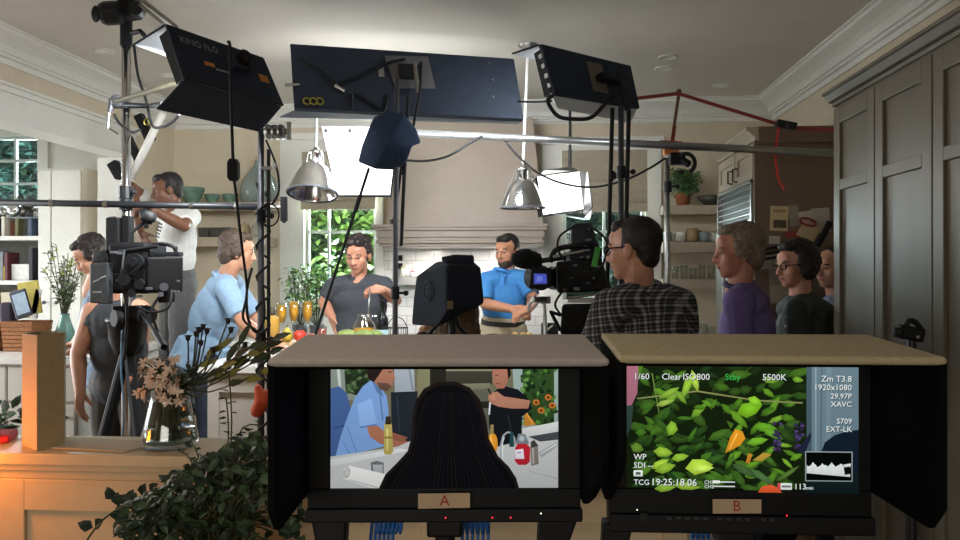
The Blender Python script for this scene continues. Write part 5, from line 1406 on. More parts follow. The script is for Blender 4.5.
stroke(A, [(501, 458), (501, 443), (503, 435), (507, 431.5), (511, 432), (514, 437), (515, 445)], 1.8, '8e9598'); stroke(A, [(502.3, 458), (502.3, 443), (504, 436)], .8, 'd3d8d9')
shape(A, [(510, 431), (513, 431), (514, 446), (509, 446)], '1d3f44')
shape(A, [(515, 447), (518, 442), (526, 442), (530, 447), (529.5, 461), (526, 464), (518, 464), (514.5, 460)], 'a01f2b'); shape(A, [(518, 433), (525, 433), (529, 443), (515, 443)], '6f777d'); oval(A, 521.5, 438, 3, 3, '9aa4a8'); shape(A, [(515, 449), (523, 448), (524, 458), (515, 458)], 'c9c3cb'); stroke(A, [(517, 452), (521, 451.6)], 1, '6d5f80')
shape(A, [(530, 446), (537.5, 445), (538.5, 463), (531, 465)], '6c6661'); stroke(A, [(532.5, 447), (533.2, 463)], 1.6, '9b958f'); shape(A, [(530.5, 441), (534, 439), (538, 445), (530.5, 447)], '3a3835')
shape(A, [(538, 452), (557, 441), (558, 445), (541, 457)], '8e9290'); stroke(A, [(540, 453), (557, 443)], .9, 'c6caca')
stroke(A, [(528, 470), (558, 478)], 1, '8f9394')
# dark head of hair
shape(A, [(379, 487.5), (386, 473), (398, 461), (408, 450), (412, 435), (413, 416), (416, 400), (424, 388), (438, 381), (456, 381), (470, 387), (480, 399), (486, 418), (489, 438), (498, 455), (509, 466), (516, 477), (519, 487.5)], '1a1513')
shape(A, [(382, 487.5), (389, 474), (401, 462), (411, 451), (415, 435), (416, 416), (419, 402), (427, 391), (440, 384.5), (455, 384.5), (467, 390), (476, 401), (482, 419), (486, 440), (495, 457), (506, 468), (513, 478), (516, 487.5)], '0c0c0f')
for k in range(26):
    x0 = 426 + k * 1.9; e = (k - 12.5) / 12.5; stroke(A, [(x0, 391 + 5 * e * e), (x0 + e * 9, 425), (x0 + e * 16, 455), (x0 + e * 34, 487)], .7, R5.choice(['121116', '15141a', '1a1512', '100f13']))
screen = pic.build('screen_picture', pm, t, recalc=False)
# tape, letter, leds
def tape(S, t, x0, x1, y0, y1, letter, b_off):
    q = lambda x, y, o=0: S.c + S.r * (x - S.cx) * S.k + S.u * (S.cy - y) * S.k + S.n * (b_off + o)
    m = MB().slab([q(x0, y1), q(x1, y1 - 1), q(x1, y0 - .5), q(x0, y0)], S.n * .0006); tp = m.build('tape_label', TAPE, t); tp['label'] = 'tan tape label with a red letter ' + letter
    m = MB(); text_bm(letter, 15 * S.k, q((x0 + x1) / 2 - 4.5, y1 - 3, .0009), S.r, S.u, m); m.build('letter', REDINK, tp, recalc=False)
    return q
qA = tape(SA, t, 419, 470, 490, 505, 'A', .0205)
for x, y, m in ((446, 514, LEDR), (492, 514, LEDR), (510, 514, LEDR), (540, 510, LEDW)):
    MB().ell(qA(x, y, .0), .0013, seg=8, rings=6).build('indicator_led', m, t)
MB().obox(SA.w(.005, .12, 1.3815 - SA.c.z), .09, .006, .0006, SA.r, SA.n).build('worn_lettering', M('worn_print', 'b0a398', .9), t)
# brackets seen under monitor A
MB().hexa([SA.w(.155, -.05, -.26), SA.w(.19, -.05, -.26), SA.w(.19, -.01, -.26), SA.w(.155, -.01, -.26), SA.w(.16, -.05, -.163), SA.w(.225, -.05, -.163), SA.w(.225, -.01, -.163), SA.w(.16, -.01, -.163)]).build('side_bracket', BLACK, t, bevel=.004)
MB().hexa([SA.w(-.21, -.05, -.25), SA.w(-.17, -.05, -.25), SA.w(-.17, -.01, -.25), SA.w(-.21, -.01, -.25), SA.w(-.225, -.05, -.163), SA.w(-.165, -.05, -.163), SA.w(-.165, -.01, -.163), SA.w(-.225, -.01, -.163)]).build('side_bracket', BLACK, t, bevel=.004)
BLUEC = M('blue_cable_jacket', '2d5fa0', .5, var=.08)
def cables(label, pts0, pts1, n, d0, d1):
    t = thing('cable_bundle', label, 'cable', P(*pts0[0], d0))
    for k in range(n):
        f = k / max(1, n - 1)
        a = P(pts0[0][0] + (pts0[1][0] - pts0[0][0]) * f, pts0[0][1], d0); c = P(pts1[0][0] + (pts1[1][0] - pts1[0][0]) * f, pts1[0][1], d1)
        MB().tube([a, a.lerp(c, .4) + V((.004, 0, -.01)), c, V((c.x - .02, c.y, .4)), V((c.x - .03, c.y + .05, .02))], .0034, 6, 4).build('cable', BLUEC, t, smooth=True)
    return t
cables('blue cables hanging under monitor A near its brown bracket', ((381, 515), (402, 515)), ((370, 545), (392, 545)), 6, 1.42, 1.44)
cables('blue cables hanging under monitor A beside the middle pole', ((458, 515), (484, 515)), ((462, 545), (488, 545)), 6, 1.42, 1.44)

# ---- monitor B
SB = Screen(743, 427.5, 1.35, .03, 738.5, .984)
t, lbox = monitor(SB, 'video monitor marked B showing bright green garden leaves', 227 * SB.k, 125 * SB.k, .446, .22, 1.384, 1.396, 1.14, Z(527, 1.35), HOODCB, -1)
pic = MB(); pm = [PICM]
B = SB
shape(B, [(628, 364), (859, 364), (859, 491), (628, 491)], '131d0c')
R6 = random.Random(21)
for k in range(150):
    x, y = R6.uniform(636, 806), R6.uniform(366, 489)
    leafp(B, x, y, R6.uniform(12, 26), R6.uniform(5, 10), R6.uniform(-.9, .9), R6.choice(['1f3414', '2a4419', '35571d', '1a2a12', '20361a', '2d4a1a', '3f6420', '132010']))
for k in range(80):
    x = R6.uniform(640, 804); y = R6.uniform(370, 486); up = y < 410 or x > 735
    leafp(B, x, y, R6.uniform(10, 22), R6.uniform(4, 8), R6.uniform(-1.1, .8), R6.choice(['5a8a24', '4a7620', '6f9c30', '3c6420'] if up else ['24401a', '31561e', '1e3616', '3f6a20']))
stroke(B, [(640, 398), (700, 390), (760, 399), (805, 401)], 1.5, '7e8450'); stroke(B, [(655, 372), (662, 412)], 1, '6a8440')
for x, y, L, W, r_, c_ in ((690, 385, 26, 8, 1.9, '8fb83a'), (698, 380, 24, 7, 1.3, 'a5c648'), (672, 392, 24, 7, -.5, '7fa838'), (668, 402, 20, 6, -.3, '8fae4a'), (684, 396, 18, 6, .9, '6f9a30'), (752, 408, 26, 15, -.3, '74b024'), (758, 400, 16, 9, .5, '86c22e'), (768, 426, 24, 9, .1, '5f9a24'), (775, 432, 24, 8, .5, '5c9426'), (760, 440, 22, 8, -.2, '6aa42a'), (742, 418, 26, 8, .8, '5d8c24'), (675, 428, 12, 15, .2, '7fae34'), (666, 452, 20, 10, .1, '8ab236'), (683, 457, 18, 8, -.2, '86b034'), (663, 464, 20, 8, -.5, '9cc23c'), (668, 468, 22, 10, -.3, '82aa32'), (702, 466, 28, 16, -.15, 'a9cc40'), (706, 468, 22, 8, -.1, 'bddb58'), (640, 448, 14, 10, .3, '5b7c2c'), (690, 486, 28, 8, .1, '86a836'), (668, 488, 22, 8, -.1, '7ba032'), (748, 470, 30, 8, .5, '3c5a30'), (765, 476, 30, 7, .6, '45663a'), (790, 472, 28, 5, -.6, '4c6a2c'), (648, 470, 16, 9, -.5, '4f7426')):
    leafp(B, x, y, L, W, r_, c_)
shape(B, [(728, 452), (733, 436), (738, 428), (745, 430), (748, 437), (743, 444), (736, 448)], 'cf8a22'); stroke(B, [(732, 448), (740, 432)], 1.5, 'ecb04a')
shape(B, [(748, 462), (751, 452), (755, 453), (752, 462)], 'b87a2a'); shape(B, [(755, 459), (766, 451), (774, 453), (764, 460)], 'a88a34')
for k in range(22): leafp(B, R6.uniform(776, 783), R6.uniform(420, 450), 5, 2.6, R6.uniform(0, 3), R6.choice(['3c2f55', '4d3d6b', '2c2340'])); leafp(B, R6.uniform(797, 805), R6.uniform(420, 448), 5, 2.6, R6.uniform(0, 3), R6.choice(['3c2f55', '4d3d6b', '2c2340']))
shape(B, [(760, 491), (764, 485), (773, 483), (780, 486), (784, 491)], 'c9502a')
shape(B, [(628, 364), (641, 364), (640, 392), (634, 405), (628, 407)], '9c6474'); shape(B, [(628, 405), (636, 404), (634, 425), (628, 440)], '2a3a36')
shape(B, [(808, 364), (859, 364), (859, 491), (808, 491)], '5d727c'); shape(B, [(808, 364), (813, 364), (813, 450), (808, 450)], '43565f'); stroke(B, [(817, 364), (817, 450)], 1.6, '7c929b'); stroke(B, [(823, 364), (822, 450)], 1.2, '4b5f69'); stroke(B, [(830, 364), (829, 445)], 5, '6a808a')
shape(B, [(822, 450), (826, 440), (835, 433), (846, 429), (859, 427), (859, 491), (822, 491)], '101a26'); shape(B, [(808, 476), (859, 470), (859, 491), (808, 491)], '0f1a1c')
shape(B, [(798, 449), (812, 430), (813, 434), (806, 452)], '1c2034')
shape(B, [(806.5, 449), (853, 449), (853, 479), (806.5, 479)], '8a9494'); shape(B, [(807.5, 450), (852, 450), (852, 478), (807.5, 478)], '060707')
top = []; bot = []
for i in range(34):
    x = 808 + i * 1.28; yy = 464 + 3 * math.sin(i * .9) * R6.random() + (3 if i > 24 else 0) * (i - 24) / 10
    top.append((x, yy - 1.5)); bot.append((x, min(476, 471 + i * .09)))
for i in range(33): shape(B, [top[i], top[i + 1], bot[i + 1], bot[i]], 'c9cfcc')
shape(B, [(843, 462), (851, 460.5), (851, 463), (845, 464.5)], 'c9cfcc'); shape(B, [(844, 465), (850, 464), (851, 471), (845, 472)], '0a0b0b')
picB = pic.build('screen_picture', pm, t, recalc=False)
tm = [E(hx('dfe4e2')), E(hx('2fae48')), E(hx('1b2328'))]
B.lay += 10
def T(s, x, y, h, mi=0, al='LEFT'):
    tx = MB()
    if mi == 0:
        text_bm(s, h * 1.38 * B.k, B.p(x + .7, y + .7, B.lay), B.r, B.u, tx, 2, al)
    text_bm(s, h * 1.38 * B.k, B.p(x, y, B.lay + 6), B.r, B.u, tx, mi, al)
    tx.build('screen_text', tm, picB, recalc=False)
T('1/60', 636, 378, 6.5); T('Clear', 664, 378, 6.5); T('ISO800', 685, 378, 6.5); T('Stby', 727, 378, 6.5, 1); T('5500K', 764, 378, 6.5)
T('Zm T3.8', 852, 379, 6.2, 0, 'RIGHT'); T('1920x1080', 852, 387.5, 6, 0, 'RIGHT'); T('29.97P', 852, 396, 5.6, 0, 'RIGHT'); T('XAVC', 852, 404, 5.6, 0, 'RIGHT'); T('S709', 852, 421, 5.6, 0, 'RIGHT'); T('EXT-LK', 852, 429, 5.6, 0, 'RIGHT')
T('WP', 636, 459, 6); T('SDI --', 636, 467.5, 6); T('TCG', 636, 484.5, 5.6); T('19:25:18.06', 653, 484.8, 7.2); T('113', 795, 487, 6); T('min', 807, 487, 3.6)
T('CH1', 706.5, 482.6, 3.6); T('CH2', 706.5, 487, 3.6)
pic = MB(); pm = [PICM]
shape(B, [(636, 470), (645, 470), (645, 476), (636, 476)], 'd8dedb'); shape(B, [(638, 471.5), (643, 471.5), (643, 474.5), (638, 474.5)], '55605a')
pic.build('screen_icon', pm, picB, recalc=False); pic = MB(); pm = [PICM]
shape(B, [(715, 479.2), (722, 479.2), (722, 482), (715, 482)], 'dfe4e2')
pic.build('screen_icon', pm, picB, recalc=False); pic = MB(); pm = [PICM]
stroke(B, [(722, 480.6), (737, 480.6)], 1.2, 'c9cfcc')
pic.build('screen_icon', pm, picB, recalc=False); pic = MB(); pm = [PICM]
stroke(B, [(715, 485), (737, 485)], 1.2, 'c9cfcc')
pic.build('screen_icon', pm, picB, recalc=False); pic = MB(); pm = [PICM]
shape(B, [(779, 481), (793, 481), (793, 487.5), (779, 487.5)], 'cfd3d0'); shape(B, [(779, 481), (782, 481), (782, 487.5), (779, 487.5)], 'c44'  '444'); stroke(B, [(783, 484.2), (792, 484.2)], 2.2, '6b716e')
pic.build('screen_icon', pm, picB, recalc=False); pic = MB(); pm = [PICM]
pic.bm.free()
qB = tape(SB, t, 714, 762, 497, 511.5, 'B', .0205)
MB().ell(qB(787, 512.5), .0013, seg=8, rings=6).build('indicator_led', LEDR, t); MB().ell(qB(639, 509), .0011, seg=8, rings=6).build('indicator_led', LEDW, t)
for k, x in enumerate((671, 680, 689, 698, 707, 721, 730, 739, 748, 764, 772)):
    MB().obox(qB(x, 516.5, .0012), .0085, .003, .0055, SB.r, SB.n, SB.u).build('control_button', M('grey_button', '2b2c2e', .5), t, bevel=.001)
MB().obox(qB(645, 516, .001), .012, .003, .014, SB.r, SB.n, SB.u).build('power_switch', RUBBER, t)
wl = MB()
zf = lambda bb: 1.396 + (1.377 - 1.396) * (bb + .03) / .25 - SB.c.z + .0006
for row, (b0, n0, wseg, off) in enumerate(((.05, 14, .0035, .0), (.085, 12, .003, .003), (.105, 6, .004, .008))):
    for i in range(n0):
        a = (i - n0 / 2) * .0062 + .02 + off
        if i in (6,) and row == 0: continue
        wl.hexa([SB.w(a, b0, zf(b0)), SB.w(a + wseg, b0, zf(b0)), SB.w(a + wseg * R6.uniform(.3, 1.2), b0 + .012, zf(b0 + .012)), SB.w(a, b0 + .012, zf(b0 + .012)), SB.w(a, b0, zf(b0) + .0005), SB.w(a + wseg, b0, zf(b0) + .0005), SB.w(a + wseg, b0 + .012, zf(b0 + .012) + .0005), SB.w(a, b0 + .012, zf(b0 + .012) + .0005)])
wl.build('worn_lettering', M('worn_tan_print', 'd0b48a', .9), t)
MB().hexa([SB.w(-.225, -.05, -.26), SB.w(-.19, -.05, -.26), SB.w(-.19, -.01, -.26), SB.w(-.225, -.01, -.26), SB.w(-.22, -.05, -.165), SB.w(-.17, -.05, -.165), SB.w(-.17, -.01, -.165), SB.w(-.22, -.01, -.165)]).build('side_bracket', BLACK, t, bevel=.004)
cables('blue cables hanging under monitor B below its buttons', ((690, 520), (704, 520)), ((692, 548), (708, 548)), 4, 1.44, 1.46)
# clamp fitted on top of a dark stand by the cupboards
t = thing('ball_clamp', 'small black clamp head on a thin post behind monitor B', 'clamp', (X(909, 1.75), 1.75, 0))
q = lambda x, y, d=1.75: P(x, y, d)
MB().obox(q(909, 333), .055, .03, .03, V((.97, 0, -.2))).cyl(q(897, 336, 1.73), q(900, 328, 1.73), .012).build('clamp_body', BLACK, t, bevel=.005)
MB().tube([q(906, 327), q(909, 321), q(915, 322), q(921, 329)], .006, 8, 5).build('lever', BLACK, t, smooth=True)
MB().ell(q(899.5, 331, 1.725), .0035, seg=8, rings=6).ell(q(918, 337, 1.73), .004, seg=8, rings=6).build('screw', STEEL, t)
MB().cyl(q(911, 339), V((q(911, 339).x, 1.75, .3)), .011).build('post', BLACKM, t)
for k in range(3):
    a = .9 + 2 * PI * k / 3; e = V((q(911, 339).x + .3 * math.cos(a), 1.75 + .3 * math.sin(a), .013))
    MB().tube([V((q(911, 339).x, 1.75, .5)), e], .01, 8).build('leg', BLACKM, t)
# ================================================================ ISLAND
IZ = 1.03
ix0, ix1, iy0, iy1 = X(199, 3.9), .24, 3.92, 5.32
t = thing('kitchen_island', 'white panelled kitchen island where the cook prepares drinks', 'island', ((ix0 + ix1) / 2, 4.55, 0))
ISL = M('grey_white_island_paint', 'bdb6aa', .45, var=.04)
MB().box(ix0 + .03, ix1 - .03, iy0 + .03, iy1 - .03, .08, IZ - .04).box(ix0 + .1, ix1 - .1, iy0 + .1, iy1 - .1, 0, .08).build('body', ISL, t)
n = 4; w = (ix1 - ix0 - .06) / n
for i in range(n):
    a, c = ix0 + .03 + i * w, ix0 + .03 + (i + 1) * w
    d = MB()
    for q in ((a, a + .06, .1, IZ - .05), (c - .06, c, .1, IZ - .05), (a + .06, c - .06, .1, .2), (a + .06, c - .06, IZ - .14, IZ - .05)): d.box(q[0], q[1], iy0 + .012, iy0 + .03, q[2], q[3])
    d.build('panel_frame', ISL, t, bevel=.002)
wt = MB().box(ix0 - .02, ix1 + .02, iy0 - .02, iy1 + .02, IZ - .04, IZ)
tag(wt.build('worktop', COUNTER, bevel=.005), 'broad white island worktop carrying the drinks and fruit', 'worktop')
def on(px, d, z=IZ): return V((X(px, d), d, z + .0006))
GLASSP = GLASS
OJ = M('orange_juice', 'fdb22a', .35, var=.05); AMBER = M('amber_oil', 'd8a850', .1, var=0, trans=.25)
# amber bottle
c = on(272, 5.0)
t = thing('oil_bottle', 'tall square bottle of amber liquid with a dark cap beside the mimosa flutes', 'bottle', c)
s = 14 * 5 / 800 / 2 * 1.05; hb = Z(309, 5.0) - Z(345, 5.0)
MB().lathe([(0, 0), (s, 0), (s, hb * .76), (s * .9, hb * .8), (s * .45, hb * .84), (s * .42, hb * .93), (0, hb * .93)], c, seg=20).build('glass', AMBER, t, smooth=True)
MB().lathe([(s * .5, hb * .86), (s * .52, hb * 1.08), (0, hb * 1.08)], c, seg=16).build('cap', M('dark_cap', '3b2f22', .5), t, smooth=True)
# mimosa flutes
def flute(px, d, lab, hpx=30, fill=.75, zoff=0):
    c = on(px, d); t = thing('champagne_flute', lab, 'glass', c, 0, None)
    hh = hpx * d / 800; r = 10 * d / 800 / 2
    MB().lathe([(0, 0), (r * 1.0, 0), (r * 1.0, .003), (.004, .008), (.0035, hh * .4), (r * .6, hh * .48), (r, hh * .7), (r * .97, hh), (r * .93, hh), (r * .95, hh * .7), (r * .55, hh * .5), (0, hh * .49)], c, seg=24).build('glass', GLASS, t, smooth=True)
    MB().lathe([(0, hh * .5), (r * .5, hh * .505), (r * .92, hh * .7), (r * .91, hh * (.5 + .5 * fill)), (0, hh * (.5 + .5 * fill))], c, seg=20).build('juice', OJ, t, smooth=True)
flute(294, 5.26, 'flute of orange juice standing between the amber bottle and the next flute', 42, .97)
flute(307.5, 5.26, 'flute of orange juice standing just in front of the cook', 42, .97)
flute(281.5, 5.22, 'flute of pale yellow juice right behind the amber bottle', 40, .9)
# board with fruit
c = on(292, 5.08)
t = thing('fruit_board', 'round wooden board with fruit beside the amber bottle', 'board', c)
MB().lathe([(0, 0), (.135, 0), (.14, .006), (.14, .014), (.132, .018), (0, .018)], c, seg=40).build('board', M('light_wood_board', 'c9a070', .5, var=.12), t, smooth=False)
fz = IZ + .019
def fruit(name, lab, px, d, prof, mat, stem=True, z=fz, rx=0):
    c = V((X(px, d), d, z)); t = thing(name, lab, 'fruit', c)
    MB().lathe(prof, c, seg=24).build('flesh', mat, t, smooth=True)
    h = prof[-1][1]
    if stem: MB().tube([c + V((0, 0, h - .004)), c + V((.003, 0, h + .012)), c + V((.008, 0, h + .022))], .0022, 6).build('stem', BARK, t)
    return t
rp = .04
fruit('pear', 'yellow-green pear on the round fruit board', 287, 5.06, [(0, 0), (.022, .003), (.036, .018), (.04, .034), (.034, .055), (.022, .072), (.015, .086), (.007, .093), (0, .092)], M('pear_skin', 'b7a43c', .4, var=.15))
fruit('apple', 'red apple beside the yellow-green pear', 300, 5.06, [(0, .008), (.015, .002), (.034, .014), (.042, .036), (.038, .06), (.022, .073), (.006, .068), (0, .064)], M('apple_skin', 'cf4536', .35, var=.2))
fruit('tomato', 'bright pink-red tomato beside the red apple', 312, 5.04, [(0, .004), (.022, .002), (.044, .02), (.048, .04), (.04, .062), (.02, .072), (0, .068)], M('tomato_skin', 'e2554a', .3, var=.1), z=IZ + .001)
# blossom and cut oranges near the cook's hand
t = thing('cut_orange', 'cut orange half on the island under the hand of the cook', 'fruit', on(326, 4.95))
c = on(326, 4.95)
MB().lathe([(0, 0), (.02, .004), (.036, .022), (.04, .042), (0, .042)], c, seg=24).build('peel', M('orange_peel', 'e58a2a', .45, var=.1), t, smooth=True)
MB().lathe([(.036, .0425), (0, .0425)], c, seg=24).build('flesh', M('orange_flesh', 'f2b04a', .3), t)
t = thing('cut_orange', 'second cut orange half nearer the green melon', 'fruit', on(338, 4.95))
c = on(338, 4.95)
MB().lathe([(0, 0), (.02, .004), (.036, .022), (.04, .042), (0, .042)], c, seg=24).build('peel', M('orange_peel', 'e58a2a', .45), t, smooth=True)
MB().lathe([(.036, .0425), (0, .0425)], c, seg=24).build('flesh', M('orange_flesh', 'f2b04a', .3), t)
t = thing('pink_drink', 'small glass of pink drink beside the hand of the cook', 'glass', on(322, 5.18)); c = on(322, 5.18)
MB().lathe([(0, 0), (.026, 0), (.032, .11), (.03, .11), (.024, .004), (0, .004)], c, seg=24).build('glass', GLASS, t, smooth=True)
MB().lathe([(0, .005), (.0235, .005), (.029, .095), (0, .095)], c, seg=20).build('juice', M('pink_juice', 'e0604e', .3), t, smooth=True)
# melons and pitcher
MEL = M('green_melon_rind', '8fa05a', .5, var=.2, scale=12)
for px, d, r, lab in ((347, 4.9, .064, 'pale green melon resting on the worktop beside the pitcher'), (364, 4.84, .066, 'green melon right in front of the juice pitcher'), (374, 4.96, .06, 'smaller green melon between the pitcher and the wine bottle')):
    c = on(px, d); t = thing('melon', lab, 'fruit', c)
    MB().ell(c + V((0, 0, r * .88)), (r * 1.15, r, r * .88), seg=24, rings=16).build('rind', MEL, t, smooth=True)
    MB().ell(c + V((r * 1.12, -.01, r * .88)), .008, seg=8, rings=6).build('stem_scar', BARK, t)
c = on(364, 5.06)
t = thing('juice_pitcher', 'glass pitcher of orange juice being stirred by the cook', 'pitcher', c)
hh = .2; r = .075
MB().lathe([(0, 0), (r, 0), (r * 1.03, .05), (r * .95, .13), (r * .6, .165), (r * .62, hh), (r * .58, hh), (r * .56, .165), (r * .9, .128), (r * .98, .05), (r * .95, .006), (0, .006)], c, seg=32).build('glass', GLASS, t, smooth=True)
MB().lathe([(0, .008), (r * .93, .008), (r * .95, .05), (r * .9, .11), (0, .11)], c, seg=28).build('juice', OJ, t, smooth=True)
MB().tube([c + V((r * .6, 0, .19)), c + V((r * 1.5, 0, .17)), c + V((r * 1.5, 0, .08)), c + V((r * .98, 0, .06))], .008, 8, 5).build('handle', GLASS, t, smooth=True)
t = thing('whisk', 'steel stirring spoon dipped in the juice pitcher by the cook', 'utensil', P(368, 305, 5.08))
MB().cyl(P(370, 288, 5.16), P(368, 318, 5.09), .005).ell(P(368, 318, 5.09), (.018, .012, .025), seg=10, rings=8).build('spoon', STEEL, t, smooth=True)
# wine bottle
c = on(382.5, 5.0)
t = thing('wine_bottle', 'dark wine bottle with a pale blue label beside the melons', 'bottle', c)
hb = 46 * 5.0 / 800
MB().lathe([(0, 0), (.037, 0), (.037, hb * .55), (.033, hb * .63), (.015, hb * .74), (.0135, hb * .97), (.016, hb * .97), (.016, hb), (0, hb)], c, seg=24).build('glass', M('dark_bottle_glass', '14171a', .12), t, smooth=True)
MB().lathe([(.0375, hb * .08), (.0378, hb * .085), (.0378, hb * .36), (.0375, hb * .365)], c, seg=24).build('label', M('pale_blue_label', 'b7d3dd', .6), t, smooth=True)
MB().lathe([(.0142, hb * .78), (.0145, hb * .97), (.0165, hb * 1.002), (0, hb * 1.003)], c, seg=20).build('foil', BLACK, t, smooth=True)
# tub, wire rack, board of polo man
c = on(410, 4.75)
t = thing('plastic_tub', 'small white tub with a red lid near the navy hood', 'tub', c)
MB().lathe([(0, 0), (.03, 0), (.033, .05), (0, .05)], c, seg=24).build('tub', M('white_plastic', 'dedbd6', .4), t, smooth=True)
MB().lathe([(.034, .05), (.035, .068), (.03, .072), (0, .072)], c, seg=24).build('lid', M('red_plastic', 'cf4a4a', .4), t, smooth=True)
t = thing('wire_rack', 'dark wire basket standing between the wine bottle and the red-lidded tub', 'basket', on(397, 5.1))
c = on(397, 5.1); b = MB()
for z in (.01, .06, .11):
    b.tube([c + V((.07 * math.cos(a), .05 * math.sin(a), z)) for a in [2 * PI * i / 20 for i in range(21)]], .003, 6)
for i in range(12):
    a = 2 * PI * i / 12; b.cyl(c + V((.07 * math.cos(a), .05 * math.sin(a), .003)), c + V((.07 * math.cos(a), .05 * math.sin(a), .11)), .002, seg=6)
b.build('wires', BLACKM, t)
MB().tube([c + V((-.07, 0, .11)), c + V((-.03, 0, .17)), c + V((.03, 0, .17)), c + V((.07, 0, .11))], .003, 6, 5).build('handle', BLACKM, t)
c = on(527, 5.2)
tag(MB().box(c.x - .18, c.x + .2, 5.06, 5.3, IZ + .001, IZ + .022).build('chopping_board', M('maple_board', 'c8b090', .5, var=.08), bevel=.004), 'pale chopping board in front of the bearded cook in blue', 'chopping board')
t = thing('muffin_pan', 'dark pan of golden stuffed rolls in front of the blue polo shirt', 'pan', V((X(521, 5.15), 5.15, IZ + .1)))
c = V((X(521, 5.16), 5.16, IZ + .0235))
MB().lathe([(0, 0), (.085, 0), (.1, .03), (.105, .03), (.09, -.0), (.0, -.0)], c, seg=28).build('pan', BLACK, t, smooth=True)
for k in range(5):
    a = 2 * PI * k / 5; MB().ell(c + V((.05 * math.cos(a), .05 * math.sin(a), .035)), (.028, .026, .024), seg=14, rings=10).build('roll', M('baked_crust', 'c09a5c', .6, var=.2), t, smooth=True)
c = on(545, 5.15)
t = thing('mixer_tap', 'tall silver tap rising beside the bearded person in blue', 'tap', c)
MB().lathe([(.035, 0), (.035, .01), (.016, .016), (.014, .2), (0, .2)], c, seg=20).tube([c + V((0, 0, .19)), c + V((-.01, 0, .27)), c + V((-.06, -.02, .3)), c + V((-.1, -.03, .26)), c + V((-.1, -.03, .22))], .011, 10, 6).build('spout', STEEL, t, smooth=True)
MB().tube([c + V((.015, 0, .1)), c + V((.05, -.02, .13))], .006, 8).build('lever', STEEL, t)
b = MB().prism([V((X(540, 4.9), 4.8, IZ + .001)), V((X(560, 4.85), 4.78, IZ + .001)), V((X(566, 4.95), 5.0, IZ + .001)), V((X(546, 5.0), 5.02, IZ + .001))], V((0, 0, .006)))
tag(b.build('yellow_envelope', M('yellow_paper', 'c9a43a', .8, var=.05)), 'yellow envelope lying on the island below the camcorder', 'envelope')
b = MB().box(X(549, 5.1) - .05, X(549, 5.1) + .06, 5.18, 5.24, IZ + .001, IZ + .14)
tag(b.build('black_speaker', BLACK, bevel=.006), 'small black box standing behind the yellow envelope', 'box')

# ================================================================ NAVY MONITOR HOOD
def hull(mb, pts):
    vs = [mb.bm.verts.new(p) for p in pts]
    bmesh.ops.convex_hull(mb.bm, input=vs); return mb
t = thing('hooded_monitor', 'navy fabric monitor hood with a round badge, above the long-haired person', 'monitor hood', (X(448, 3.15), 3.15, 0))
b = hull(MB(), [P(416, 277, 3.100), P(437, 261.5, 3.100), P(447, 265.5, 2.900), P(481, 267, 3.080), P(474, 260.5, 3.200), P(413, 300, 3.100), P(411, 325, 3.100), P(437, 327, 2.960), P(447, 312, 2.900), P(484.5, 303.5, 3.080), P(470, 262, 3.220), P(472, 302, 3.220), P(430, 322, 3.220), P(430, 270, 3.220)])
HN = M('navy_hood_fabric', '1a2330', .9, var=.15, scale=80, bump=.15)
b.build('hood', HN, t, bevel=.012, segs=3)
b = hull(MB(), [P(442, 262, 3.000), P(441, 257, 3.020), P(455, 254.3, 3.040), P(473.5, 255, 3.100), P(474.5, 262, 3.100), P(455, 260, 3.200), P(470, 256, 3.200), P(446, 263, 2.960), P(474, 265, 3.060)])
b.build('top_flap', HN, t, bevel=.006)
qb = P(430, 291, 2.995); nn = (P(413, 300, 3.100) - P(447, 300, 2.900)).cross(V((0, 0, 1))).normalized()
if nn.y > 0: nn = -nn
rr = nn.cross(V((0, 0, 1))).normalized()
qb = P(430, 291, 3.000) + nn * .012
b = MB().tube([qb + rr * .028 * math.cos(a) + V((0, 0, .036 * math.sin(a))) for a in [2 * PI * i / 20 for i in range(21)]], .003, 6)
for k in range(4): b.obox(qb + V((0, 0, .014 - k * .009)), .02 - .003 * (k % 2), .002, .004, rr)
b.build('round_badge', M('grey_blue_thread', '3e4d5c', .8), t)
MB().obox(P(450, 305, 2.885), .022, .004, .03).build('tan_tab', M('tan_velcro', '6d6346', .9), t)
MB().cyl(P(452, 318, 3.100), V((X(452, 3.1), 3.1, .3)), .014).build('stand_pole', BLACKM, t)
for k in range(3):
    a = .2 + 2 * PI * k / 3; MB().tube([V((X(452, 3.1), 3.1, .55)), V((X(452, 3.1) + .33 * math.cos(a), 3.1 + .33 * math.sin(a), .012))], .01, 8).build('leg', BLACKM, t)
MB().tube([P(447, 312, 3.000), P(440, 322, 3.020), P(432, 330, 3.050), P(425, 340, 3.100)], .008, 6, 5).tube([P(455, 312, 3.000), P(458, 325, 3.020), P(466, 334, 3.050)], .008, 6, 5).build('strap', RUBBER, t, smooth=True)

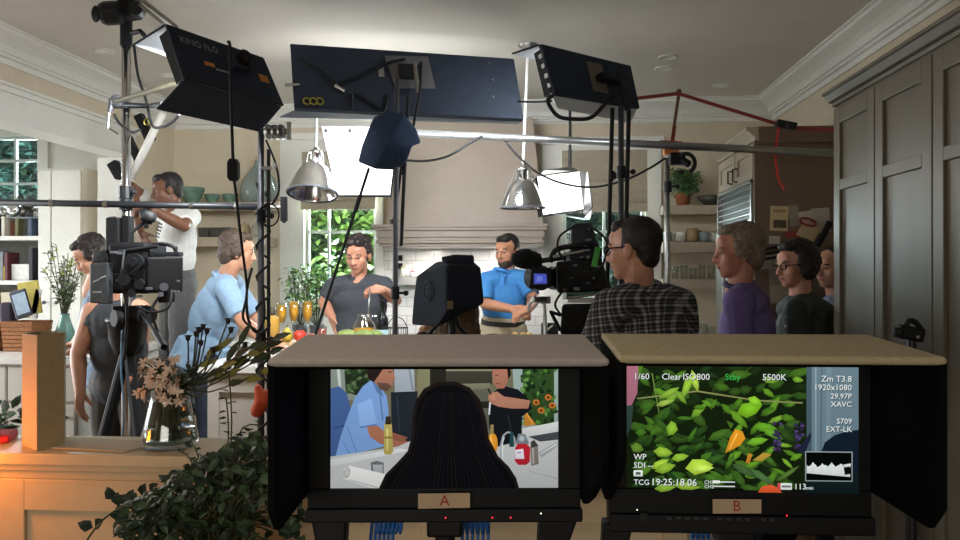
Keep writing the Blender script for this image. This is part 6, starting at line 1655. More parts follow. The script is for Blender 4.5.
# ================================================================ FILM CAMERA (left)
d = 3.85
t = thing('film_camera', 'black film camera with square monitor on a tripod, in front of the white T-shirt', 'camera', (X(132, 3.7), 3.7, 0))
MB().hexa([P(146, 292, 3.550), P(183, 292, 3.600), P(183, 292, 3.850), P(146, 292, 3.800), P(146, 257, 3.550), P(183, 256, 3.600), P(183, 256, 3.850), P(146, 257, 3.800)]).build('camera_body', BLACK, t, bevel=.01)
b = MB().obox(P(165, 254, 3.650), .16, .05, .02).cyl(P(150, 255, 3.650), P(150, 248, 3.650), .008).cyl(P(176, 254, 3.650), P(176, 246, 3.650), .008)
b.build('top_plate', BLACKM, t, bevel=.004)
MB().tube([P(150, 250, 3.640), P(158, 244, 3.630), P(172, 246, 3.630), P(176, 252, 3.640)], .009, 8, 5).build('top_handle', BLACK, t, smooth=True)
m = MB().slab([P(89, 303, 3.520), P(107.5, 304, 3.500), P(107.5, 263, 3.500), P(89.5, 263.5, 3.520)], V((0, .05, 0))).build('monitor_panel', M('dark_grey_monitor_back', '2c2e31', .5), t, bevel=.006)
MB().tube([P(93, 282, 3.498), P(98, 280, 3.498), P(101, 278, 3.498), P(106, 276, 3.498)], .0025, 6).build('scratch_mark', M('pale_scratch', '8b8d8c', .7), m)
MB().obox(P(97, 292, 3.500), .04, .004, .008).build('maker_strip', M('faded_mark', '6b6d6e', .7), m)
MB().hexa([P(92, 263, 3.520), P(106, 262, 3.500), P(108, 262, 3.650), P(94, 263, 3.650), P(93, 252, 3.520), P(103, 250, 3.500), P(110, 250, 3.650), P(94, 252, 3.650)]).build('monitor_sunshade', BLACK, t, bevel=.004)
# lens, matte box, rods
MB().lathe([(0, 0), (.055, 0), (.058, .03), (.05, .05), (.05, .1), (.056, .11), (.056, .16), (.048, .17), (0, .17)], P(132, 272, 3.660), V((.15, .95, 0)), 24).build('lens', BLACKM, t, smooth=False)
MB().obox(P(119, 236, 3.620), .07, .1, .17, V((.96, -.2, 0))).build('matte_box', BLACK, t, bevel=.006)
MB().slab([P(108, 243, 3.600), P(115, 244, 3.580), P(115, 216, 3.580), P(108, 217, 3.600)], V((0, .012, 0))).build('side_flag', M('brown_filter', '4c382c', .4), t)
MB().slab([P(121, 246, 3.580), P(129, 246, 3.580), P(129, 216, 3.580), P(121, 215, 3.580)], V((0, .05, 0))).build('filter_tray', BLACK, t, bevel=.004)
MB().cyl(P(118, 252, 3.560), P(158, 246, 3.560), .009).cyl(P(118, 262, 3.580), P(150, 256, 3.600), .009).cyl(P(132, 232, 3.580), P(146, 221, 3.600), .008).build('support_rods', BLACKM, t)
MB().cyl(P(146, 222, 3.600), P(151, 212, 3.600), .028).ell(P(150, 217, 3.600), .03).build('eyepiece', RUBBER, t, smooth=True)
MB().lathe([(0, 0), (.04, 0), (.04, .022), (0, .022)], P(136, 262, 3.500), V((0, -1, 0)), 24).lathe([(0, .022), (.02, .022), (.02, .034), (0, .034)], P(136, 262, 3.500), V((0, -1, 0)), 18).build('focus_wheel', BLACKM, t)
MB().lathe([(0, 0), (.03, 0), (.03, .02), (0, .02)], P(126, 279, 3.500), V((0, -1, 0)), 20).lathe([(0, 0), (.022, 0), (.022, .02), (0, .02)], P(141, 284, 3.500), V((0, -1, 0)), 20).lathe([(0, 0), (.018, 0), (.018, .02), (0, .02)], P(133, 293, 3.500), V((0, -1, 0)), 20).build('knobs', BLACKM, t)
R8 = random.Random(4)
for k in range(26):
    p = P(R8.uniform(112, 182), R8.uniform(250, 300), 3.500 + R8.uniform(0, .03)); MB().obox(p, R8.uniform(.008, .03), .01, R8.uniform(.006, .02)).build('fitting', DSTEEL if k % 2 else BLACKM, t, bevel=.002)
MB().obox(P(138, 268, 3.660), .2, .2, .24).build('lens_mount', BLACK, t, bevel=.02)
MB().cyl(P(163, 290, 3.580), P(164, 287, 3.535), .02).build('battery_knob', BLACKM, t)
MB().hexa([P(158, 303, 3.580), P(175, 302, 3.580), P(175, 302, 3.700), P(158, 303, 3.700), P(158, 290, 3.580), P(175, 290, 3.580), P(175, 290, 3.700), P(158, 290, 3.700)]).build('battery', BLACK, t, bevel=.005)
b = MB().tube([P(160, 296, 3.560), P(152, 310, 3.540), P(157, 330, 3.560), P(166, 350, 3.600)], .007, 6, 6).tube([P(124, 250, 3.540), P(122, 280, 3.500), P(127, 310, 3.540), P(124, 360, 3.600)], .007, 6, 6).tube([P(172, 290, 3.560), P(168, 308, 3.530), P(150, 312, 3.540), P(138, 306, 3.560)], .006, 6, 6)
b.build('camera_lead', RUBBER, t, smooth=True)
# tripod of the film camera
hd = P(128, 318, 3.700)
t = thing('tripod', 'heavy black tripod under the film camera, legs spread towards the tank top', 'tripod', (hd.x, hd.y, 0))
MB().hexa([P(113, 320, 3.600), P(147, 320, 3.600), P(147, 320, 3.800), P(113, 320, 3.800), P(112, 306, 3.580), P(149, 305, 3.580), P(149, 305, 3.820), P(112, 306, 3.820)]).build('head_plate', BLACK, t, bevel=.008)
MB().lathe([(0, -.16), (.06, -.15), (.085, -.08), (.09, -.0), (.1, .0), (.1, .02), (0, .02)], hd + V((0, 0, -.02)), seg=24).build('fluid_head', BLACKM, t, smooth=True)
MB().lathe([(0, 0), (.045, 0), (.045, .03), (0, .03)], P(146, 315, 3.620), V((.6, -.8, 0)), 20).build('tension_knob', RUBBER, t)
MB().lathe([(0, 0), (.04, 0), (.04, .03), (0, .03)], P(120, 318, 3.600), V((-.6, -.8, 0)), 20).build('tension_knob', RUBBER, t)
MB().tube([P(140, 312, 3.600), P(150, 325, 3.500), P(160, 340, 3.400)], .009, 8).cyl(P(156, 334, 3.440), P(164, 347, 3.350), .015).build('pan_handle', BLACK, t)
top = V((hd.x, hd.y, hd.z - .13))
for px, dd in ((62, 3.5), (160, 3.35), (160, 3.85)):
    e = V((X(px, dd), dd, .02)); mid = top.lerp(e, .5)
    lg = MB().tube([top, mid], .026, 10).build('leg', BLACK, t)
    MB().tube([mid, e], .017, 10).ell(e, (.03, .03, .02), seg=10, rings=6).build('lower_leg', DSTEEL, lg)
    MB().cyl(mid - (e - top).normalized() * .03, mid + (e - top).normalized() * .03, .034).build('leg_lock', BLACKM, lg)
MB().tube([P(122, 330, 3.580), P(121, 370, 3.550), P(124, 410, 3.520), P(121, 450, 3.500)], .004, 6, 5).build('blue_lead', M('teal_cable', '24485c', .6), t, smooth=True)

# ================================================================ CAMCORDER (right)
t = thing('camcorder', 'black shoulder camcorder with furry microphone, held by the operator in plaid', 'camera', (X(585, 3.6), 3.6, 0))
MB().hexa([P(557, 293, 3.55), P(613, 291, 3.45), P(613, 291, 3.75), P(557, 293, 3.8), P(556, 262, 3.55), P(600, 256, 3.45), P(600, 256, 3.75), P(556, 261, 3.8)]).build('camera_body', BLACK, t, bevel=.012)
MB().hexa([P(569, 262, 3.55), P(603, 258, 3.5), P(603, 258, 3.72), P(569, 262, 3.78), P(571, 224, 3.58), P(591, 222, 3.52), P(591, 222, 3.66), P(571, 224, 3.7)]).build('receiver_pack', BLACKM, t, bevel=.01)
MB().obox(P(596, 257, 3.42), .022, .012, .085, V((.95, .1, -.2))).build('green_tape', M('green_tape', '3f9a3c', .6), t)
mic = remesh(MB().ell(P(525, 259, 3.6), (.062, .05, .045), seg=20, rings=14).ell(P(534, 261, 3.6), (.04, .045, .042)), 'mic_windshield', M('black_fur', '0d0e10', .95, var=.3, scale=150, bump=.8), t, .006, 1, disp=.014, dscale=.01)
MB().cyl(P(540, 261, 3.6), P(575, 256, 3.6), .012).build('microphone', BLACKM, t)
MB().cyl(P(553, 257, 3.52), P(584, 251, 3.5), .007).build('handle_rod', STEEL, t)
MB().tube([P(550, 262, 3.56), P(556, 250, 3.55), P(575, 246, 3.53), P(596, 247, 3.5), P(600, 256, 3.5)], .012, 8, 6).build('top_handle', BLACK, t, smooth=True)
vf = MB().slab([P(528, 289, 3.5), P(552, 288, 3.5), P(554, 268, 3.52), P(531, 267, 3.5)], V((0, .06, 0))).build('viewfinder', BLACK, t, bevel=.012)
MB().quad(P(534, 284, 3.496), P(547, 283.5, 3.496), P(546.5, 274, 3.496), P(534, 273.5, 3.496)).build('blue_screen', E((66, 78, 168)), vf)
MB().quad(P(536, 282, 3.4955), P(543, 281, 3.4955), P(542, 276, 3.4955), P(537, 276, 3.4955)).build('screen_image', E((98, 108, 190)), vf)
MB().lathe([(0, 0), (.055, 0), (.055, .05), (.045, .06), (.045, .13), (.06, .14), (.06, .2), (.05, .2), (.048, .16), (0, .16)], P(560, 278, 3.66), V((-.6, .8, 0)), 24).build('lens', BLACKM, t)
MB().obox(P(581, 300, 3.55), .12, .07, .022).build('white_base_plate', M('pale_base_plate', 'c9c8c0', .4), t, bevel=.003)
MB().cyl(P(566, 298, 3.5), P(608, 293, 3.45), .006).cyl(P(545, 300, 3.5), P(533, 299, 3.46), .012).build('support_rods', STEEL, t)
MB().obox(P(545, 300, 3.56), .05, .05, .03).build('follow_focus', DSTEEL, t, bevel=.004)
R9 = random.Random(6)
for k in range(18):
    p = P(R9.uniform(560, 602), R9.uniform(228, 290), 3.46 + R9.uniform(0, .02)); MB().obox(p, R9.uniform(.008, .025), .06, R9.uniform(.006, .015)).build('fitting', DSTEEL if k % 2 else BLACKM, t, bevel=.002)
MB().tube([P(575, 226, 3.55), P(560, 236, 3.5), P(558, 250, 3.5), P(566, 262, 3.5)], .005, 6, 5).build('camera_lead', RUBBER, t, smooth=True)
MB().tube([P(590, 226, 3.52), P(606, 240, 3.42), P(604, 262, 3.42), P(596, 272, 3.45)], .005, 6, 5).build('camera_lead', RUBBER, t, smooth=True)
MB().tube([P(562, 292, 3.5), P(555, 305, 3.48), P(564, 318, 3.5)], .005, 6, 5).build('camera_lead', RUBBER, t, smooth=True)
hd = P(582, 312, 3.58)
t = thing('tripod', 'black tripod carrying the shoulder camcorder beside the plaid shirt', 'tripod', (hd.x, hd.y, 0))
MB().hexa([P(560, 335, 3.48), P(604, 335, 3.48), P(604, 335, 3.72), P(560, 335, 3.72), P(562, 304, 3.46), P(604, 303, 3.46), P(604, 303, 3.74), P(562, 304, 3.74)]).build('fluid_head', BLACK, t, bevel=.015)
MB().tube([P(560, 315, 3.5), P(551, 312, 3.42), P(560, 330, 3.36)], .008, 8).build('pan_handle', BLACK, t)
top = V((hd.x, hd.y, hd.z - .12))
for k in range(3):
    a = PI / 3 + 2 * PI * k / 3; e = V((hd.x + .34 * math.cos(a), hd.y + .34 * math.sin(a), .02)); mid = top.lerp(e, .5)
    lg = MB().tube([top, mid], .024, 10).build('leg', BLACK, t); MB().tube([mid, e], .016, 10).build('lower_leg', DSTEEL, lg)

# ================================================================ NOOK: DESK, BOOKCASE, TALL CUPBOARD
t = thing('base_cabinet', 'pale base cabinet with drawers under the wicker baskets in the nook', 'cabinet', (-4.3, 5.6, 0))
nx0, nx1, ny0, ny1 = -5.4, X(76, 4.95), 4.95, 6.2
MB().box(nx0, nx1, ny0 + .03, ny1, .1, .9).box(nx0 + .05, nx1 - .05, ny0 + .1, ny1, 0, .1).build('carcass', CABW, t)
for i in range(5):
    w = (nx1 - nx0) / 5; a, c = nx0 + i * w + .01, nx0 + (i + 1) * w - .01
    dr = MB().box(a, c, ny0, ny0 + .03, .66, .88).build('drawer', CABW, t, bevel=.004)
    MB().lathe([(.006, 0), (.006, .02), (.018, .025), (.018, .035), (0, .038)], ((a + c) / 2, ny0, .77), (0, -1, 0), 14).build('knob', DSTEEL, dr, smooth=True)
    do = MB().box(a, c, ny0, ny0 + .03, .12, .64).build('door', CABW, t, bevel=.004)
    MB().lathe([(.006, 0), (.006, .02), (.018, .025), (.018, .035), (0, .038)], (c - .05, ny0, .56), (0, -1, 0), 14).build('knob', DSTEEL, do, smooth=True)
tag(MB().box(nx0 - .02, nx1 + .03, ny0 - .03, ny1 + .02, .9, .94).build('worktop', COUNTER, bevel=.004), 'white worktop of the nook holding the baskets and teal vase', 'worktop')
NZ = .9405
WICK = M('wicker', '8c5a34', .8, var=.35, scale=50, bump=.6, stretch=(1, 1, 3))
def basket(px, d, w, dp, h, lab):
    c = V((X(px, d), d, NZ)); t = thing('wicker_basket', lab, 'basket', c)
    b = MB(); n = 7
    for k in range(n):
        z0 = h * k / n; f = 1 + .14 * k / n
        for s1 in (-1, 1):
            b.obox(c + V((0, s1 * dp * f / 2, z0 + h / n / 2)), w * f + .01, .012 + .004 * (k % 2), h / n * .92); b.obox(c + V((s1 * w * f / 2, 0, z0 + h / n / 2)), .012 + .004 * (k % 2), dp * f, h / n * .92)
    b.build('weave', WICK, t, bevel=.003)
    b = MB(); f = 1.14
    b.tube([c + V((sx * w * f / 2, sy * dp * f / 2, h)) for sx, sy in ((-1, -1), (1, -1), (1, 1), (-1, 1), (-1, -1))], .01, 8); b.build('rim', WICK, t)
    MB().box(c.x - w / 2, c.x + w / 2, c.y - dp / 2, c.y + dp / 2, NZ + .001, NZ + .01).build('bottom', WICK, t)
    return c
bc = basket(27, 5.45, .2, .2, .2, 'square wicker basket with papers and phone beside the teal vase')
basket(-2, 5.45, .14, .2, .18, 'wicker basket cut by the edge of the photo')
def item(name, lab, cat, c, sx, sy, sz, mat, rx=V((1, 0, 0)), rz=None, bevel=.004, group=None):
    rx = V(rx).normalized()
    return tag(MB().obox(c, sx, sy, sz, rx, None, V(rz).normalized() if rz else None).build(name, mat, bevel=bevel), lab, cat, group)
tb = thing('tablet', 'tilted tablet in a dark case with pale screen, standing in the wicker basket', 'tablet', P(21, 302, 5.45))
MB().obox(P(21, 304, 5.42), .13, .016, .2, V((.95, 0, .3))).build('case', M('dark_violet_case', '2c2a3c', .5), tb, bevel=.008)
MB().obox(P(21, 303.5, 5.408), .1, .004, .15, V((.95, 0, .3))).build('screen', M('pale_screen', '9fb2c4', .2), tb)
item('magazine', 'yellow-topped magazine behind the tablet in the basket', 'magazine', P(30, 298, 5.5), .16, .012, .24, M('yellow_print', 'b7a64c', .6), V((.98, 0, .15)))
item('magazine', 'white folded magazine leaning out of the basket beside the tablet', 'magazine', P(36, 304, 5.5), .05, .012, .22, M('white_print', 'd2d0cc', .6), V((.95, 0, -.2)))
item('pouch', 'dark purple pouch at the front of the wicker basket', 'pouch', P(9, 316, 5.5), .1, .08, .2, M('dark_purple_cloth', '2c2536', .8), bevel=.02)
# teal vase with greenery
c = V((X(65, 5.5), 5.5, NZ)); t = thing('floor_vase', 'pale teal glass vase with wild greenery on the nook worktop', 'vase', c)
TEAL = M('teal_glass', '8fc4b8', .1, var=0, trans=.5)
MB().lathe([(0, 0), (.07, 0), (.075, .03), (.07, .12), (.045, .19), (.03, .24), (.034, .26), (.029, .26), (.025, .24), (.04, .19), (.065, .12), (0, .02)], c, seg=28).build('glass', TEAL, t, smooth=True)
st = MB(); lf = MB(); R7 = random.Random(9); GRY = M('grey_green_leaf', '59664a', .7, var=.25); LIM = M('lime_blossom', 'a3b04a', .7, var=.2)
for k in range(30):
    px, py = R7.uniform(44, 82), R7.uniform(240, 295); px = 66 + (px - 66) * (1 - .5 * max(0, (py - 270) / 30)); dd = R7.uniform(5.4, 5.65)
    p = P(px, py, dd); m0 = c + V((R7.uniform(-.02, .02), R7.uniform(-.02, .02), .25))
    st.tube([c + V((0, 0, .03)), m0, m0.lerp(p, .5) + V((0, 0, .02)), p], .0025, 5, 4)
    for j in range(12):
        q = m0.lerp(p, R7.uniform(.35, 1.0)); lf.mat(0 if R7.random() < .85 else 1).leaf(q, V((R7.uniform(-1, 1), R7.uniform(-1, .5), R7.uniform(-.4, .9))), R7.uniform(.03, .05), .016)
for k in range(60): lf.mat(1).leaf(P(71 + R7.gauss(0, 4), 263 + R7.gauss(0, 4), 5.4), V((R7.uniform(-1, 1), R7.uniform(-1, .5), R7.uniform(-.5, .9))), .022, .012)
for k in range(90): lf.mat(0).leaf(P(69 + R7.gauss(0, 3), R7.uniform(262, 305), R7.uniform(5.42, 5.55)), V((R7.uniform(-1, 1), R7.uniform(-1, .5), R7.uniform(.2, .9))), .04, .013)
st.build('stems', STEMG, t); lf.build('leaves', [GRY, LIM], t, recalc=False)
# bookcase
bd = 6.5; bx0, bx1 = X(-40, bd), X(38.5, bd); by0, by1 = 6.5, 6.86
t = thing('bookcase', 'white open bookcase under the nook window, full of books and silver balls', 'bookcase', ((bx0 + bx1) / 2, 6.68, 0))
zz = [Z(321, bd), Z(281, bd), Z(234, bd)]
MB().box(bx0 - .03, bx0, by0, by1, 0, Z(212, bd)).box(bx1, bx1 + .03, by0, by1, 0, Z(212, bd)).build('side_panel', WHITE, t)
MB().box(bx0, bx1, by1 - .02, by1, 0, Z(212, bd)).build('back_panel', M('shade_grey_back_board', '8c8a84', .6), t)  # back board's grey puts the shelf shadow into its colour
for z in zz + [.5]: MB().box(bx0, bx1, by0, by1 - .02, z - .035, z).build('shelf', WHITE, t)
R10 = random.Random(12)
cols = ['3b3e4c', '6b7a5e', 'b0a58f', '2c3b55', '8a3b35', 'd0cabb', '454545', '776a8f', '94885a']
x = bx0 + .02; k = 0
spots = [('book', 'dark slim book upright on the top shelf of the bookcase', 2, 2, .03, .18, '3a3c40'), ('book', 'pale narrow book upright beside the slim dark one', 2, 9, .03, .17, 'cfc9ba'), ('picture_frame', 'small framed picture with reddish image on the top bookcase shelf', 2, 17, .1, .13, '8a5a4a'), ('picture_frame', 'greyish framed photograph at the end of the top bookcase shelf', 2, 28, .12, .15, '777d78'),
         ('book', 'dark blue book at the edge of the middle bookcase shelf', 1, 1, .04, .26, '2a3550'), ('book', 'grey book beside the dark blue one on the middle shelf', 1, 7, .04, .25, '75787c'), ('book', 'bright yellow small book on the middle bookcase shelf', 1, 5, .045, .12, 'd8c22c'), ('storage_bin', 'white storage bin with silver toys on the middle bookcase shelf', 1, 26, .2, .14, 'd6d5d1'), ('book', 'black book standing at the end of the middle bookcase shelf', 1, 36.5, .035, .28, '24262a'),
         ('book', 'brown book on the lowest visible bookcase shelf', 0, 3, .05, .2, '6b5138'), ('book', 'cream box file on the lowest visible bookcase shelf', 0, 12, .09, .22, 'b7ae98'), ('book', 'dark grey book on the lowest visible bookcase shelf beside the cream file', 0, 22, .05, .24, '4a4c50'),
         ('book', 'dull green book right of the dark grey book on the lowest bookcase shelf', 0, 28, .045, .21, '55604a'), ('book', 'tan book at the end of the lowest bookcase shelf', 0, 34, .05, .19, '9a8160'),
         ('book', 'slim maroon book between the grey and white things on the middle shelf', 1, 12, .03, .24, '5a2c30'), ('book', 'olive book on the top bookcase shelf, beyond the reddish frame', 2, 22.5, .03, .15, '66633f'), ('book', 'slate blue book at the end of the top bookcase shelf', 2, 35.5, .035, .16, '46536a')]
for nm, lab, sh, px, w, h, col in spots:
    dd = 6.56 if 'yellow' in lab else 6.62
    cx = X(px, dd); cx = min(cx, bx1 - w / 2 - .004)
    item(nm, lab, 'book' if nm == 'book' else nm.replace('_', ' '), V((cx, dd, zz[sh] + h / 2 + .001)), w, .1 if nm == 'storage_bin' else (.03 if nm == 'picture_frame' or 'yellow' in lab else .16), h, M('cover_' + col, col, .6, var=.1))
for px, py, r in ((12.5, 214, .06), (24, 212, .05), (5, 214, .045)):
    pass
for px, r, y_, lab in ((14, .06, 6.6, 'large shiny silver ball above the reddish picture frame'), (4, .045, 6.6, 'smaller silver ball at the edge of the bookcase top shelf'), (23, .05, 6.66, 'dull silver ball beside the large shiny one')):
    pz = zz[2] + .17 + r
    tag(MB().ell((X(px, y_), y_, pz), r, seg=20, rings=14).build('silver_ball', CHROME if r > .05 else STEEL, smooth=True), lab, 'ball')
bz = zz[2] + .168
tag(MB().box(bx0 + .01, bx1 - .01, 6.56, 6.7, bz - .012, bz).build('glass_shelf', M('pale_glass_shelf', 'c9d2cf', .1, trans=.6, var=0)), 'thin glass shelf carrying the silver balls in the bookcase', 'shelf')
for sx in (bx0 + .01, bx1 - .03):
    pass
t = thing('pine_branch', 'dry dark branch arrangement on the glass shelf under the nook window', 'dried plant', V((X(29, 6.64), 6.64, bz)))
b = MB(); l = MB(); c = V((X(29, 6.64), 6.64, bz + .001))
MB().lathe([(0, 0), (.03, 0), (.035, .03), (.03, .06), (0, .06)], c, seg=18).build('pot', M('dark_grey_pot', '46474a', .5), t, smooth=True)
for k in range(22):
    e = c + V((R10.uniform(-.12, .09), R10.uniform(-.05, .05), R10.uniform(.05, .2))); b.tube([c + V((0, 0, .05)), c.lerp(e, .5) + V((0, 0, .03)), e], .003, 5, 3)
    for j in range(5): l.leaf(c.lerp(e, R10.uniform(.4, 1)), V((R10.uniform(-1, 1), R10.uniform(-1, 1), R10.uniform(-1, 1))), .04, .014)
b.build('twigs', BARK, t); l.build('needles', M('dusky_brown_leaf', '4a453c', .8), t, recalc=False)
# tall white cupboard
cx0, cx1 = X(41, 6.5), X(84, 6.5); cx1 = min(cx1, XL - .3)
t = thing('pantry_cupboard', 'tall white pantry cupboard between the bookcase and the pilaster', 'cupboard', ((cx0 + cx1) / 2, 6.7, 0))
MB().box(cx0, cx1, 6.48, DB - .06, 0, 2.38).build('carcass', WHITE, t)
xm = X(52, 6.47)
for a, c in ((cx0 + .004, xm - .005), (xm + .005, cx1 - .004)):
    MB().box(a, c, 6.455, 6.48, .12, 2.36).build('door', WHITE, t, bevel=.004)
MB().lathe([(.006, 0), (.006, .02), (.016, .025), (.016, .035), (0, .038)], (X(45.5, 6.45), 6.455, Z(304, 6.45)), (0, -1, 0), 14).build('knob', DSTEEL, t, smooth=True)
MB().lathe([(.006, 0), (.006, .02), (.016, .025), (.016, .035), (0, .038)], (X(58, 6.45), 6.455, Z(304, 6.45)), (0, -1, 0), 14).build('knob', DSTEEL, t, smooth=True)

# ================================================================ THINGS ON THE WALL SHELVES
def bowl(px, z, r, h, lab, mat, d=6.74):
    c = V((X(px, d), d, z + .0006)); t = thing('bowl', lab, 'bowl', c)
    MB().lathe([(0, 0), (r * .45, 0), (r * .47, .008), (r * .75, h * .4), (r * .95, h * .8), (r, h), (r * .96, h), (r * .9, h * .75), (r * .7, h * .4), (r * .4, .016), (0, .014)], c, seg=32).build('body', mat, t, smooth=True)
    MB().lathe([(r * .985, h * .97), (r * 1.015, h * .985), (r * 1.01, h * 1.01), (r * .97, h * 1.01)], c, seg=32).build('rim', M('green_rim', '4c6a55', .3), t, smooth=True)
GRN = M('green_glazed_ceramic', '64806f', .25, var=.2, scale=14)
bowl(192, SH_LT, .108, .135, 'largest green bowl on the wall shelf, beside the head of the assistant', GRN, 6.76)
bowl(212, SH_LT, .067, .075, 'small green bowl in the middle of the shelf row', GRN)
bowl(230, SH_LT, .07, .075, 'small green bowl behind the hanging cord', GRN)
c = V((X(259, 6.74), 6.74, SH_LT + .0006)); t = thing('glass_cloche', 'large greenish glass jar on the wall shelf behind the cable stand', 'jar', c)
MB().lathe([(0, 0), (.13, 0), (.155, .03), (.165, .1), (.14, .2), (.08, .28), (.04, .32), (.035, .36), (.03, .36), (.034, .32), (.074, .275), (.133, .2), (.158, .1), (.148, .032), (.12, .008), (0, .008)], c, seg=36).build('glass', M('greenish_glass', 'd3e2dc', .05, trans=.75, var=0), t, smooth=True)
MB().lathe([(.028, .34), (.03, .4), (0, .4)], c, seg=16).build('stopper', M('cork', 'a58b63', .8), t, smooth=True)
for px, w, lab in ((206, .1, 'dark oblong dish on the lower wall shelf nearest the white T-shirt'), (218, .1, 'dark oblong dish in the middle of the lower wall shelf'), (228, .085, 'dark oblong dish on the lower wall shelf closest to the hanging cord')):
    c = V((X(px, 6.74), 6.74, SH_LB + .001))
    tag(MB().hexa([c + V((-w * .45, -.05, 0)), c + V((w * .45, -.05, 0)), c + V((w * .45, .05, 0)), c + V((-w * .45, .05, 0)), c + V((-w * .5, -.06, .085)), c + V((w * .5, -.06, .085)), c + V((w * .5, .06, .085)), c + V((-w * .5, .06, .085))]).build('baking_dish', M('dark_stoneware', '46453f', .4, var=.15), bevel=.006), lab, 'dish')
for px, r, h, lab, col in ((244, .05, .1, 'tan stoneware crock on the lower wall shelf', '9c8a6a'), (256, .045, .09, 'grey stoneware crock at the end of the lower wall shelf', '8f897c')):
    c = V((X(px, 6.74), 6.74, SH_LB + .001)); t = thing('crock', lab, 'jar', c)
    MB().lathe([(0, 0), (r, 0), (r * 1.06, h * .3), (r, h * .85), (r * .8, h), (r * .72, h), (r * .9, h * .8), (0, .01)], c, seg=24).build('body', M('stoneware_' + col, col, .5, var=.1), t, smooth=True)
    MB().lathe([(r * .8, h), (r * .82, h + .012), (.012, h + .02), (.012, h + .035), (0, h + .038)], c, seg=20).build('lid', M('stoneware_' + col, col, .5), t, smooth=True)
# right shelves: fern, bowl
c = V((X(683, 6.72), 6.72, SH_R1 + .0006)); t = thing('potted_fern', 'bushy fern in a pot on the top wall shelf behind the grey stand', 'plant', c)
MB().lathe([(0, 0), (.05, 0), (.065, .09), (.07, .1), (.06, .1), (0, .09)], c, seg=24).build('pot', M('terracotta', '94573b', .8), t, smooth=True)
b = MB(); s = MB(); FERN = M('fern_leaf', '4f7a45', .5, var=.3, scale=20)
for k in range(60):
    a = R10.uniform(0, 2 * PI); e = c + V((.17 * R10.uniform(.3, 1) * math.cos(a), .1 * math.sin(a) - .03, R10.uniform(.06, .32))); s.tube([c + V((0, 0, .09)), c.lerp(e, .6) + V((0, 0, .1)), e], .002, 5, 3)
    for j in range(10):
        f = R10.uniform(.3, 1); b.leaf(c.lerp(e, f) + V((0, 0, .09 * (1 - abs(2 * f - 1.1)))), V((R10.uniform(-1, 1), R10.uniform(-1, .6), R10.uniform(-.6, .6))), .045, .016)
s.build('stems', STEMG, t); b.build('fronds', FERN, t, recalc=False)
c = V((X(712, 6.74), 6.74, SH_R1 + .0006)); t = thing('serving_bowl', 'wide dark bowl at the end of the fern shelf, by the refrigerator', 'bowl', c)
MB().lathe([(0, 0), (.05, 0), (.1, .04), (.125, .075), (.12, .075), (.095, .045), (0, .014)], c, seg=28).build('body', M('dark_stoneware', '46453f', .4), t, smooth=True)
MB().lathe([(.122, .073), (.127, .076), (.122, .079)], c, seg=28).build('rim', M('dark_stoneware', '46453f', .4), t, smooth=True)
def mug(px, r, h, lab, col, name='mug', handle=1):
    c = V((X(px, 6.72), 6.72, SH_R2 + .0006)); t = thing(name, lab, 'mug' if name == 'mug' else 'jug', c)
    m = M('glazed_' + col, col, .3, var=.1)
    MB().lathe([(0, 0), (r * .8, 0), (r, h * .3), (r * .98, h * .6), (r * (.85 if name == 'jug' else 1), h), (r * (.8 if name == 'jug' else .93), h), (r * .9, h * .5), (0, .01)], c, seg=24).build('body', m, t, smooth=True)
    MB().tube([c + V((handle * r * .9, 0, h * .82)), c + V((handle * r * 1.5, -.01, h * .75)), c + V((handle * r * 1.45, -.01, h * .3)), c + V((handle * r * .93, 0, h * .2))], .007, 8, 5).build('handle', m, t, smooth=True)
mug(667.5, .04, .08, 'pale blue-grey mug behind the grey stand', '9fb0b4', handle=-1)
mug(681, .044, .085, 'white mug beside the tan jug', 'd8d6d0', handle=-1)
mug(692.5, .05, .115, 'tan jug with a handle in the middle of the mug shelf', 'a98d68', 'jug')
mug(704, .04, .085, 'blue-grey mug between the tan jug and the last cup', '8fa0a2')
mug(715, .036, .08, 'pale cup at the refrigerator end of the mug shelf', 'c4c4bc')
def tumbler(px, r, h, lab, z, d=6.72):
    c = V((X(px, d), d, z + .0006)); t = thing('drinking_glass', lab, 'glass', c, 0, 'drinking glasses')
    MB().lathe([(0, 0), (r * .8, 0), (r, h), (r * .94, h), (r * .75, .008), (0, .008)], c, seg=20).build('glass', GLASS, t, smooth=True)
    MB().lathe([(r * .96, h - .001), (r * .99, h + .002), (r * .95, h + .002)], c, seg=20).build('rim', GLASS, t, smooth=True)
for px, h, lab in ((675, .1, 'clear glass on the lowest shelf, nearest the grey stand'), (684, .11, 'clear glass second along from the grey stand on the lowest shelf'), (693, .09, 'short clear glass in the middle of the lowest shelf'), (702, .115, 'tall clear glass on the lowest shelf beside the last one'), (711, .11, 'clear glass on the lowest shelf, nearest the refrigerator')):
    tumbler(px, .032, h, lab, SH_R3)
for px, h, lab in ((694, .14, 'stemless tall glass on the short worktop, nearest the plaid shoulder'), (703, .15, 'tall glass in the middle of the short worktop'), (711, .13, 'tall glass on the short worktop beside the purple shirt')):
    tumbler(px, .035, h, lab, .935, 6.5)

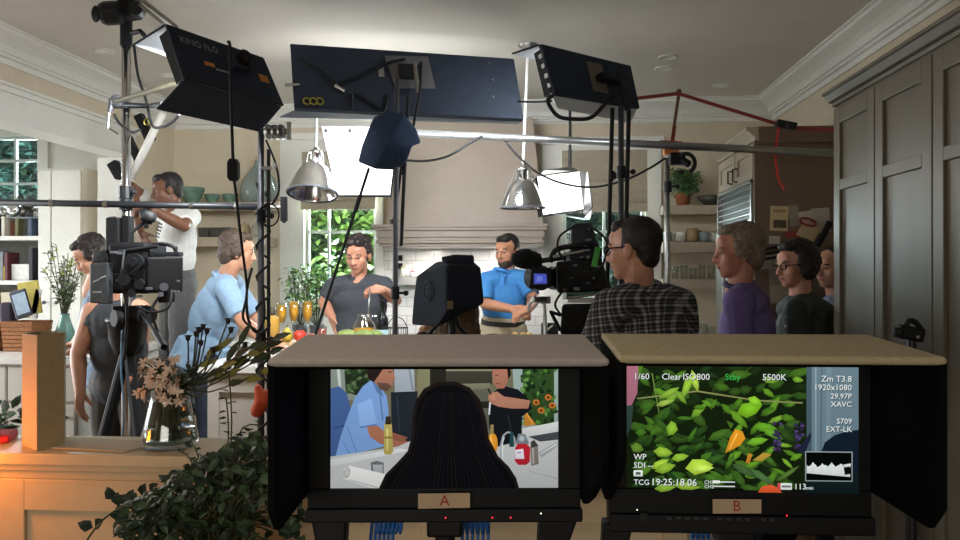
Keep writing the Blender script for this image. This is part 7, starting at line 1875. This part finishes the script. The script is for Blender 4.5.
# backsplash ledge with spices, outlets, plates
lg = MB().box(X(399, 6.8), X(424, 6.8), 6.78, DB - .013, Z(285, 6.8), Z(277, 6.8))
tag(lg.build('spice_ledge', M('grey_stone_ledge', '8d8b88', .5), bevel=.002), 'small grey ledge with spice jars on the tiled wall', 'shelf')
lz = Z(277, 6.8)
for px, r, h, m1, m2, lab in ((403, .02, .09, 'd8d4c4', 'a5a26a', 'small pale spice jar with olive lid on the grey ledge'), (413, .024, .05, 'd9d4d2', 'c03a4a', 'small jar with a red lid on the grey ledge')):
    c = V((X(px, 6.83), 6.83, lz + .0006)); t = thing('spice_jar', lab, 'jar', c)
    MB().lathe([(0, 0), (r, 0), (r, h * .8), (0, h * .8)], c, seg=18).build('body', M('jar_' + m1, m1, .3), t, smooth=True)
    MB().lathe([(r * .9, h * .8), (r * .95, h), (0, h)], c, seg=18).build('lid', M('jar_' + m2, m2, .4), t, smooth=True)
for py, lab in ((258, 'upper black wall socket on the tiles beside the slim stand'), (266, 'lower black wall socket on the tiles beside the slim stand')):
    o = MB().obox(P(400, py, 6.885), .045, .008, .05).build('wall_socket', BLACK, bevel=.002); tag(o, lab, 'socket')
c = P(413, 266, 6.85)
for px, r, lab in ((409, .055, 'round white plate propped behind the spice jars'), (419, .06, 'round cream plate propped beside the white one')):
    c = V((X(px, 6.86), 6.862, lz + r + .001)); t = thing('plate', lab, 'plate', c)
    MB().lathe([(0, 0), (r * .6, 0), (r, .012), (r, .016), (r * .6, .005), (0, .005)], c, V((0, -1, .12)), 28).build('dish', M('white_glaze', 'e2e0d8', .2), t, smooth=True)
    MB().lathe([(r * .99, .012), (r * 1.02, .015), (r * .99, .018)], c, V((0, -1, .12)), 28).build('rim', M('gold_rim', 'b8a97a', .3), t, smooth=True)
# herbs on the window sill behind the cook
for px, lab in ((300, 'leafy herb plant on the sill at the window frame'), (317, 'leafy herb plant on the sill in front of the glass')):
    c = V((X(px, 6.6), 6.6, .936)); t = thing('herb_plant', lab, 'plant', c)
    MB().lathe([(0, 0), (.05, 0), (.065, .12), (.058, .12), (0, .11)], c, seg=20).build('pot', M('dark_grey_pot', '46474a', .5), t, smooth=True)
    b = MB(); s = MB()
    for k in range(26):
        e = P(px + R10.uniform(-13, 10), R10.uniform(268, 312), 6.6 + R10.uniform(-.1, .08)); s.tube([c + V((0, 0, .1)), c.lerp(e, .5), e], .003, 5, 3)
        for j in range(5): b.mat(j % 2).leaf(e + V((R10.uniform(-.05, .05), R10.uniform(-.04, .04), R10.uniform(-.05, .05))), V((R10.uniform(-1, 1), R10.uniform(-1, .3), R10.uniform(-.6, .6))), .06, .034)
    s.build('stems', STEMG, t); b.build('foliage', [LEAFG, LEAFD], t, recalc=False)
item('storage_box', 'small dark box on the back worktop beside the white T-shirt', 'box', V((X(202, 6.5), 6.5, .936 + .17)), .12, .12, .34, M('dark_blue_box', '2c3038', .5))

# papers pinned to the refrigerator side
R11 = random.Random(2)
py_ = FY0 - .002
def pinned(name, lab, x0, y0, x1, y1, col, tilt=0, k=0, cat='paper', inner=None):
    a, c = P(x0, y1, py_), P(x1, y0, py_); ctr = (a + c) / 2; ctr.y = py_ - .002 - .002 * k
    w, h = abs(c.x - a.x), abs(c.z - a.z); rx = V((math.cos(tilt), 0, math.sin(tilt))); rz = V((-math.sin(tilt), 0, math.cos(tilt)))
    o = MB().obox(ctr, w, .0015, h, rx, V((0, 1, 0)), rz).build(name, M('paper_' + col, col, .8, var=.06)); tag(o, lab, cat)
    if inner:
        for (u, v, uw, vh, c2) in inner: MB().obox(ctr + rx * w * u + rz * h * v - V((0, .001, 0)), w * uw, .0008, h * vh, rx, V((0, 1, 0)), rz).build('printed_picture', M('print_' + c2, c2, .7), o)
pinned('calendar', 'cream calendar page with a dark picture pinned on the brown panel', 770, 206, 788, 231, 'c2ad84', -.04, 0, 'calendar', [(.05, -.22, .72, .32, '4a4430'), (0, .3, .7, .12, 'a07a58')])
pinned('note', 'small white note below the cream calendar page', 769, 236, 780, 244, 'b9b4a8', -.03)
pinned('note', 'grey paper pinned beside the calendar page', 789, 205, 799, 226, '8a8374', .12)
pinned('note', 'white note tilted beside the red looped paper', 799, 211, 813, 222, 'b8b2a2', .15, 1)
pinned('note', 'largest pale sheet pinned near the dark cupboard', 812, 208, 830, 233, 'aaa69c', .08)
pinned('note', 'tan folded paper hanging below the red loop', 799, 222, 818, 240, 'b39c7a', -.5, 2)
pinned('note', 'dull red card pinned under the grey paper', 785, 231, 799, 238, '8a3a30', .05, 1)
pinned('note', 'pale papers pinned low behind the glasses wearer', 769, 262, 789, 300, '8d8677', .03)
pinned('note', 'pale sheet under the low pinned papers', 770, 285, 793, 303, 'a39a88', .06, 1)
pinned('note', 'sheet pinned low beside the dark cupboard edge', 817, 262, 830, 275, '9c8f7a', -.1)
pinned('note', 'sheet lowest beside the dark cupboard edge', 818, 277, 831, 288, '8a8070', .1)
t = MB().tube([P(808 + 8 * math.cos(a), 222 + 3.5 * math.sin(a) + 2 * math.cos(a), py_ - .02) for a in [2 * PI * i / 20 for i in range(21)]], .007, 6).build('lanyard', M('dark_red_cord', '7a2420', .7)); tag(t, 'dark red looped lanyard pinned over the papers', 'lanyard')
t = MB().tube([P(830, 222, py_ - .03), P(824, 234, py_ - .035), P(817, 246, py_ - .03)], .02, 8, 4).build('hanging_strap', BLACK, smooth=True); tag(t, 'black strap hanging on the brown panel beside the dark cupboard', 'strap')
sh = thing('letter_rack', 'black wire letter rack with mail below the pinned notes', 'rack', P(770, 252, py_))
b = MB()
for k in range(3): b.cyl(P(758 + k, 250 + k * 5, py_ - .02 - k * .03), P(782, 246 + k * 5, py_ - .02 - k * .03), .008)
b.build('wires', BLACKM, sh)
MB().obox(P(768, 262, py_ - .05), .13, .02, .08, V((.97, 0, .15))).build('mail', M('paper_9a9384', '9a9384', .8), sh)
# ================================================================ DAYLIGHT, LAMP, ADDED FILL LIGHTS, RENDER SETTINGS
w = bpy.data.worlds.new('daylight'); scene.world = w; w.use_nodes = True
nt = w.node_tree; bg = nt.nodes['Background']
bg.inputs['Color'].default_value = (.75, .9, 1.0, 1); bg.inputs['Strength'].default_value = 1.0
for i, (ww, pw) in enumerate(((W1, 210), (W2, 60), (W3, 130))):
    l = bpy.data.lights.new('window_light', 'AREA'); l.shape = 'RECTANGLE'; l.size = ww[1] - ww[0]; l.size_y = ww[3] - ww[2]; l.energy = pw; l.color = (.85, .95, 1)
    o = bpy.data.objects.new('window_light', l); COL.objects.link(o); o.location = ((ww[0] + ww[1]) / 2, DB + .5, (ww[2] + ww[3]) / 2 + .3); o.rotation_euler = (math.radians(-70), 0, 0); o['kind'] = 'helper'
s = bpy.data.lights.new('sun', 'SUN'); s.energy = 3; s.angle = .05; s.color = (1, .96, .88)
o = bpy.data.objects.new('sun', s); COL.objects.link(o); o.rotation_euler = (math.radians(35), math.radians(25), 0); o.location = (0, 10, 6); o['kind'] = 'helper'
# warm table lamp just past the end of the half wall
l = bpy.data.lights.new('warm_lamp', 'POINT'); l.energy = 4.4; l.color = (1, .28, .02); l.shadow_soft_size = .06
o = bpy.data.objects.new('warm_lamp', l); COL.objects.link(o); o.location = (X(-75, 1.86), 1.86, 1.07); o['kind'] = 'helper'
# unseen fill light added behind the camera, shining in through the rear opening
l = bpy.data.lights.new('rear_fill_light', 'AREA'); l.shape = 'RECTANGLE'; l.size = 2.8; l.size_y = 1.4; l.energy = 21; l.spread = 1.9; l.color = (1, .9, .76)
o = bpy.data.objects.new('rear_fill_light', l); COL.objects.link(o); o.location = (-.8, YR - .25, 1.6); o.rotation_euler = (PI / 2 - .35, 0, 0); o['kind'] = 'helper'

# unseen overhead fill added to brighten the monitor hoods and the ledge
l = bpy.data.lights.new('ceiling_fill_light', 'AREA'); l.shape = 'DISK'; l.size = .35; l.energy = 2.4; l.color = (1, .88, .72); l.spread = 1.7
o = bpy.data.objects.new('ceiling_fill_light', l); COL.objects.link(o); o.location = (-.5, .9, H - .02); o['kind'] = 'helper'
# lamps under the range hood
for hx_ in (X(425, 6.5), X(495, 6.5)):
    l = bpy.data.lights.new('hood_lamp', 'AREA'); l.shape = 'DISK'; l.size = .12; l.energy = 4.5; l.color = (1, .95, .9)
    o = bpy.data.objects.new('hood_lamp', l); COL.objects.link(o); o.location = (hx_, 6.6, Z(246, dh) - .012); o['kind'] = 'helper'
# unseen side fill added beyond the nook wall to lift the ambient light
l = bpy.data.lights.new('nook_fill_light', 'AREA'); l.shape = 'RECTANGLE'; l.size = 1.5; l.size_y = 3.1; l.energy = 94; l.spread = 1.9; l.color = (.95, .98, 1)
o = bpy.data.objects.new('nook_fill_light', l); COL.objects.link(o); o.location = (XN - .15, 4.65, 1.6); o.rotation_euler = (0, -PI / 2 + .3, 0); o['kind'] = 'helper'

vs = scene.view_settings
vs.view_transform = 'Standard'; vs.look = 'None'; vs.exposure = 0.12; vs.gamma = 1.0; vs.use_curve_mapping = False
scene.cycles.max_bounces = 8; scene.cycles.transmission_bounces = 8; scene.cycles.transparent_max_bounces = 8
scene.cycles.caustics_reflective = False; scene.cycles.caustics_refractive = False
scene.cycles.sample_clamp_indirect = 4.0; scene.cycles.use_denoising = True
